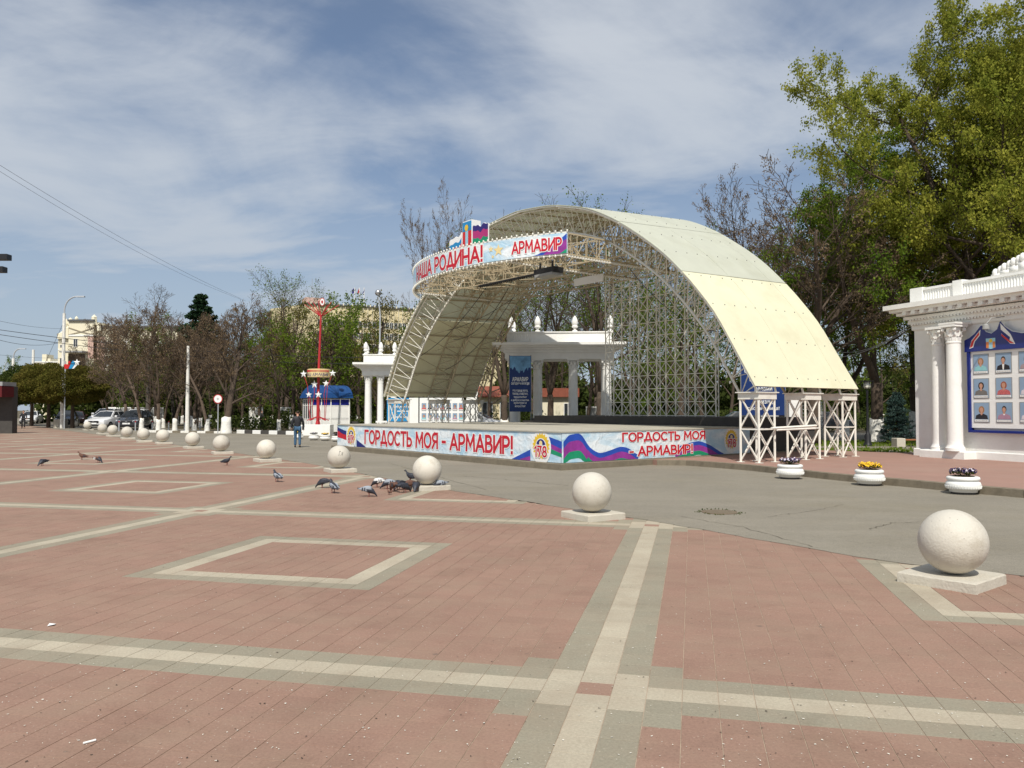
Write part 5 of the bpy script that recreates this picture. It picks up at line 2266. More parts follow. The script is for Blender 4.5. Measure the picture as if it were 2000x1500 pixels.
# big blue text banners
def text_banner(name, label, pxl, pxr, yt, yb, d, lines, rot=0.0, wav=0.0):
    A, B = atd(pxl, yt, d), atd(pxr, yt, d)
    zt, zb = A.z, atd(pxl, yb, d).z
    W = B.x - A.x
    t = thing(name, label, 'banner', (A.x, d, 0), rot)

    def fn(x, z, l):
        return (x, -l - wav * sin(x / W * pi), z)
    b = MB()
    n = 10
    v = []
    for k in range(n + 1):
        for j in range(2):
            v += [fn(W * k / n, (zb, zt)[j], 0)]
    b.add(v, [(2 * k, 2 * k + 2, 2 * k + 3, 2 * k + 1) for k in range(n)])
    cl = b.build('cloth', M['bannerblue'], t)
    # pale cityscape sweep in the upper part
    b = MB()
    if lines[0][0] == 'АРМАВИР':
        H_ = zt - zb
        xs = np.linspace(.02, W - .02, 30)
        r = random.Random(4)
        sky_l = [zt - H_ * (.30 - .22 * abs(x / W - .55)) + r.uniform(-.12, .12) for x in xs]
        ribbon(b, fn, xs, sky_l, [zt - .02] * 30, .006, 0)
        b.build('skyline_print', M['skyline'], cl)
    for s_, zc_, h, w in lines:
        b = MB()
        add_text(b, s_, fn, W * (.5 - w / 2), W * (.5 + w / 2), zb + (zt - zb) * (1 - zc_) - h / 2, zb + (zt - zb) * (1 - zc_) + h / 2, .012, .012)
        b.build('lettering', M['pwhite'], cl)
    b = MB()
    b.tube([(0, .03, 0.1), (0, .03, zt + .05)], .03, 6)
    b.build('post', M['grey'], t)
    b = MB()
    b.tube([(W, .03, 0.1), (W, .03, zt + .05)], .03, 6)
    b.build('post', M['grey'], t)
    return t


def bannerblue():
    m = mat('banner_blue', (0.006, 0.028, 0.13), .5, .15, 1.0)
    return m


M['bannerblue'] = bannerblue()
M['skyline'] = mat('skyline_print', (0.12, 0.27, 0.45), .5, .55, 2.2)
text_banner('city_banner', 'tall blue banner headed АРМАВИР standing before the garden portico', 995, 1037, 695, 804, 40.5,
            [('АРМАВИР', .42, .22, .74), ('сегодня и всегда', .50, .14, .84), ('это город уюта,', .63, .13, .72), ('тепла, счастья,', .685, .13, .72), ('трудолюбия', .74, .13, .6),
             ('и добрососедства,', .795, .13, .84), ('культуры и', .85, .13, .58), ('искусства!', .905, .13, .48)])
text_banner('city_banner', 'dark blue text banner half hidden behind the right towers of the canopy', 1447, 1533, 685, 811, 36.5,
            [('АРМАВИР', .18, .30, .7), ('сегодня и всегда', .32, .22, .86), ('прославлен', .46, .2, .6), ('делами', .60, .2, .4), ('деятельно', .70, .2, .55), ('и жизни,', .80, .2, .42), ('рослая улица!', .90, .2, .72)])

# ------------------------------------------------------------------ trees
def rot_about(v, axis, ang):
    return Matrix.Rotation(ang, 3, axis) @ v


def grow(seed, H, r0, trunk=.35, levels=3, nchild=(9, 7, 5), ratio=(.5, .5, .5), angle=(50, 45, 45), up=.12, lean=(0, 0), leader=.85,
         wob=.07, seglen=(8, 5, 3, 2), rtaper=.45, droop=0.0, minr=.006, fork=0):
    r = random.Random(seed)
    mb = MB()
    tips = []

    def rec(p, d, L, rad, lev):
        n = seglen[min(lev, len(seglen) - 1)]
        pts_, rs = [p.copy()], [rad]
        dd = d.copy()
        for k in range(n):
            dd = dd + Vector((r.gauss(0, wob), r.gauss(0, wob), r.gauss(0, wob * .6)))
            if lev > 0:
                dd.z += up * (1 if lev < levels else .5) - droop * lev * (k / n)
            dd.normalize()
            p = p + dd * (L / n)
            pts_.append(p.copy())
            rs.append(max(rad * (1 - (1 - .28) * (k + 1) / n), minr))
        sides = (10, 6, 4, 3)[min(lev, 3)]
        mb.tube(pts_, rs, sides, caps=(lev == 0))
        if lev >= levels:
            tips.append((pts_, dd))
            return
        if lev == levels - 1:
            tips.append((pts_[len(pts_) // 2:], dd))
        nc = nchild[lev]
        for k in range(nc):
            t = (trunk if lev == 0 else .22) + (1 - (trunk if lev == 0 else .22)) * ((k + r.uniform(.1, .9)) / nc)
            x = t * n
            i = min(int(x), n - 1)
            q = pts_[i].lerp(pts_[i + 1], x - i)
            td = (pts_[i + 1] - pts_[i]).normalized()
            ax = td.orthogonal().normalized()
            ax = rot_about(ax, td, k * 2.4 + r.uniform(-.5, .5))
            nd_ = rot_about(td, ax, radians(angle[lev] * r.uniform(.75, 1.25) * (1.15 - .45 * t)))
            cl = L * ratio[lev] * r.uniform(.75, 1.2) * (1.15 - .55 * t)
            cr = max(rs[i] * rtaper * r.uniform(.8, 1.15), minr)
            rec(q, nd_, cl, cr, lev + 1)
    d0 = Vector((lean[0], lean[1], 1)).normalized()
    if fork:
        th_ = H * trunk
        pts_ = [Vector((0, 0, 0)) + d0 * th_ * k / 6 + Vector((r.gauss(0, .03), r.gauss(0, .03), 0)) * (k > 0) for k in range(7)]
        mb.tube(pts_, [r0 * (1.35 if k == 0 else 1.1 - .04 * k) for k in range(7)], 12)
        sv = trunk
        trunk = .18
        for k in range(fork):
            a = 2 * pi * k / fork + r.uniform(-.4, .4)
            sp = r.uniform(.25, .55) if k else .12
            d = (d0 + Vector((cos(a), sin(a), 0)) * sp).normalized()
            rec(pts_[-1] - d * .15, d, (H - th_) * r.uniform(.8, 1.02), r0 * .66, 0)
        trunk = sv
    else:
        rec(Vector((0, 0, 0)), d0, H * leader, r0, 0)
    return mb, tips


def leaf_mesh(seed, tips, per, size, spread, mats, aspect=.55, hang=.35, shell=None, hmin=None, clump=0.0):
    rg = np.random.default_rng(seed)
    P = []
    for pts_, d in tips:
        a = np.array([tuple(p) for p in pts_])
        P.append(a)
    if not P:
        return None
    starts, ends = [], []
    for a in P:
        for k in range(len(a) - 1):
            starts.append(a[k])
            ends.append(a[k + 1])
    starts, ends = np.array(starts), np.array(ends)
    n = int(per * len(tips))
    idx = rg.integers(0, len(starts), n)
    t = rg.random((n, 1))
    C_ = starts[idx] * (1 - t) + ends[idx] * t
    if clump > 0:
        nc = max(1, n // 9)
        cc = C_[:nc]
        C_ = cc[rg.integers(0, nc, n)] + rg.normal(0, clump, (n, 3))
    C_ = C_ + rg.normal(0, spread, (n, 3))
    if hmin is not None:
        C_ = C_[C_[:, 2] > hmin]
        n = len(C_)
    d = rg.normal(0, 1, (n, 3))
    d[:, 2] -= hang * 2
    d /= np.linalg.norm(d, axis=1)[:, None]
    e = np.cross(d, rg.normal(0, 1, (n, 3)))
    e /= np.linalg.norm(e, axis=1)[:, None] + 1e-9
    s_ = size * rg.uniform(.6, 1.3, (n, 1))
    V = np.stack([C_, C_ + d * s_ * .5 + e * s_ * aspect * .5, C_ + d * s_, C_ + d * s_ * .5 - e * s_ * aspect * .5], 1)
    return np_mesh('foliage', V.reshape(-1, 3), np.arange(n * 4).reshape(-1, 4), mats)


PROTO = {}


def proto(key, bark, leafm, gargs, largs, twigs=None):
    mb, tips = grow(**gargs)
    o = mb.build('trunk', M[bark], smooth=True)
    me = o.data
    bpy.data.objects.remove(o)
    lm = leaf_mesh(gargs['seed'] + 7, tips, largs.pop('per'), largs.pop('size'), largs.pop('spread'), M[leafm], **largs) if largs else None
    PROTO[key] = (me, lm)
    return me, lm


WW = {}


def tree(key, label, loc, rotz=0.0, sc=1.0, group=None, white=None, name='tree', cat='tree', sz=None):
    t = thing(name, label, cat, loc, rotz, group)
    t.scale = (sc, sc, sz or sc)
    me, lm = PROTO[key]
    share('trunk', me, t)
    if lm:
        share('crown', lm, t)
    if white:
        r, h = white
        k = (round(r, 2), round(h, 1))
        if k not in WW:
            b = MB()
            b.lathe([(r * 1.62, -.05), (r * 1.45, .12), (r * 1.28, .4), (r * 1.2, h * .7), (r * 1.17, h)], 12)
            # ragged upper edge of the lime wash
            for q_ in range(12):
                i = 4 * 12 + q_
                x, y, z = b.v[i]
                b.v[i] = (x, y, z + .09 * sin(q_ * 2.3) * (1 if q_ % 2 else -.4))
            o = b.build('whitewashed_base', M['whitewash'], smooth=True)
            WW[k] = o.data
            bpy.data.objects.remove(o)
        share('whitewashed_base', WW[k], t)
    return t


# big maple (right), unique
proto('maple', 'bark', 'leaf_y', dict(seed=21, H=18.5, r0=.42, trunk=.20, levels=3, nchild=(15, 10, 7), ratio=(.58, .46, .42), angle=(74, 50, 45), up=.06, wob=.09, fork=3),
      dict(per=52, size=.15, spread=.08, aspect=.60, hang=.5, clump=.14))
proto('maple2', 'bark', 'leaf_g', dict(seed=33, H=15, r0=.36, trunk=.25, levels=3, nchild=(9, 8, 5), ratio=(.6, .48, .42), angle=(70, 50, 45), up=.05, wob=.10, fork=2),
      dict(per=46, size=.16, spread=.08, aspect=.6, hang=.4, clump=.15))
proto('fresh', 'bark', 'leaf_g', dict(seed=41, H=10.5, r0=.17, trunk=.18, levels=3, nchild=(10, 7, 5), ratio=(.5, .5, .45), angle=(58, 48, 45), up=.12, wob=.08),
      dict(per=8, size=.20, spread=.12, aspect=.6, hang=.3, clump=.16))
proto('fresh2', 'bark', 'leaf_o', dict(seed=47, H=10.5, r0=.17, trunk=.2, levels=3, nchild=(10, 7, 5), ratio=(.48, .52, .45), angle=(50, 48, 45), up=.18, wob=.08),
      dict(per=5, size=.17, spread=.12, aspect=.6, hang=.3, clump=.14))
proto('bare', 'bark', 'leaf_b', dict(seed=52, H=13, r0=.24, trunk=.28, levels=3, nchild=(10, 8, 6), ratio=(.55, .50, .42), angle=(45, 40, 42), up=.10, wob=.07, fork=3, minr=.010),
      dict(per=7, size=.13, spread=.05, aspect=.30, hang=.9, clump=.06))
proto('barebrown', 'barkb', 'leaf_b', dict(seed=58, H=9.5, r0=.16, trunk=.30, levels=3, nchild=(10, 8, 7), ratio=(.52, .52, .45), angle=(60, 48, 48), up=.10, wob=.10, minr=.013),
      dict(per=5, size=.14, spread=.10, aspect=.4, hang=.5, clump=.08))
proto('barebrown2', 'barkb', 'leaf_b', dict(seed=63, H=9.5, r0=.16, trunk=.26, levels=3, nchild=(11, 8, 7), ratio=(.48, .52, .45), angle=(52, 50, 48), up=.14, wob=.11, minr=.013, fork=2),
      dict(per=5, size=.14, spread=.10, aspect=.4, hang=.5, clump=.08))
proto('twiggy', 'barkg', 'leaf_b', dict(seed=66, H=13, r0=.20, trunk=.25, levels=3, nchild=(13, 8, 6), ratio=(.34, .5, .45), angle=(48, 45, 45), up=.06, wob=.07, minr=.010, droop=.05),
      None)
proto('birch', 'bark', 'leaf_b', dict(seed=71, H=10.6, r0=.26, trunk=.20, levels=3, nchild=(22, 10, 8), ratio=(.36, .5, .55), angle=(50, 50, 40), up=-.02, wob=.07, minr=.010, droop=.16, lean=(.10, 0)),
      dict(per=3.5, size=.15, spread=.05, aspect=.3, hang=1.2, clump=.05))
proto('darkbare', 'bark', 'leaf_g', dict(seed=77, H=14, r0=.26, trunk=.22, levels=3, nchild=(9, 8, 6), ratio=(.6, .5, .45), angle=(55, 48, 45), up=.06, wob=.12, fork=3, minr=.010),
      dict(per=3.0, size=.15, spread=.16, aspect=.6, hang=.3, clump=.20))


# round clipped crown
def round_tree(key, seed, leafm, n=26000, R=(2.9, 2.9, 2.0), zc=3.9, trunk_h=2.4):
    rg = np.random.default_rng(seed)
    u = rg.normal(0, 1, (n, 3))
    u /= np.linalg.norm(u, axis=1)[:, None]
    rad = rg.random((n, 1)) ** (1 / 6)
    lump = 1 + .09 * np.sin(u[:, :1] * 7 + 1) * np.cos(u[:, 1:2] * 6) + .06 * np.sin(u[:, 2:3] * 11 + u[:, :1] * 5)
    C_ = u * rad * lump * np.array(R)
    C_[:, 2] = np.where(C_[:, 2] < 0, C_[:, 2] * .75, C_[:, 2]) + zc
    d = u + rg.normal(0, .6, (n, 3))
    d[:, 2] -= .3
    d /= np.linalg.norm(d, axis=1)[:, None]
    e = np.cross(d, rg.normal(0, 1, (n, 3)))
    e /= np.linalg.norm(e, axis=1)[:, None]
    s_ = .16 * rg.uniform(.6, 1.3, (n, 1))
    V = np.stack([C_, C_ + d * s_ * .5 + e * s_ * .3, C_ + d * s_, C_ + d * s_ * .5 - e * s_ * .3], 1)
    lm = np_mesh('foliage', V.reshape(-1, 3), np.arange(n * 4).reshape(-1, 4), M[leafm])
    b = MB()
    b.tube([(0, 0, 0), (.02, 0, trunk_h * .6), (0, 0, trunk_h + .6)], [.2, .16, .14], 8)
    for k in range(7):
        a = k * .9
        b.tube([(0, 0, trunk_h), (cos(a) * .9, sin(a) * .9, trunk_h + .9), (cos(a) * 1.9, sin(a) * 1.9, zc + .3)], [.09, .06, .02], 5)
    o = b.build('trunk', M['bark'])
    PROTO[key] = (o.data, lm)
    bpy.data.objects.remove(o)


round_tree('round', 91, 'leaf_o')
round_tree('roundd', 92, 'leaf_d')


def conifer(key, seed, H, R, leafm, droopy=.0, layers=22, zlow=.06, open_=0.0):
    rg = random.Random(seed)
    nr = np.random.default_rng(seed)
    b = MB()
    b.tube([(0, 0, 0), (0, 0, H)], [H * .016, .02], 7)
    seg = []
    for k in range(layers):
        t = zlow + (1 - zlow) * k / layers
        z = H * t
        L_ = R * (1 - t) ** (1.15 if H > 5 else .8) * rg.uniform(.75, 1.15) + .15
        nb_ = 9 if t < .8 else 6
        for j in range(nb_):
            a = j * 2 * pi / nb_ + rg.uniform(-.3, .3) + k
            l_ = L_ * rg.uniform(.62, 1.15)
            A = Vector((0, 0, z))
            B = Vector((cos(a) * l_ * .6, sin(a) * l_ * .6, z + l_ * (.12 - droopy * .3)))
            C_ = Vector((cos(a) * l_, sin(a) * l_, z + l_ * (.22 - droopy)))
            b.tube([A, B, C_], [.035, .02, .008], 4, False)
            seg += [(A.lerp(B, .35), B), (B, C_)]
            for m_ in range(3):
                q = B.lerp(C_, m_ / 3)
                sd = Vector((-sin(a), cos(a), .1)) * (1 if m_ % 2 else -1) * l_ * .28
                seg.append((q, q + sd + (C_ - B) * .25))
    S0 = np.array([tuple(x[0]) for x in seg])
    S1 = np.array([tuple(x[1]) for x in seg])
    n = 24 * len(seg)
    idx = nr.integers(0, len(seg), n)
    t = nr.random((n, 1))
    C_ = S0[idx] * (1 - t) + S1[idx] * t + nr.normal(0, .02, (n, 3))
    ax = S1[idx] - S0[idx]
    ax /= np.linalg.norm(ax, axis=1)[:, None]
    d = ax * .8 + nr.normal(0, .55, (n, 3))
    d /= np.linalg.norm(d, axis=1)[:, None]
    e = np.cross(d, nr.normal(0, 1, (n, 3)))
    e /= np.linalg.norm(e, axis=1)[:, None]
    s_ = (.30 if H > 5 else .11) * nr.uniform(.7, 1.2, (n, 1))
    wd = .03 if H > 5 else .012
    V = np.stack([C_ - e * wd, C_ + e * wd, C_ + d * s_ + e * wd * 2, C_ + d * s_ - e * wd * 2], 1)
    lm = np_mesh('foliage', V.reshape(-1, 3), np.arange(n * 4).reshape(-1, 4), M[leafm])
    o = b.build('trunk', M['bark'])
    PROTO[key] = (o.data, lm)
    bpy.data.objects.remove(o)


conifer('fir', 5, 14.0, 5.4, 'leaf_p', -.10, 17, .30)
conifer('spruce', 6, 3.6, 1.45, 'leaf_s', -.02, 18, .04)


def place(key, label, px, d, z=0.0, **k):
    p = atd(px, 800, d)
    return tree(key, label, (p.x, d, z), **k)


# right side
place('maple', 'huge yellow green maple towering behind the white honour board wall', 1900, 37, rotz=.4, sc=.93, sz=1.02, white=(.42, 1.2))
place('maple', 'second tall yellow green maple cut by the right picture edge', 2120, 40, rotz=2.6, sc=1.0, white=(.42, 1.2))
place('maple2', 'leafy green maple with whitewashed trunk right of the canopy foot', 1712, 42, rotz=1.2, sc=.84, white=(.36, 1.5))
place('maple2', 'green leafy tree with leaning dark trunk behind the third tower', 1648, 50, rotz=3.9, sc=.72, white=(.36, 1.5))
place('maple2', 'dense green maple seen through the gap left of the white wall', 1790, 50, rotz=5.0, sc=1.05, white=(.36, 1.5))
place('bare', 'tall bare tree with brown seed tufts rising above the right canopy slope', 1588, 39.5, rotz=.5, sc=1.28, sz=.84)
place('bare', 'second bare seed tufted tree behind the canopy ridge', 1530, 46, rotz=2.2, sc=1.0)
place('fresh', 'light green tree in the gap between second and third tower', 1560, 52, rotz=1.0, sc=1.05, white=(.165, 1.1))
place('spruce', 'small blue green spruce beside the whitewashed trunk', 1751, 40, rotz=0, sc=.60, sz=.74, cat='spruce', name='spruce')
# behind the stage
place('darkbare', 'dark forked tree with sparse leaves behind the lattice wall', 1172, 50, rotz=.3, sc=.92)
place('darkbare', 'dark branching tree above the left half of the garden portico', 985, 54, rotz=2.0, sc=.88, white=(.26, 1.2))
place('darkbare', 'dark limbed tree over the middle of the garden portico', 1075, 58, rotz=4.0, sc=.92, white=(.26, 1.2))
place('fresh', 'green tree seen between the columns of the garden portico', 1150, 62, rotz=.7, sc=1.0, white=(.165, 1.05))
place('fresh', 'fresh green tree behind the lattice wall centre', 1270, 55, rotz=2.7, sc=.9, white=(.165, 1.05))
place('fresh', 'fresh green tree behind the right end of the lattice wall', 1370, 50, rotz=4.4, sc=.92, white=(.165, 1.05))
place('fresh', 'bushy green tree directly right of the tall white pylon', 955, 64, rotz=1.9, sc=.95, white=(.165, 1.05))
place('darkbare', 'bare crowned dark tree poking above the right lattice wall', 1330, 62, rotz=5.2, sc=1.0)
place('bare', 'leafless tree whose twigs stick up above the curved sign', 858, 57, rotz=1.4, sc=.60, sz=1.12)
place('fresh2', 'olive leaved tree directly behind the small corner portico', 740, 66, rotz=2.0, sc=1.05, white=(.165, 1.05))
# middle left
place('fresh', 'bright green tree directly behind the red pole', 640, 68, rotz=.9, sc=1.0, white=(.165, 1.05))
place('fresh', 'bright green tree right of the kiosk roof', 700, 72, rotz=3.0, sc=1.02, white=(.165, 1.05))
place('fresh2', 'thin leaved olive tree left of the kiosk', 570, 70, rotz=4.6, sc=1.12, white=(.165, 1.05))
place('fresh', 'low green tree between birch and kiosk', 545, 66, rotz=5.5, sc=.8, white=(.165, 1.05))
place('darkbare', 'pale bare topped tree in front of the yellow building corner', 560, 84, rotz=.2, sc=1.0)
place('fresh2', 'slender olive tree before the yellow building windows', 650, 80, rotz=1.2, sc=1.12, white=(.165, 1.05))
place('fresh2', 'reddish olive tree at the right end of the yellow building', 770, 78, rotz=.5, sc=1.02, white=(.165, 1.05))
place('birch', 'big drooping birch with leaning whitewashed trunk beside the road sign', 442, 57.5, rotz=0, sc=1.02, white=(.28, 1.15))
place('fir', 'tall dark green fir rising above the bare trees', 390, 84, rotz=0, sc=1.35, sz=1.02, cat='fir', name='fir_tree')
labs = ['bare brown tree just right of the dark car', 'bare brown tree above the dark car roof', 'bare brown tree between the dark car and the white lamp pole', 'bare brown tree left of the white lamp pole',
        'bare brown tree right of the white lamp pole', 'bare brown tree left of the round road sign', 'bare brown tree behind the white car']
for k, (x, d, key, s_) in enumerate(((277, 63, 'barebrown', .92), (245, 70, 'barebrown2', .90), (310, 61, 'barebrown2', .90), (342, 62, 'barebrown', .92),
                                     (380, 63, 'barebrown2', .90), (405, 60, 'barebrown', .88), (214, 80, 'barebrown', .80))):
    place(key, labs[k], x, d, rotz=k * 1.3, sc=s_, group='bare brown trees along the road', white=(.165, 1.05))
for k, (x, d, key, s_) in enumerate(((230, 86, 'twiggy', .98), (290, 84, 'twiggy', 1.2), (340, 90, 'twiggy', 1.05))):
    place(key, ['thin leafless treetop right of the ornate white building', 'highest thin leafless treetop left of the fir', 'thin leafless treetop just left of the fir'][k], x, d, rotz=k * 2.0, sc=s_)
r = random.Random(8)
for k in range(34):
    x = 205 + k * 17 + r.uniform(-6, 6)
    d = r.uniform(72, 100)
    key = r.choice(['barebrown', 'barebrown2', 'barebrown', 'fresh2', 'fresh']) if x < 480 else r.choice(['fresh', 'fresh2', 'fresh2', 'barebrown2'])
    lab = 'spring tree deep inside the park belt left of the birch' if x < 480 else 'greening tree deep inside the park behind the kiosk'
    place(key, lab, x, d, rotz=r.uniform(0, 6), sc=r.uniform(.78, .98), group='trees deep in the park left of the birch' if x < 480 else 'greening trees deep in the park', white=(.165, 1.05) if 'brown' in key else (.2, 1.2))
for k in range(20):
    x = 800 + k * 62 + r.uniform(-14, 14)
    place(r.choice(['fresh', 'fresh', 'fresh2', 'darkbare']), 'leafy park tree far behind the stage and canopy', x, r.uniform(66, 95), rotz=r.uniform(0, 6), sc=r.uniform(.85, 1.15),
          group='park trees far behind the stage', white=(.165, 1.05))
# round crowned trees
for k, (x, d, key, s_) in enumerate(((62, 84, 'roundd', 1.1), (95, 76, 'round', 1.05), (142, 74, 'round', 1.0))):
    place(key, ['dark shaded round crowned tree nearest the red awning', 'left olive round crowned tree in front of the ornate building', 'right olive round crowned tree above the parked cars'][k], x, d, rotz=k * 1.7, sc=s_)
place('roundd', 'low dark round tree beside the red awning at the left edge', 20, 88, rotz=1.0, sc=.9)
place('fresh', 'distant green treetop at the far left under the street lamps', 22, 150, sc=1.0)

# distant wood closing the park, leaves only, one mass
rg = np.random.default_rng(3)
nW = 90000
X_ = rg.uniform(-62, 95, nW)
Y_ = rg.uniform(100, 125, nW)
Z_ = rg.random(nW) ** .8 * (6.5 + 1.8 * np.sin(X_ * .35) + 1.0 * np.sin(X_ * .9 + 2))
C_ = np.stack([X_, Y_, Z_], 1)
d = rg.normal(0, 1, (nW, 3))
d /= np.linalg.norm(d, axis=1)[:, None]
e = np.cross(d, rg.normal(0, 1, (nW, 3)))
e /= np.linalg.norm(e, axis=1)[:, None]
s_ = .85 * rg.uniform(.5, 1.3, (nW, 1))
V = np.stack([C_, C_ + d * s_ * .5 + e * s_ * .3, C_ + d * s_, C_ + d * s_ * .5 - e * s_ * .3], 1)
tag(np_obj('distant_wood', np_mesh('distant_wood', V.reshape(-1, 3), np.arange(nW * 4).reshape(-1, 4), M['leaf_d']), None, 'stuff'),
    'dark green mass of shrubs and trees closing the back of the park', 'wood')
# undergrowth hedge band
nW = 42000
X_ = rg.uniform(-42, 60, nW)
Y_ = rg.uniform(66, 84, nW)
X_ = np.where(X_ < -26 - (Y_ - 66) * .25, rg.uniform(-20, 60, nW), X_)
dens = .5 + .5 * np.sin(X_ * .7 + Y_ * .3)
Z_ = rg.random(nW) * (1.0 + .8 * dens)
C_ = np.stack([X_, Y_, Z_], 1)
d = rg.normal(0, 1, (nW, 3))
d /= np.linalg.norm(d, axis=1)[:, None]
e = np.cross(d, rg.normal(0, 1, (nW, 3)))
e /= np.linalg.norm(e, axis=1)[:, None]
s_ = .28 * rg.uniform(.5, 1.3, (nW, 1))
V = np.stack([C_, C_ + d * s_ * .5 + e * s_ * .3, C_ + d * s_, C_ + d * s_ * .5 - e * s_ * .3], 1)
tag(np_obj('undergrowth', np_mesh('undergrowth', V.reshape(-1, 3), np.arange(nW * 4).reshape(-1, 4), M['leaf_d']), None, 'stuff'),
    'low dark hedges and shrubs between the park trunks', 'undergrowth')
# grass tufts near the podium's rear edge
nG = 16000
X_ = rg.uniform(8, 26, nG)
Y_ = rg.uniform(31.5, 44, nG)
keep = (Y_ > 31.2 + np.maximum(0, 12 - X_) * .6) & ~((Y_ > 35.4) & (Y_ < 37.2))
X_, Y_ = X_[keep], Y_[keep]
nG = len(X_)
a = rg.random(nG) * 6.28
h = rg.uniform(.05, .16, nG)
V = np.zeros((nG, 4, 3))
for k, (dx, hz_) in enumerate(((-.02, 0), (.02, 0), (.012, 1), (-.004, 1))):
    V[:, k, 0] = X_ + np.cos(a) * dx + hz_ * rg.normal(0, .03, nG)
    V[:, k, 1] = Y_ + np.sin(a) * dx
    V[:, k, 2] = -.05 + hz_ * h
tag(np_obj('grass', np_mesh('grass', V.reshape(-1, 3), np.arange(nG * 4).reshape(-1, 4), M['leaf_g']), None, 'stuff'), 'short green grass behind the podium', 'grass')
b = MB()
b.box(6, 35.5, -.07, 32, 37.1, -.02)
tag(b.build('park_path', M['path'], kind='structure'), 'pale park path crossing behind the podium')


# ------------------------------------------------------------------ people
def skin(name, verts, edges, radii, m_, parent, sub=1, root=0):
    me = bpy.data.meshes.new(name)
    me.from_pydata([tuple(v) for v in verts], edges, [])
    o = bpy.data.objects.new(name, me)
    COL.objects.link(o)
    md = o.modifiers.new('s', 'SKIN')
    md.use_smooth_shade = True
    for k, d in enumerate(me.skin_vertices[0].data):
        r = radii[k]
        d.radius = r if isinstance(r, tuple) else (r, r)
        d.use_root = (k == root)
    ms = o.modifiers.new('b', 'SUBSURF')
    ms.levels = ms.render_levels = sub
    bpy.context.view_layer.update()
    dg = bpy.context.evaluated_depsgraph_get()
    nm = bpy.data.meshes.new_from_object(o.evaluated_get(dg))
    nm.materials.clear()
    nm.materials.append(m_)
    nm.polygons.foreach_set('use_smooth', [True] * len(nm.polygons))
    bpy.data.objects.remove(o)
    r = bpy.data.objects.new(name, nm)
    COL.objects.link(r)
    r.parent = parent
    return r


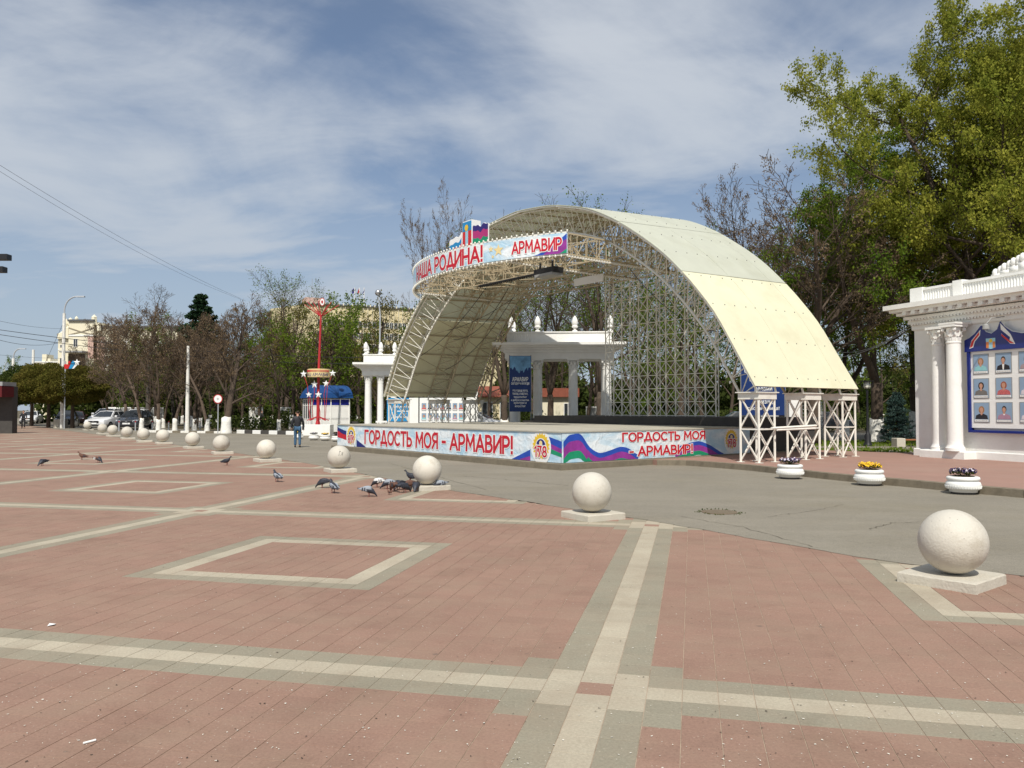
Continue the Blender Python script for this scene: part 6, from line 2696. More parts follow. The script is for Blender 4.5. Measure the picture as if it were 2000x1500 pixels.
def person(label, loc, face, H=1.72, top='jacket', legs='jeans', hair='hair', stride=.14, arms=(.05, -.05), bag=False, detail=True, group=None, longtop=.0):
    """figure facing local +Y; feet on z=0"""
    t = thing('person', label, 'person', loc, face, group)
    k = H / 1.72
    t.scale = (k, k, k)
    s = stride
    J = dict(pel=(0, 0, .93), wst=(0, .01, 1.08), chest=(0, .02, 1.30), neckb=(0, .0, 1.44), neck=(0, .02, 1.50), head=(0, .045, 1.60), crown=(0, .035, 1.655),
             hl=(-.095, 0, .90), hr=(.095, 0, .90), kl=(-.10, s * .6 + .03, .50), kr=(.10, -s * .25 + .03, .50), al=(-.105, s, .09), ar=(.10, -s, .10), tl=(-.12, s + .15, .035), tr=(.12, -s + .15, .03),
             sl=(-.17, 0, 1.40), sr=(.17, 0, 1.40), el=(-.25, arms[0] - .03, 1.14), er=(.25, arms[1] - .03, 1.14), wl=(-.27, arms[0] * 2.2 + .06, .90), wr=(.27, arms[1] * 2.2 + .06, .90),
             pl=(-.27, arms[0] * 2.4 + .08, .83), pr=(.27, arms[1] * 2.4 + .08, .83))
    names = list(J)
    ix = {n_: i for i, n_ in enumerate(names)}
    E_ = [('pel', 'wst'), ('wst', 'chest'), ('chest', 'neckb'), ('neckb', 'neck'), ('neck', 'head'), ('head', 'crown'), ('pel', 'hl'), ('pel', 'hr'), ('hl', 'kl'), ('kl', 'al'), ('al', 'tl'), ('hr', 'kr'), ('kr', 'ar'), ('ar', 'tr'),
          ('chest', 'sl'), ('chest', 'sr'), ('sl', 'el'), ('el', 'wl'), ('wl', 'pl'), ('sr', 'er'), ('er', 'wr'), ('wr', 'pr')]
    R = dict(pel=(.135, .10), wst=(.12, .09), chest=(.14, .10), neckb=.07, neck=.052, head=(.078, .095), crown=(.06, .075), hl=.085, hr=.085, kl=.055, kr=.055, al=.038, ar=.038, tl=.035, tr=.035,
             sl=.06, sr=.06, el=.042, er=.042, wl=.028, wr=.028, pl=(.035, .02), pr=(.035, .02))
    verts = [J[n_] for n_ in names]
    skin('body', verts, [(ix[a], ix[b_]) for a, b_ in E_], [R[n_] for n_ in names], M['skin'], t, 1, 0)
    if detail:
        for sd, P in ((-1, Vector(J['pl'])), (1, Vector(J['pr']))):
            for f_ in range(4):
                b0 = P + Vector((sd * .004, -.025 + f_ * .018, -.01))
                skin('finger', [b0, b0 + Vector((0, .004, -.035)), b0 + Vector((-sd * .008, .008, -.065 - .006 * (f_ in (1, 2))))], [(0, 1), (1, 2)], [.009, .0085, .007], M['skin'], t, 1)
            b0 = P + Vector((-sd * .01, .03, .03))
            skin('thumb', [b0, b0 + Vector((-sd * .008, .022, -.02)), b0 + Vector((-sd * .014, .03, -.045))], [(0, 1), (1, 2)], [.010, .009, .008], M['skin'], t, 1)
        b = MB()
        for sd in (-1, 1):
            b.ball((sd * .03, .128, 1.605), .012, 6, 4)
        b.build('eyes', M['pwhite'], t)
        b = MB()
        b.add([(-.012, .13, 1.59), (.012, .13, 1.59), (0, .155, 1.575), (0, .132, 1.62)], [(0, 1, 2), (1, 3, 2), (3, 0, 2)])
        b.build('nose', M['skin'], t)
        b = MB()
        for sd in (-1, 1):
            b.ball((sd * .083, .04, 1.60), .022, 6, 4, 1.4)
        b.build('ears', M['skin'], t)
    # jacket
    V_ = ['pelj', 'wst', 'chest', 'neckb', 'sl', 'sr', 'el', 'er', 'wlj', 'wrj']
    JJ = dict(J)
    JJ['pelj'] = (0, 0, .84 - longtop)
    JJ['wlj'] = tuple(Vector(J['el']).lerp(Vector(J['wl']), .93))
    JJ['wrj'] = tuple(Vector(J['er']).lerp(Vector(J['wr']), .93))
    RJ = dict(pelj=(.165, .125), wst=(.155, .12), chest=(.185, .13), neckb=.085, sl=.085, sr=.085, el=.062, er=.062, wlj=.048, wrj=.048)
    ej = [('pelj', 'wst'), ('wst', 'chest'), ('chest', 'neckb'), ('chest', 'sl'), ('chest', 'sr'), ('sl', 'el'), ('el', 'wlj'), ('sr', 'er'), ('er', 'wrj')]
    i2 = {n_: i for i, n_ in enumerate(V_)}
    skin('jacket', [JJ[n_] for n_ in V_], [(i2[a], i2[b_]) for a, b_ in ej], [RJ[n_] for n_ in V_], M[top], t, 2, 0)
    V_ = ['pel', 'hl', 'hr', 'kl', 'kr', 'al', 'ar']
    RT = dict(pel=(.145, .12), hl=.10, hr=.10, kl=.072, kr=.072, al=.062, ar=.062)
    ej = [('pel', 'hl'), ('pel', 'hr'), ('hl', 'kl'), ('kl', 'al'), ('hr', 'kr'), ('kr', 'ar')]
    i2 = {n_: i for i, n_ in enumerate(V_)}
    skin('trousers', [J[n_] for n_ in V_], [(i2[a], i2[b_]) for a, b_ in ej], [RT[n_] for n_ in V_], M[legs], t, 2, 0)
    for a_, t_ in (('al', 'tl'), ('ar', 'tr')):
        A, T_ = Vector(J[a_]), Vector(J[t_])
        skin('shoe', [A + Vector((0, -.04, -.045)), A + Vector((0, .05, -.04)), T_ + Vector((0, 0, .005))], [(0, 1), (1, 2)], [(.045, .045), (.048, .05), (.042, .032)], M['black'], t, 2)
    skin('hair', [(0, .0, 1.60), (0, -.01, 1.66), (0, .04, 1.70)], [(0, 1), (1, 2)], [(.084, .085), (.082, .08), (.06, .05)], M[hair], t, 2)
    if bag:
        b = MB()
        b.bbox(.20, -.06, .82, .30, .20, 1.02, .02)
        bg = b.build('shoulder_bag', M['black'], t)
        b = MB()
        b.tube([(.27, .05, 1.0), (.14, -.14, 1.30), (.02, -.10, 1.47)], .012, 4)
        b.build('strap', M['black'], bg)
    return t


P = at(581, 874)
person('man in black jacket and blue jeans seen from behind, walking towards the kiosk', (P.x, P.y, 0), radians(14), 1.70, 'jacket', 'jeans', 'hair', .07, (.0, .05), bag=True)
p = atd(10, 800, 68)
person('man in white shirt and blue jeans at the left picture edge', (p.x, 68, 0), radians(150), 1.74, 'pwhite', 'jeans', 'hair', .05, (.10, .10), detail=False)
for k, (x, d, lab, top) in enumerate(((27, 72, 'person in black standing in the shade right of the white shirted man', 'black'), (46, 73, 'second person in black in the shade under the round trees', 'jacket'),
                                      (511, 70, 'person in dark patterned coat walking left of the kiosk', 'check'))):
    p = atd(x, 800, d)
    person(lab, (p.x, d, 0), radians(160 + 50 * k), 1.70, top, 'jacket', 'hair', .08, (.08, .02), detail=False, longtop=.12 if k == 2 else 0)


# ------------------------------------------------------------------ pigeons
M['pg_grey'] = mat('feather_grey', (0.30, 0.33, 0.37), .7, .15, 30)
M['pg_dark'] = mat('feather_dark', (0.035, 0.038, 0.05), .5, .3, 30)
M['pg_brown'] = mat('feather_brown', (0.13, 0.065, 0.045), .7, .2, 30)
M['pg_white'] = mat('feather_white', (0.72, 0.72, 0.70), .7, .1, 30)
M['pg_neck'] = mat('feather_green', (0.03, 0.07, 0.06), .3, .3, 30)
M['pg_leg'] = mat('pigeon_leg', (0.22, 0.07, 0.06), .6)


def pigeon(label, loc, face, pose='stand', col='blue', sc=1.0, name='pigeon', cat='pigeon', group='pigeons feeding on the plaza'):
    t = thing(name, label, cat, loc, face, group)
    t.scale = (sc, sc, sc)
    if pose == 'feed':
        sp = [(-.20, .150, .018, .006), (-.14, .145, .03, .012), (-.08, .135, .05, .035), (-.02, .125, .066, .055), (.04, .11, .064, .055), (.085, .088, .045, .042), (.11, .060, .028, .028), (.125, .038, .022, .024), (.140, .022, .018, .018), (.150, .008, .006, .006)]
    else:
        sp = [(-.17, .075, .018, .006), (-.12, .09, .03, .012), (-.07, .105, .05, .036), (-.02, .12, .064, .055), (.035, .14, .062, .058), (.07, .168, .044, .044), (.085, .20, .028, .03), (.092, .225, .024, .026), (.108, .238, .021, .021), (.125, .236, .010, .010), (.142, .230, .003, .003)]
    b = MB()
    n = 10
    v = []
    for (y, z, rx, rz) in sp:
        for k in range(n):
            a = 2 * pi * k / n
            v.append((rx * cos(a), y, z + rz * sin(a)))
    f = [(i * n + k, (i + 1) * n + k, (i + 1) * n + (k + 1) % n, i * n + (k + 1) % n) for i in range(len(sp) - 1) for k in range(n)]
    f += [tuple(range(n)), tuple((len(sp) - 1) * n + k for k in range(n - 1, -1, -1))]
    b.add(v, f)
    body, wing, bar = {'blue': ('pg_dark', 'pg_grey', 'pg_dark'), 'black': ('pg_dark', 'pg_dark', 'pg_dark'), 'pied': ('pg_dark', 'pg_white', 'pg_dark'), 'brown': ('pg_brown', 'pg_brown', 'pg_dark'), 'whitetail': ('pg_dark', 'pg_brown', 'pg_white')}[col]
    b.build('body', M[body], t, smooth=True)
    ym, zm = (-.02, .128) if pose == 'feed' else (-.02, .125)
    tilt = -.02 if pose == 'feed' else .16
    for sd in (-1, 1):
        b = MB()
        prof = [(.075, .02, .010), (.05, .045, .018), (.0, .05, .022), (-.05, .042, .02), (-.10, .024, .014), (-.16, .006, .006)]
        v = []
        for (y, h, w) in prof:
            zc_ = zm + y * tilt + .008
            for k in range(8):
                a = 2 * pi * k / 8
                v.append((sd * (.048 + w * .6 * cos(a)) * (1 if y > -.08 else .7), ym + y, zc_ + h * sin(a)))
        f = [(i * 8 + k, (i + 1) * 8 + k, (i + 1) * 8 + (k + 1) % 8, i * 8 + (k + 1) % 8) for i in range(5) for k in range(8)]
        f += [tuple(range(8)), tuple(40 + k for k in range(7, -1, -1))]
        b.add(v, f)
        w_ = b.build('wing', M[wing], t, smooth=True)
        for off in (-.045, -.085):
            b = MB()
            zc_ = zm + off * tilt
            b.add([(sd * .0635, ym + off - .012, zc_ - .03), (sd * .0635, ym + off + .006, zc_ - .03), (sd * .062, ym + off + .014, zc_ + .034), (sd * .062, ym + off - .004, zc_ + .034),
                   (sd * .05, ym + off - .012, zc_ - .03), (sd * .05, ym + off + .006, zc_ - .03), (sd * .05, ym + off + .014, zc_ + .034), (sd * .05, ym + off - .004, zc_ + .034)],
                  [(0, 1, 2, 3), (7, 6, 5, 4), (0, 4, 5, 1), (1, 5, 6, 2), (2, 6, 7, 3), (3, 7, 4, 0)])
            b.build('wing_bar', M[bar], w_)
        b = MB()
        b.tube([(sd * .025, 0, .085), (sd * .026, .01, .04), (sd * .026, 0, .004)], [.010, .006, .005], 5)
        b.tube([(sd * .026, -.018, .004), (sd * .026, .03, .004)], .004, 4)
        b.build('leg', M['pg_leg'], t)
    if col in ('blue', 'whitetail') and pose == 'feed':
        pass
    return t


pg = [(83, 910, 2.8, 'feed', 'black', 'lone black pigeon pecking farthest left on the plaza'),
      (160, 898, 1.7, 'stand', 'brown', 'brown pigeon with tail to the left, left of the white tailed one'),
      (192, 904, -1.9, 'feed', 'whitetail', 'dark pigeon with a white tail inside the far paving frame'),
      (443, 909, -1.6, 'stand', 'black', 'lone dark pigeon before the sixth and fifth stone balls'),
      (541, 941, .9, 'stand', 'blue', 'grey and white pigeon standing alone with raised head'),
      (630, 953, 1.5, 'feed', 'black', 'black pigeon in the pair below the graffiti ball'),
      (651, 963, .7, 'stand', 'blue', 'grey pigeon in the pair below the graffiti ball'),
      (720, 970, -1.5, 'feed', 'blue', 'nearest grey barred pigeon pecking with its head to the right'),
      (737, 952, 1.3, 'feed', 'pied', 'black and white pigeon left of the flock'),
      (757, 955, 1.6, 'feed', 'blue', 'grey pigeon leaning down at the left end of the flock'),
      (768, 960, .5, 'feed', 'brown', 'brown pigeon at the front of the flock'),
      (779, 957, 2.6, 'feed', 'black', 'black pigeon in the thick of the flock'),
      (790, 962, -.8, 'feed', 'black', 'black pigeon pecking right before the slab'),
      (799, 957, 2.0, 'feed', 'brown', 'brown pigeon close to the left corner of the slab'),
      (812, 960, 3.1, 'feed', 'black', 'black pigeon facing away before the slab front'),
      (857, 957, 1.9, 'feed', 'blue', 'grey pigeon with raised tail at the right end of the slab')]
for x, y, f_, pose, col, lab in pg:
    P = at(x, y)
    pigeon(lab, (P.x, P.y, .001), f_, pose, col, 1.15)
P = at(804, 942, .11)
pigeon('dark green pigeon standing on the slab against the stone ball', (P.x - .03, P.y + .02, .112), 1.4, 'stand', 'black', 1.1)
P = at(760, 966)
pigeon('tiny brown sparrow on the tiles in front of the flock', (P.x, P.y, 0), .9, 'stand', 'brown', .42, 'sparrow', 'sparrow', None)


# ------------------------------------------------------------------ cars
M['carwhite'] = mat('car_white', (0.72, 0.72, 0.72), .25, .01, 2, coat=.6)
M['carblack'] = mat('car_black', (0.022, 0.026, 0.032), .25, .03, 2, coat=.6)
M['cargrey'] = mat('car_grey', (0.055, 0.06, 0.07), .25, .03, 2, coat=.6)
M['carbrown'] = mat('car_brown', (0.06, 0.02, 0.018), .3, .03, 2, coat=.5)
M['headlamp'] = mat('headlamp', (0.65, 0.66, 0.68), .15, .05, 10)


def car(label, loc, face, paint, sc=1.0, group='parked cars', style=0):
    """front of the car looks along local -Y"""
    t = thing('parked_car', label, 'car', loc, face, group)
    t.scale = (sc, sc, sc)
    b = MB()
    st = [(0.0, .34, .50, .66, .66), (.06, .22, .55, .78, .70), (.28, .20, .60, .85, .78), (.95, .20, .62, .87, .90), (1.15, .20, .62, .87, .95), (2.4, .20, .62, .875, .97), (3.5, .20, .62, .87, .99), (4.05, .22, .60, .84, .97), (4.22, .30, .58, .78, .88), (4.27, .40, .56, .70, .70)]
    v = []
    for (y, zb, zm, hw_, zt) in st:
        v += [(-hw_ * .86, y, zb), (-hw_, y, (zb + zm) / 2), (-hw_, y, zm), (-hw_ * .93, y, zt - .06), (-hw_ * .80, y, zt), (0, y, zt + .03), (hw_ * .80, y, zt), (hw_ * .93, y, zt - .06), (hw_, y, zm), (hw_, y, (zb + zm) / 2), (hw_ * .86, y, zb)]
    n = 11
    f = [(i * n + k, i * n + k + 1, (i + 1) * n + k + 1, (i + 1) * n + k) for i in range(len(st) - 1) for k in range(n - 1)]
    f += [(i * n + 10, i * n, (i + 1) * n, (i + 1) * n + 10) for i in range(len(st) - 1)]
    f += [tuple(range(n - 1, -1, -1)), tuple((len(st) - 1) * n + k for k in range(n))]
    b.add(v, f)
    # cabin
    rw = .56
    cb_ = [(-.76, 1.05, .93), (.76, 1.05, .93), (.78, 3.75, .97), (-.78, 3.75, .97), (-rw, 1.80, 1.40), (rw, 1.80, 1.40), (rw, 3.05, 1.42), (-rw, 3.05, 1.42), (0, 1.78, 1.445), (0, 3.05, 1.47)]
    b.add(cb_, [(0, 1, 5, 8, 4), (1, 2, 6, 5), (2, 3, 7, 9, 6), (3, 0, 4, 7), (4, 8, 9, 7), (8, 5, 6, 9)])
    b.build('body', M[paint], t, smooth=True, auto=28)

    def quad(nm, q, m_, lift=(0, -.012, .008)):
        bb_ = MB()
        L_ = Vector(lift)
        bb_.add([Vector(p_) + L_ for p_ in q], [tuple(range(len(q)))])
        return bb_.build(nm, M[m_], t)
    quad('windshield', [(-.70, 1.10, .96), (.70, 1.10, .96), (.52, 1.74, 1.365), (0, 1.73, 1.40), (-.52, 1.74, 1.365)], 'glass')
    quad('rear_window', [(.68, 3.68, 1.0), (-.68, 3.68, 1.0), (-.50, 3.12, 1.37), (.50, 3.12, 1.37)], 'glass', (0, .014, .008))
    for sd in (-1, 1):
        q = [(sd * .765, 1.30, .975), (sd * .775, 2.2, .985), (sd * .585, 2.2, 1.37), (sd * .585, 1.86, 1.36)]
        quad('side_window', q if sd > 0 else q[::-1], 'glass', (sd * .014, 0, .004))
        q = [(sd * .775, 2.28, .985), (sd * .785, 3.45, 1.0), (sd * .585, 2.98, 1.37), (sd * .585, 2.28, 1.37)]
        quad('side_window', q if sd > 0 else q[::-1], 'glass', (sd * .014, 0, .004))
        b = MB()
        b.add([(sd * .42, -.012, .60), (sd * .72, .06, .64), (sd * .79, .22, .74), (sd * .62, .12, .745), (sd * .42, .01, .69),
               (sd * .42, .10, .60), (sd * .72, .14, .64), (sd * .77, .26, .74), (sd * .62, .2, .745), (sd * .42, .1, .69)],
              [(0, 1, 2, 3, 4) if sd > 0 else (4, 3, 2, 1, 0), (9, 8, 7, 6, 5) if sd > 0 else (5, 6, 7, 8, 9)] + [(i, 5 + i, 5 + (i + 1) % 5, (i + 1) % 5) for i in range(5)])
        b.build('headlight', M['headlamp'], t)
        b = MB()
        b.bbox(sd * .93 - .09, 1.38, .95, sd * .93 + .09, 1.50, 1.08, .02)
        b.build('wing_mirror', M[paint], t)
        b = MB()
        b.box(sd * .66 - .1, 4.235, .70, sd * .66 + .1, 4.275, .86)
        b.build('tail_light', M['crestred'], t)
        for y in (.80, 3.40):
            w = bpy.data.objects.new('wheel', None)
            COL.objects.link(w)
            w.parent = t
            w.location = (sd * .80, y, .31)
            w.rotation_euler = (0, pi / 2, 0)
            b = MB()
            b.lathe([(.2, -.09), (.29, -.095), (.31, -.07), (.31, .07), (.29, .095), (.2, .09)], 20)
            b.build('tyre', M['rubber'], w)
            b = MB()
            b.lathe([(.05, -.10), (.19, -.092), (.19, .092), (.05, .10)], 12)
            b.build('rim', M['chrome'], w)
    b = MB()
    b.bbox(-.40, -.022, .50, .40, .05, .66, .01)
    b.build('grille', M['black'], t)
    b = MB()
    b.box(-.70, -.02, .30, .70, .05, .40)
    b.build('lower_intake', M['black'], t)
    b = MB()
    b.box(-.26, -.04, .42, .26, -.024, .53)
    b.build('number_plate', M['pwhite'], t)
    b = MB()
    b.box(-.40, -.03, .665, .40, -.0, .68)
    b.box(-.07, -.035, .60, .07, -.023, .65)
    b.build('chrome_trim', M['chrome'], t)
    return t


def put_car(px, d, label, paint, face, sc=1.0):
    p = atd(px, 800, d)
    return car(label, (p.x, d, 0), face, paint, sc)


put_car(183, 68.5, 'white parked car with black grille facing the plaza', 'carwhite', radians(-3), 1.15)
put_car(247, 67.5, 'dark grey parked car facing the plaza behind the stone balls', 'cargrey', radians(10), 1.17)
put_car(127, 80, 'black parked car behind the concrete planter box', 'carblack', radians(25), 1.15)
put_car(147, 88, 'dark brown car half hidden behind the black one', 'carbrown', radians(25), 1.1)
put_car(190, 80, 'white car whose roof shows just above the white parked car', 'carwhite', radians(5), 1.32)
put_car(253, 79, 'pale car whose roof shows just above the dark grey car', 'carwhite', radians(8), 1.25)
put_car(54, 96, 'white car in the shade far left under the round trees', 'carwhite', radians(20), 1.1)
put_car(985, 62, 'white car seen beyond the stage beside the blue АРМАВИР banner', 'carwhite', radians(75), 1.1)
put_car(1585, 62, 'light car parked behind the second canopy tower', 'carwhite', radians(80), 1.1)
put_car(1672, 64, 'dark car parked beyond the whitewashed maple trunk', 'cargrey', radians(70), 1.1)
put_car(1520, 60, 'black car parked behind the first canopy tower', 'carblack', radians(85), 1.1)

# ------------------------------------------------------------------ street furniture on the left
for k, (x, yb, w) in enumerate(((119, 834, .95), (110, 832, .5))):
    p = atd(x, 800, 76 - k)
    b = MB()
    b.bbox(-w / 2, -w / 2, 0, w / 2, w / 2, .82, .03)
    b.box(-w / 2 + .1, -w / 2 + .1, .80, w / 2 - .1, w / 2 - .1, .83)
    tag(b.build('planter_box', M['concrete'], loc=(p.x, 76 - k * .6, 0), rotz=.2), ['square concrete planter box left of the farthest stone ball', 'narrow concrete block left of the concrete planter box'][k], 'planter')
for k, x in enumerate((233, 265, 298, 330, 361, 391)):
    p = atd(x, 800, 64)
    t = thing('bollard_post', ['thin grey post before the left side of the dark car', 'thin grey post before the right headlight of the dark car', 'thin grey post right of the dark car', 'fourth thin grey post from the left',
                               'thin grey post below the white concrete pole', 'rightmost thin grey post, left of the road sign'][k], 'post', (p.x, 64, 0), 0, 'thin posts along the car park')
    b = MB()
    b.tube([(0, 0, 0), (0, 0, .72)], .05, 8)
    b.build('shaft', M['galv'], t)
    b = MB()
    b.lathe([(.056, .72), (.056, .80), (.03, .82)], 8)
    b.build('red_cap', M['redpaint'], t)
# road sign
p = atd(426, 800, 57)
t = thing('road_sign', 'round white road sign with red rim on a thin pole beside the birch', 'road sign', (p.x, 57, 0), 0)
b = MB()
b.tube([(0, 0, 0), (0, 0, 2.7)], .035, 8)
b.build('post', M['galv'], t)
for nm, r_, y_, m_ in (('rim', .33, 0, 'redpaint'), ('face', .27, -.004, 'pwhite')):
    b = MB()
    b.lathe([(r_, 0), (r_, .02)], 28)
    o = b.build(nm, M[m_], t, loc=(0, -.045 + y_, 2.52))
    o.rotation_euler = (pi / 2, 0, 0)
b = MB()
b.box(-.02, -.075, 2.42, .02, -.068, 2.62)
b.box(-.1, -.075, 2.50, .1, -.0685, 2.54)
b.build('symbol', M['grey'], t)
# concrete pole
p = atd(366, 800, 60)
b = MB()
b.tube([(0, 0, 0), (0, 0, 6.6)], [.16, .10], 10)
pole = tag(b.build('concrete_pole', M['whitewash'], loc=(p.x, 60, 0)), 'tall slim whitish concrete pole standing before the bare trees', 'pole')


def street_lamp(px, d, ytop, dx, ytip, label, r=.12, rough='galv'):
    p = atd(px, 800, d)
    zt = atd(px, ytop, d).z
    tip = atd(px + dx, ytip, d)
    t = thing('street_lamp', label, 'street lamp', (p.x, d, 0), 0, 'tall curved street lamps')
    b = MB()
    b.tube([(0, 0, 0), (0, 0, zt * .55), (0, 0, zt)], [r * 1.5, r * 1.2, r], 10)
    b.build('concrete_mast', M['whitewash'], t)
    b = MB()
    w, h = tip.x - p.x, tip.z - zt
    pts_ = [(0, 0, zt - .6)]
    for k in range(10):
        u = k / 9
        pts_.append((w * (1 - cos(u * pi / 2)) ** 1.1, 0, zt + h * sin(u * pi / 2) ** .9))
    b.tube(pts_, r * .5, 6)
    b.build('curved_arm', M['galv'], t)
    b = MB()
    s_ = 1 if w > 0 else -1
    b.bbox(w - .1, -.12, zt + h - .08, w + .65 * s_ + .0, .12, zt + h + .05, .02) if s_ > 0 else b.bbox(w - .65, -.12, zt + h - .08, w + .1, .12, zt + h + .05, .02)
    b.build('lamp_head', M['galv'], t)


street_lamp(122, 74, 612, 30, 579, 'nearest tall curved street lamp in front of the ornate building', .13)
street_lamp(24, 108, 700, 17, 681, 'second curved street lamp near the left edge', .17)
street_lamp(7, 150, 722, 11, 706, 'farthest curved street lamp at the left edge', .18)
p = atd(63, 800, 98)
b = MB()
b.tube([(0, 0, 0), (0, 0, 9.2)], [.2, .15], 8)
tag(b.build('concrete_pole', M['whitewash'], loc=(p.x, 98, 0)), 'short concrete pole between the street lamp and the ornate building', 'pole')
# globe lamp above the left portico
p = atd(741, 800, 58)
t = thing('globe_lamp', 'slender white mast with a silver globe lamp above the corner portico', 'lamp', (p.x, 58, 0), 0)
b = MB()
zt = atd(741, 577, 58).z
b.tube([(0, 0, 0), (0, 0, zt * .55), (.02, 0, zt * .85), (-.12, 0, zt)], [.09, .06, .05, .035], 8)
b.build('mast', M['galv'], t)
b = MB()
b.ball((-.14, 0, zt + .2), .24, 14, 9)
b.build('globe', M['chrome'], t, smooth=True)
b = MB()
b.lathe([(.25, 5.75), (.12, 5.9), (.06, 6.2)], 10)
b.build('collar', M['galv'], t)
b = MB()
b.tube([(-.04, 0, zt - .1), (2.6, 0, zt - .9)], .012, 4)
# starburst pole on pedestal
p = atd(621, 800, 53.5)
px0 = p.x
t = thing('star_pole', 'tall red pole with spread rays on top and stars around its foot', 'decorative pole', (p.x, 53.5, 0), 0)
zr = atd(621, 617, 53.5).z
b = MB()
b.bbox(-.42, -.55, -.02, .95, .55, .74, .02)
b.build('white_pedestal', M['white'], t)
b = MB()
b.bbox(-1.15, -.2, -.02, -.425, .9, .73, .02)
b.build('white_pedestal', M['white'], t)
b = MB()
b.tube([(0, 0, .74), (.02, 0, 4), (.15, 0, zr)], [.12, .085, .065], 12)
b.lathe([(.17, .745), (.17, .80), (.12, 1.0)], 12)
b.build('pole', M['redpaint'], t, smooth=True, auto=40)
for (dx, dz, dy) in ((-.95, .98, .2), (-1.05, .75, -.3), (-.62, .95, .4), (-.18, 1.02, 0), (.72, .97, 0), (1.15, .78, .3), (.55, .7, -.4)):
    b = MB()
    b.tube([(.15, 0, zr - .05), (.15 + dx, dy, zr + dz)], [.04, .025], 5)
    b.build('ray', M['redpaint'], t)
for nm, s_, m_, y_ in (('oval_rim', 1.0, 'redpaint', -.0), ('oval_face', .8, 'pwhite', -.02), ('oval_symbol', .38, 'redpaint', -.04)):
    b = MB()
    b.lathe([(.26, 0), (.26, .03)], 20)
    o = b.build(nm, M[m_], t, loc=(.24, y_, zr + .95))
    o.rotation_euler = (pi / 2, 0, 0)
    o.scale = (.66 * s_, 1.12 * s_, 1)
for k in range(8):
    a = k * pi / 4 + .2
    b = MB()
    b.tube([(.0, 0, 1.30), (cos(a) * .72, sin(a) * .72, 1.02)], [.03, .03], 5)
    b.build('foot_strut', M['redpaint'], t)


def star3(par, c_, r_, face=0.0, m_='pwhite', tilt=0.0):
    b = MB()
    v = [(0, -.05, 0), (0, .05, 0)]
    for k in range(10):
        a = pi / 2 + k * pi / 5 + tilt
        q = r_ if k % 2 == 0 else r_ * .42
        v.append((q * cos(a), 0, q * sin(a)))
    f = []
    for k in range(10):
        i, j = 2 + k, 2 + (k + 1) % 10
        f += [(0, i, j), (1, j, i)]
    b.add(v, f)
    o = b.build('star', M[m_], par, loc=c_)
    o.rotation_euler = (0, 0, face)
    return o


for (sx, sz, r_, bx) in ((-.92, 4.15, .26, -.35), (-.18, 3.45, .30, -.2), (.62, 3.50, .26, .3), (.10, 2.75, .25, .12), (1.05, 4.20, .24, .35), (-.55, 2.75, .22, -.3)):
    star3(t, (sx, -.3, sz), r_, rnd.uniform(-.6, .6))
    b = MB()
    b.tube([(bx * 1.5, -.1, 1.05), (bx * 1.6 + .05 * sx, -.2, (1.05 + sz) * .42), (bx + (sx - bx) * .5, -.28, sz * .8), (sx, -.27, sz)], .022, 5)
    b.build('star_stem', M['redpaint'], t)
b = MB()
b.lathe([(.74, 3.95), (.76, 3.96), (.76, 4.48), (.74, 4.49)], 30)
rg_ = b.build('ring_sign', M['pgold'], t, loc=(.05, 0, 0))
for txt, z0, z1 in (('НАШ АРМАВИР', 4.0, 4.2),):
    b = MB()

    def rf(x, z, l):
        a = -pi / 2 + x
        return ((.765 + l) * cos(a), (.765 + l) * sin(a), z)
    add_text(b, txt, rf, -1.15, 1.15, z0, z1, .01, .01)
    b.build('lettering', M['boardblue'], rg_)
b = MB()
for k in range(24):
    a = -pi / 2 - 1.2 + k * .104
    b.box(.76 * cos(a) - .02, .775 * sin(a) - .01, 4.28, .76 * cos(a) + .02, .775 * sin(a) + .01, 4.42)
b.build('ring_ornament', M['redpaint'], rg_, kind='stuff')

# kiosk
p = atd(609, 800, 57)
kr = radians(33)
t = thing('kiosk', 'white panelled kiosk with glazed left side and rounded blue roof', 'kiosk', (p.x, 57, 0), kr)
KW, KD, KH = 2.85, 1.9, 2.55
b = MB()
b.box(.04, .04, .10, KW - .04, KD - .04, KH)
b.build('core', M['dark'], t)
for k in range(4):
    x0, x1 = k * KW / 4, (k + 1) * KW / 4
    for z0, z1, m_ in ((.12, 1.10, 'white'), (1.13, 2.05, 'white'), (2.08, 2.5, 'bluepane')):
        b = MB()
        b.bbox(x0 + .03, 0, z0, x1 - .03, .035, z1, .004)
        b.build('panel' if m_ == 'white' else 'blue_pane', M[m_], t)
for k in range(5):
    b = MB()
    b.box(k * KW / 4 - .035, -.03, .08, k * KW / 4 + .035, .03, 2.55)
    b.build('mullion', M['white'], t)
for k in range(5):
    b = MB()
    b.box(-.03, k * KD / 4 - .03, .08, .03, k * KD / 4 + .03, 2.55)
    b.build('mullion', M['white'], t)
for k in range(4):
    y0, y1 = k * KD / 4, (k + 1) * KD / 4
    for z0, z1, m_, nm in ((.12, 1.05, 'white', 'panel'), (1.10, 2.02, 'glass', 'pane'), (2.08, 2.5, 'glass', 'pane')):
        b = MB()
        b.box(0, y0 + .04, z0, .035, y1 - .04, z1)
        b.build(nm, M[m_], t)
for z_ in (1.07, 2.05, 2.52):
    b = MB()
    b.box(-.02, -.02, z_ - .025, KW, .03, z_ + .02)
    b.box(-.021, .031, z_ - .025, .03, KD, z_ + .02)
    b.build('rail', M['white'], t)
b = MB()
n = 10
v = []
ov = .22
for i in range(n + 1):
    a = pi * i / n
    y = KD / 2 - (KD / 2 + ov) * cos(a)
    z = KH + .05 + .95 * sin(a) ** .8
    ins = .95 * sin(a) * .5
    v += [(-ov + ins, y, z), (KW + ov - ins * .4, y, z)]
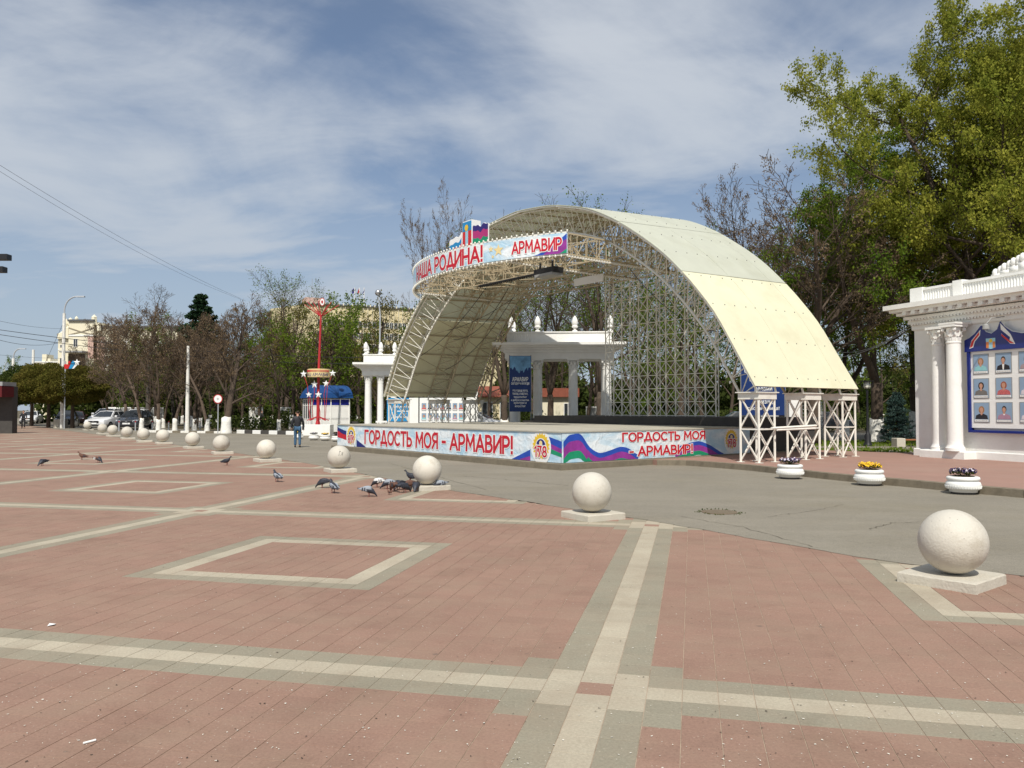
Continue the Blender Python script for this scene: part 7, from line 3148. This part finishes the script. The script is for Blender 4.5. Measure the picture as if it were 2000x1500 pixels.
f = [(2 * i, 2 * i + 1, 2 * i + 3, 2 * i + 2) for i in range(n)]
f += [tuple(2 * i for i in range(n, -1, -1)), tuple(2 * i + 1 for i in range(n + 1)), (0, 2 * n, 2 * n + 1, 1)]
b.add(v, f)
b.build('roof', M['bluem'], t)
for k in range(5):
    b = MB()
    x = .25 + k * .62
    pts_ = []
    for i in range(n + 1):
        a = pi * i / n
        pts_.append((x, KD / 2 - (KD / 2 + ov + .01) * cos(a), KH + .06 + .96 * sin(a) ** .8))
    b.tube(pts_, .018, 4)
    b.build('roof_seam', M['bluem'], t)
# dark stall next to the kiosk
p = atd(672, 800, 59)
t = thing('low_stall', 'low dark stall with a white notice between kiosk and stage', 'stall', (p.x - .6, 59, 0), .1)
b = MB()
b.box(0, 0, .75, 1.6, .6, .86)
b.box(0, .5, .05, 1.6, .6, .75)
b.build('counter', M['dark'], t)
b = MB()
for x in (0.03, 1.57):
    b.tube([(x, .05, 0), (x, .05, .75)], .03, 5)
b.build('legs', M['black'], t)
b = MB()
b.box(.25, -.02, .3, .6, .0, .62)
b.build('notice', M['pwhite'], t)
# painted kerb blocks
A, B = at(462, 846.5), at(575, 849.5)
n = 7
for k in range(n):
    P, Q_ = A.lerp(B, k / n), A.lerp(B, (k + 1) / n)
    L_ = (Q_ - P).length
    b = MB()
    b.bbox(.01, 0, 0, L_ - .01, .22, .26, .02)
    w = k % 2 == 0
    tag(b.build('painted_kerb_block', M['white'] if w else M['dark'], loc=(P.x, P.y, 0), rotz=atan2(Q_.y - P.y, Q_.x - P.x)),
        '%s painted kerb block, %s in the row left of the kiosk' % ('white' if w else 'black', ['first', 'second', 'third', 'fourth', 'fifth', 'sixth', 'last'][k]), 'kerb block', 'black and white kerb blocks')
A, B = atd(275, 800, 61), atd(452, 800, 57.5)
b = MB()
for k in range(11):
    P, Q_ = A.lerp(B, k / 11), A.lerp(B, (k + 1) / 11)
    o = MB()
    L_ = (Q_ - P).length
    o.bbox(.01, 0, 0, L_ - .01, .2, .16, .02)
    tag(o.build('low_kerb_block', M['whitewash'] if k % 2 else M['kerb'], loc=(P.x, P.y, 0), rotz=atan2(Q_.y - P.y, Q_.x - P.x)),
        'low weathered kerb block edging the park in front of the bare trees', 'kerb block', 'low kerb blocks edging the park')

# ------------------------------------------------------------------ furniture on the right
p = atd(1694, 800, 37.8)
t = thing('park_lantern', 'black park lantern with fluted base in front of the whitewashed trunk', 'park lamp', (p.x, 37.8, 0), 0)
b = MB()
b.lathe([(.22, 0), (.20, .1), (.14, .2), (.15, .5), (.09, .62), (.06, .8), (.045, 2.5), (.06, 2.55), (.04, 2.7)], 12)
b.build('post', M['black'], t, smooth=True, auto=40)
b = MB()
for k in range(8):
    a = k * pi / 4
    b.tube([(.05 * cos(a), .05 * sin(a), 2.72), (.22 * cos(a), .22 * sin(a), 2.80), (.30 * cos(a), .30 * sin(a), 3.10)], .014, 4)
b.lathe([(.31, 3.09), (.32, 3.12), (.30, 3.13)], 16)
b.build('lantern_cage', M['black'], t)
b = MB()
b.lathe([(.12, 2.76), (.16, 2.85), (.15, 3.05), (.06, 3.12)], 12)
b.build('lantern_glass', M['bulb'], t, smooth=True)
p = atd(1746, 800, 37.4)
t = thing('park_bench', 'park bench with concrete ends and reddish wooden seat by the path', 'bench', (p.x, 37.4, 0), 0)
for x in (.2, 2.0):
    b = MB()
    b.bbox(x - .2, -.25, -.05, x + .2, .3, .40, .02)
    b.build('end_block', M['concrete'], t)
for k in range(4):
    b = MB()
    b.bbox(.4, -.22 + k * .12, .30, 1.8, -.12 + k * .12, .35, .005)
    b.build('seat_plank', M['wood'], t)
tag(box_thing('white_pillar', 'broad white pillar seen between the first and second tower', 'pillar', 1541, 1563, 768, 31.8, 'plaster', .55, zb=.15))
t = thing('white_pergola', 'white lattice pergola far behind the second canopy tower', 'pergola', atd(1566, 800, 60), 0)
t.location.z = 0
for k in range(6):
    b = MB()
    b.box(k * .3, 0, 0, k * .3 + .05, .05, 2.3)
    b.build('post', M['white'], t)
for k in range(6):
    b = MB()
    b.box(0, .051, .9 + k * .28, 1.6, .09, .95 + k * .28)
    b.build('rail', M['white'], t)
for k, (x, d, lab) in enumerate(((1758, 44, 'small white post beyond the spruce beside the white wall'), (1765, 47, 'narrow white board frame beyond the spruce'))):
    p = atd(x, 800, d)
    b = MB()
    b.bbox(-.09, -.05, 0, .09, .05, 1.0 + .3 * k, .01)
    tag(b.build('white_post', M['whitewash'], loc=(p.x, d, 0)), lab, 'post')

# ------------------------------------------------------------------ buildings


def window(mesh_cache, w, h):
    key = (w, h)
    if key not in mesh_cache:
        b = MB()
        b.box(-w / 2, -.02, -h / 2, w / 2, .0, h / 2)
        g_ = b.build('pane', M['glass'])
        b = MB()
        e = min(w, h) * .08
        b.box(-w / 2, -.06, -h / 2, -w / 2 + e, -.021, h / 2)
        b.box(w / 2 - e, -.06, -h / 2, w / 2, -.021, h / 2)
        b.box(-w / 2 + e, -.059, h / 2 - e, w / 2 - e, -.021, h / 2)
        b.box(-w / 2 + e, -.059, -h / 2, w / 2 - e, -.021, -h / 2 + e)
        b.box(-e * .4, -.058, -h / 2 + e, e * .4, -.021, h / 2 - e)
        f_ = b.build('frame', M['white'])
        mesh_cache[key] = (g_.data, f_.data)
        bpy.data.objects.remove(g_)
        bpy.data.objects.remove(f_)
    return mesh_cache[key]


WC = {}


def add_window(par, x, y, z, w, h, rot=0.0):
    g_, f_ = window(WC, w, h)
    o = share('window', f_, par, (x, y, z), (0, 0, rot))
    share('pane', g_, o)
    return o


# ornate white building, far left
A = atd(111, 800, 118)
t = thing('ornate_building', 'cream white ornate building with parapet pinnacles rising behind the bare trees', 'building', (A.x, 118, 0), 0)


def ox(px):
    return (px - 111) / FPX * 118


def oz(y):
    return EYE + (800 - y) / FPX * 118


b = MB()
b.box(0, 0, 0, ox(135), 20, oz(655))
b.build('side_wing', M['palecream'], t)
b = MB()
b.box(ox(135), -.5, 0, ox(184), 20, oz(628))
b.build('tower_block', M['palecream'], t)
b = MB()
b.box(ox(184), .4, 0, ox(345), 20, oz(639))
b.build('long_wing', M['palecream'], t)
b = MB()
b.box(ox(173), -.55, oz(700), ox(184), .38, oz(655))
b.box(ox(184) + .01, .33, oz(725), ox(200), .39, oz(657))
b.build('pink_field', M['pink'], t)
for (a, c_, y0, z_) in ((134, 185, -.75, 628), (184.2, 346, .15, 639), (110, 134.8, -.2, 655)):
    b = MB()
    b.box(ox(a), y0, oz(z_), ox(c_), y0 + 1, oz(z_) + .28)
    b.build('roof_edge', M['roofgrey'], t)
    b = MB()
    b.box(ox(a) + .1, y0 + .15, oz(z_ + 29), ox(c_) - .1, y0 + .6, oz(z_ + 26))
    b.build('string_course', M['white'], t)
for (px, yt, w, m_) in ((135, 620, .35, 0), (147, 617, .3, 0), (181.5, 614, .45, 0), (191, 629, .35, 0), (127, 622, .4, 0), (131, 634, .4, 0), (119, 647, .35, 0), (114, 650, .3, 0)):
    b = MB()
    zb = oz(655 if px < 134 else (640 if px > 184 else 628)) - .5
    b.lathe([(w, 0), (w * .9, (oz(yt) - zb) * .7), (w * .95, (oz(yt) - zb) * .74), (.04, oz(yt) - zb)], 6, (ox(px), -.1, zb))
    b.build('pinnacle', M['palecream'], t)
for k in range(9):
    b = MB()
    x = ox(196 + k * 17)
    b.tube([(x + 1.0 * cos(a), .36, oz(655) + .9 * sin(a)) for a in np.linspace(0, pi, 9)], .08, 4)
    b.build('arch_moulding', M['pinkline'] if 'pinkline' in M else M['path'], t)
for k in range(2):
    b = MB()
    s_ = 1 if k else -1
    x = ox(160)
    b.tube([(x - 1.9 * s_, -.56, oz(640)), (x, -.56 - .03 * k, oz(648)), (x + 1.9 * s_, -.56, oz(654))], .07, 4)
    b.build('relief_line', M['path'], t)
add_window(t, ox(149), -.52, oz(670), .62, 1.25)
for k in range(8):
    add_window(t, ox(205 + k * 17), .38, oz(676), .75, 1.3)
    add_window(t, ox(205 + k * 17), .38, oz(705), .75, 1.3)
for k in range(3):
    add_window(t, ox(119), -.02, oz(680 + k * 26), .55, 1.1)
b = MB()
b.box(ox(130), -2.2, oz(690), ox(174), -.51, oz(687))
b.build('balcony_slab', M['grey'], t)
b = MB()
b.box(ox(130), -2.2, oz(687), ox(174), -2.1, oz(681))
b.build('balustrade', M['palecream'], t)
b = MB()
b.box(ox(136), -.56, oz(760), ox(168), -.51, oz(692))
b.build('recess_shade_panel', M['barkb'], t)  # flat brown panel painted as the shade of the recess below the balcony
# lower building further left
t = thing('low_building', 'lower cream building with small turrets at the far left', 'building', atd(66, 800, 140), 0)
t.location.z = 0
b = MB()
W_ = 48 / FPX * 140
b.box(0, 0, 0, W_, 15, EYE + 92 / FPX * 140)
b.box(1.4, -.2, 0, 2.2, 2, EYE + 108 / FPX * 140)
b.box(2.4, -.2, 0, 2.9, 2, EYE + 100 / FPX * 140)
b.build('wall', M['palecream'], t)
b = MB()
b.box(-.2, -.3, EYE + 92 / FPX * 140, W_ + .2, 15, EYE + 94 / FPX * 140)
b.build('roof_edge', M['white'], t)
for k in range(3):
    add_window(t, .9 + k * 1.4, -.22, 6.2, .5, 1.1)
# long yellow building
BA, BB = atd(597, 800, 232), atd(1010, 800, 262)
BA.z = BB.z = 0
dirb = (BB - BA)
BL = dirb.length
br = atan2(dirb.y, dirb.x)
t = thing('long_yellow_building', 'long pale yellow office building with window rows behind the green trees', 'building', (BA.x, BA.y, 0), br)


def bz(y, d=233):
    return EYE + (800 - y) / FPX * d


ZT = bz(594)
b = MB()
b.box(0, 0, 0, BL, 18, ZT)
b.build('wall', M['cream'], t)
b = MB()
b.add([(0, -.01, 0), (-8.5, 12, 0), (-8.5, 12, ZT - .5), (0, -.01, ZT)], [(0, 3, 2, 1)])
b.add([(-8.5, 12, 0), (0, 18, 0), (0, 18, ZT), (-8.5, 12, ZT - .5)], [(0, 3, 2, 1)])
b.add([(0, -.01, ZT), (-8.5, 12, ZT - .5), (0, 18, ZT)], [(0, 1, 2)])
b.build('end_wall', M['cream'], t)
b = MB()
b.box(-.3, -.5, ZT, BL, 17, ZT + .45)
b.build('roof_edge', M['roofgrey'], t)
pit = 1.38
for k in range(int(31)):
    x = 3.2 + k * pit
    b = MB()
    b.box(x - .07, -.3, 2, x + .07, -.001, ZT - .2)
    b.build('pilaster', M['palecream'], t)
    for yr in (629, 652, 675):
        add_window(t, x + pit / 2, -.03, bz(yr), 1.12, 2.0)
b = MB()
for k in range(34):
    b.box(1 + k * 1.38, -.62, ZT + .1, 1 + k * 1.38 + .35, -.51, ZT + .75)
b.build('roof_brackets', M['palecream'], t, kind='stuff')
b = MB()
b.box(.5, 4, ZT + .45, 6, 10, ZT + 2.6)
b.build('roof_hut', M['pink'], t)
b = MB()
b.tube([(2.6, 5, ZT + 2.6), (2.6, 5, ZT + 8.5)], .07, 4)
for z_ in (3.5, 4.6, 6):
    b.tube([(1.9, 5, ZT + z_), (3.3, 5, ZT + z_)], .05, 4)
b.build('antenna', M['grey'], t)
for k, px in enumerate((692.5, 702, 711)):
    P = atd(px, 597, 243)
    tt = thing('flagpole', ['left flagpole with dark flag on the yellow building roof', 'middle flagpole with dark flag on the yellow building roof', 'right flagpole with dark flag on the yellow building roof'][k], 'flagpole', (P.x, 243, ZT), 0, 'flagpoles on the roof')
    zt = atd(px, 562, 243).z - ZT
    b = MB()
    b.tube([(0, 0, 0), (0, 0, zt)], .14, 5)
    b.build('pole', M['white'], tt)
    b = MB()
    b.add([(0, -.1, zt), (-.9 + .5 * k, -.2, zt - .8), (-.75, -.1, zt - 2.0), (0, -.1, zt - 1.5)], [(0, 1, 2, 3)])
    b.add([(0, -.05, zt), (0, -.05, zt - 1.5), (-.75, -.05, zt - 2.0), (-.9 + .5 * k, -.15, zt - .8)], [(0, 1, 2, 3)])
    b.build('flag', [M['flagnavy'], M['redpaint'], M['flagnavy']][k], tt)
# small house with red roof behind the stage
p = atd(933, 800, 70)
t = thing('small_yellow_house', 'small yellow house with red tiled roof and white window right of the pylon', 'house', (p.x, 70, 0), 0)
b = MB()
b.box(0, 0, 0, 3.2, 5, 3.0)
b.build('wall', M['cream'], t)
b = MB()
b.add([(-.4, -.5, 2.95), (3.7, -.5, 2.95), (3.4, 2.5, 3.9), (0, 2.5, 3.9), (-.4, -.5, 2.85), (3.7, -.5, 2.85), (3.4, 5.5, 2.85), (0, 5.5, 2.85)], [(0, 1, 2, 3), (4, 5, 1, 0), (5, 6, 2, 1), (6, 7, 3, 2), (7, 4, 0, 3), (7, 6, 5, 4)])
b.build('roof', M['rooftile'], t)
add_window(t, .85, -.02, 1.7, 1.0, 1.5)
add_window(t, 2.4, -.02, 1.7, .9, 1.5)
p = atd(1058, 800, 72)
t = thing('cream_shed', 'cream walled shed with dark red eaves behind the portico columns', 'shed', (p.x, 72, 0), 0)
b = MB()
b.box(0, 0, 0, 3.2, 4, 2.9)
b.build('wall', M['palecream'], t)
b = MB()
b.box(-.2, -.4, 2.9, 3.4, 4.2, 3.7)
b.build('eaves', M['rooftile'], t)
add_window(t, 2.4, -.02, 1.7, .8, 1.3)
# white lattice kiosks in the park
for k, (x, d, w, lab) in enumerate(((1168, 63, .9, 'white framed display case behind the lattice wall'), (790 - 500, 88, 1.6, 'white notice boards among the bare trees above the dark car'), (233, 84, 1.2, 'white framed board above the dark car windscreen'), (440 + 60, 76, .6, 'white stone figure shape under the green trees'), (560, 80, .6, 'white garden urn left of the kiosk'))):
    p = atd(x, 800, d)
    t = thing('display_case', lab, 'display case', (p.x, d, 0), 0)
    b = MB()
    b.box(-w, 0, .5, w, .1, 1.9)
    b.build('board', M['grey'] if k < 3 else M['whitewash'], t)
    for (x0, z0, x1, z1) in ((-w - .06, 0, -w, 2.0), (w, 0, w + .06, 2.0), (-w, 1.9, w, 2.0), (-w, .42, w, .5), (-.03, .5, .03, 1.9)):
        b = MB()
        b.box(x0, -.02, z0, x1, -.001 if x0 == -.03 or z0 in (1.9, .42) else .12, z1)
        b.build('frame', M['white'], t)
# shop with red awning at the left edge
t = thing('awning_shop', 'shop in painted-on shade with a darkened red awning at the far left edge', 'shop', (-36.6, 57, 0), 0)
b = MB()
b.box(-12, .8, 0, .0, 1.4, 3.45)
b.build('wall', M['dark'], t)  # shadow over the shop row is put into this dark wall colour
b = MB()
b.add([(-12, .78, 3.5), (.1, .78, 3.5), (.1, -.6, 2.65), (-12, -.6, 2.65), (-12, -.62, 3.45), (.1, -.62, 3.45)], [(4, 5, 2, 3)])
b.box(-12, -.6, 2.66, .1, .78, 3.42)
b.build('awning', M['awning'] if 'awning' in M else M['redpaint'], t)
b = MB()
b.box(-12, -.4, 3.46, .0, 1.2, 3.75)
b.build('fascia', M['grey'], t)
# coloured star ornament on the street lamp
p = atd(140, 712, 72)
t = thing('street_ornament', 'red blue and white street ornament with a big white star', 'ornament', (p.x, 72, p.z), 0)
for (pts_, m_) in (([(-.65, -.38), (-.3, -.38), (-.12, .0), (-.65, .05)], 'crestred'), ([(-.25, -.38), (.0, -.38), (.3, .02), (-.08, .02)], 'crestblue'), ([(.05, -.38), (.2, -.38), (.55, .0), (.35, .05)], 'pwhite'),
                   ([(-.35, .1), (-.1, .1), (-.15, .32), (-.25, .34)], 'crestred'), ([(-.05, .1), (.3, .1), (.25, .3), (.1, .36)], 'crestblue')):
    b = MB()
    b.add([(x, -.03, z) for x, z in pts_] + [(x, .03, z) for x, z in pts_], [(0, 1, 2, 3), (7, 6, 5, 4)] + [(i, 4 + i, 4 + (i + 1) % 4, (i + 1) % 4) for i in range(4)])
    b.build('ribbon', M[m_], t)
star3(t, (.5, -.05, .2), .33)
b = MB()
b.tube([(-.6, .05, -p.z), (-.6, .05, .3)], .06, 6)
b.build('post', M['galv'], t)
# floodlights peeking in at the left edge
p = atd(0, 800, 60)
t = thing('floodlight_mast', 'black floodlights reaching in from a mast just outside the left edge', 'floodlight', (p.x - 2.4, 60, 0), 0)
b = MB()
b.tube([(0, 0, 0), (0, 0, 13.9)], [.16, .10], 8)
b.build('mast', M['black'], t)
for z_, l_ in ((13.4, .47), (12.45, .16)):
    b = MB()
    b.tube([(0, 0, z_), (1.7, 0, z_)], .05, 5)
    b.build('arm', M['black'], t)
    b = MB()
    b.bbox(1.65, -.3, z_ - .22, 2.4 + l_, .3, z_ + .22, .03)
    b.build('floodlight', M['black'], t)


# ------------------------------------------------------------------ overhead wires
def wire(label, P, Q_, sag, r_):
    b = MB()
    b.tube([P.lerp(Q_, u) - Vector((0, 0, sag * 4 * u * (1 - u))) for u in np.linspace(0, 1, 24)], r_, 4)
    return tag(b.build('overhead_wire', M['black']), label, 'wire')


wire('upper of the two long wires crossing the left sky', atd(-60, 285, 30), atd(470, 583, 58), .35, .007)
wire('lower of the two long wires crossing the left sky', atd(-60, 297, 30), atd(480, 588, 58), .5, .006)
wire('thick upper cable running right from the left edge over the trees', atd(-30, 640, 60), atd(1000, 693, 63), 1.0, .028)
wire('thick lower cable running right from the left edge over the trees', atd(-30, 649, 60), atd(1000, 704, 63), 1.1, .028)
wire('thin high wire from the left edge to the street lamp', atd(-30, 620, 60), atd(122, 642, 74), .2, .013)
wire('low drooping cable from the left edge to the street lamp', atd(-30, 655, 60), atd(122, 668, 74), .5, .018)
wire('lowest thin wire from the left edge to the street lamp', atd(-30, 690, 70), atd(122, 700, 74), .1, .012)
wire('short steep wire running down from the lamp mast', atd(122, 634, 74), atd(60, 760, 98), .3, .016)

# every loose printed or hung piece becomes a part of its own
for o in list(COL.objects):
    if o.type == 'MESH' and o.parent is not None and o.get('kind') is None and o.name.split('.')[0] in (
            'printed_flags', 'foot_stubs', 'hangers', 'printed_stars', 'legs', 'eyes', 'ears', 'bracket', 'wind_bracing'):
        nm = {'printed_flags': 'printed_flag_stripe', 'foot_stubs': 'foot_stub', 'hangers': 'hanger', 'printed_stars': 'printed_star', 'legs': 'leg', 'eyes': 'eye', 'ears': 'ear', 'bracket': 'bracket', 'wind_bracing': 'wind_brace'}[o.name.split('.')[0]]
        o.name = nm
        for q in split(o):
            q.name = nm
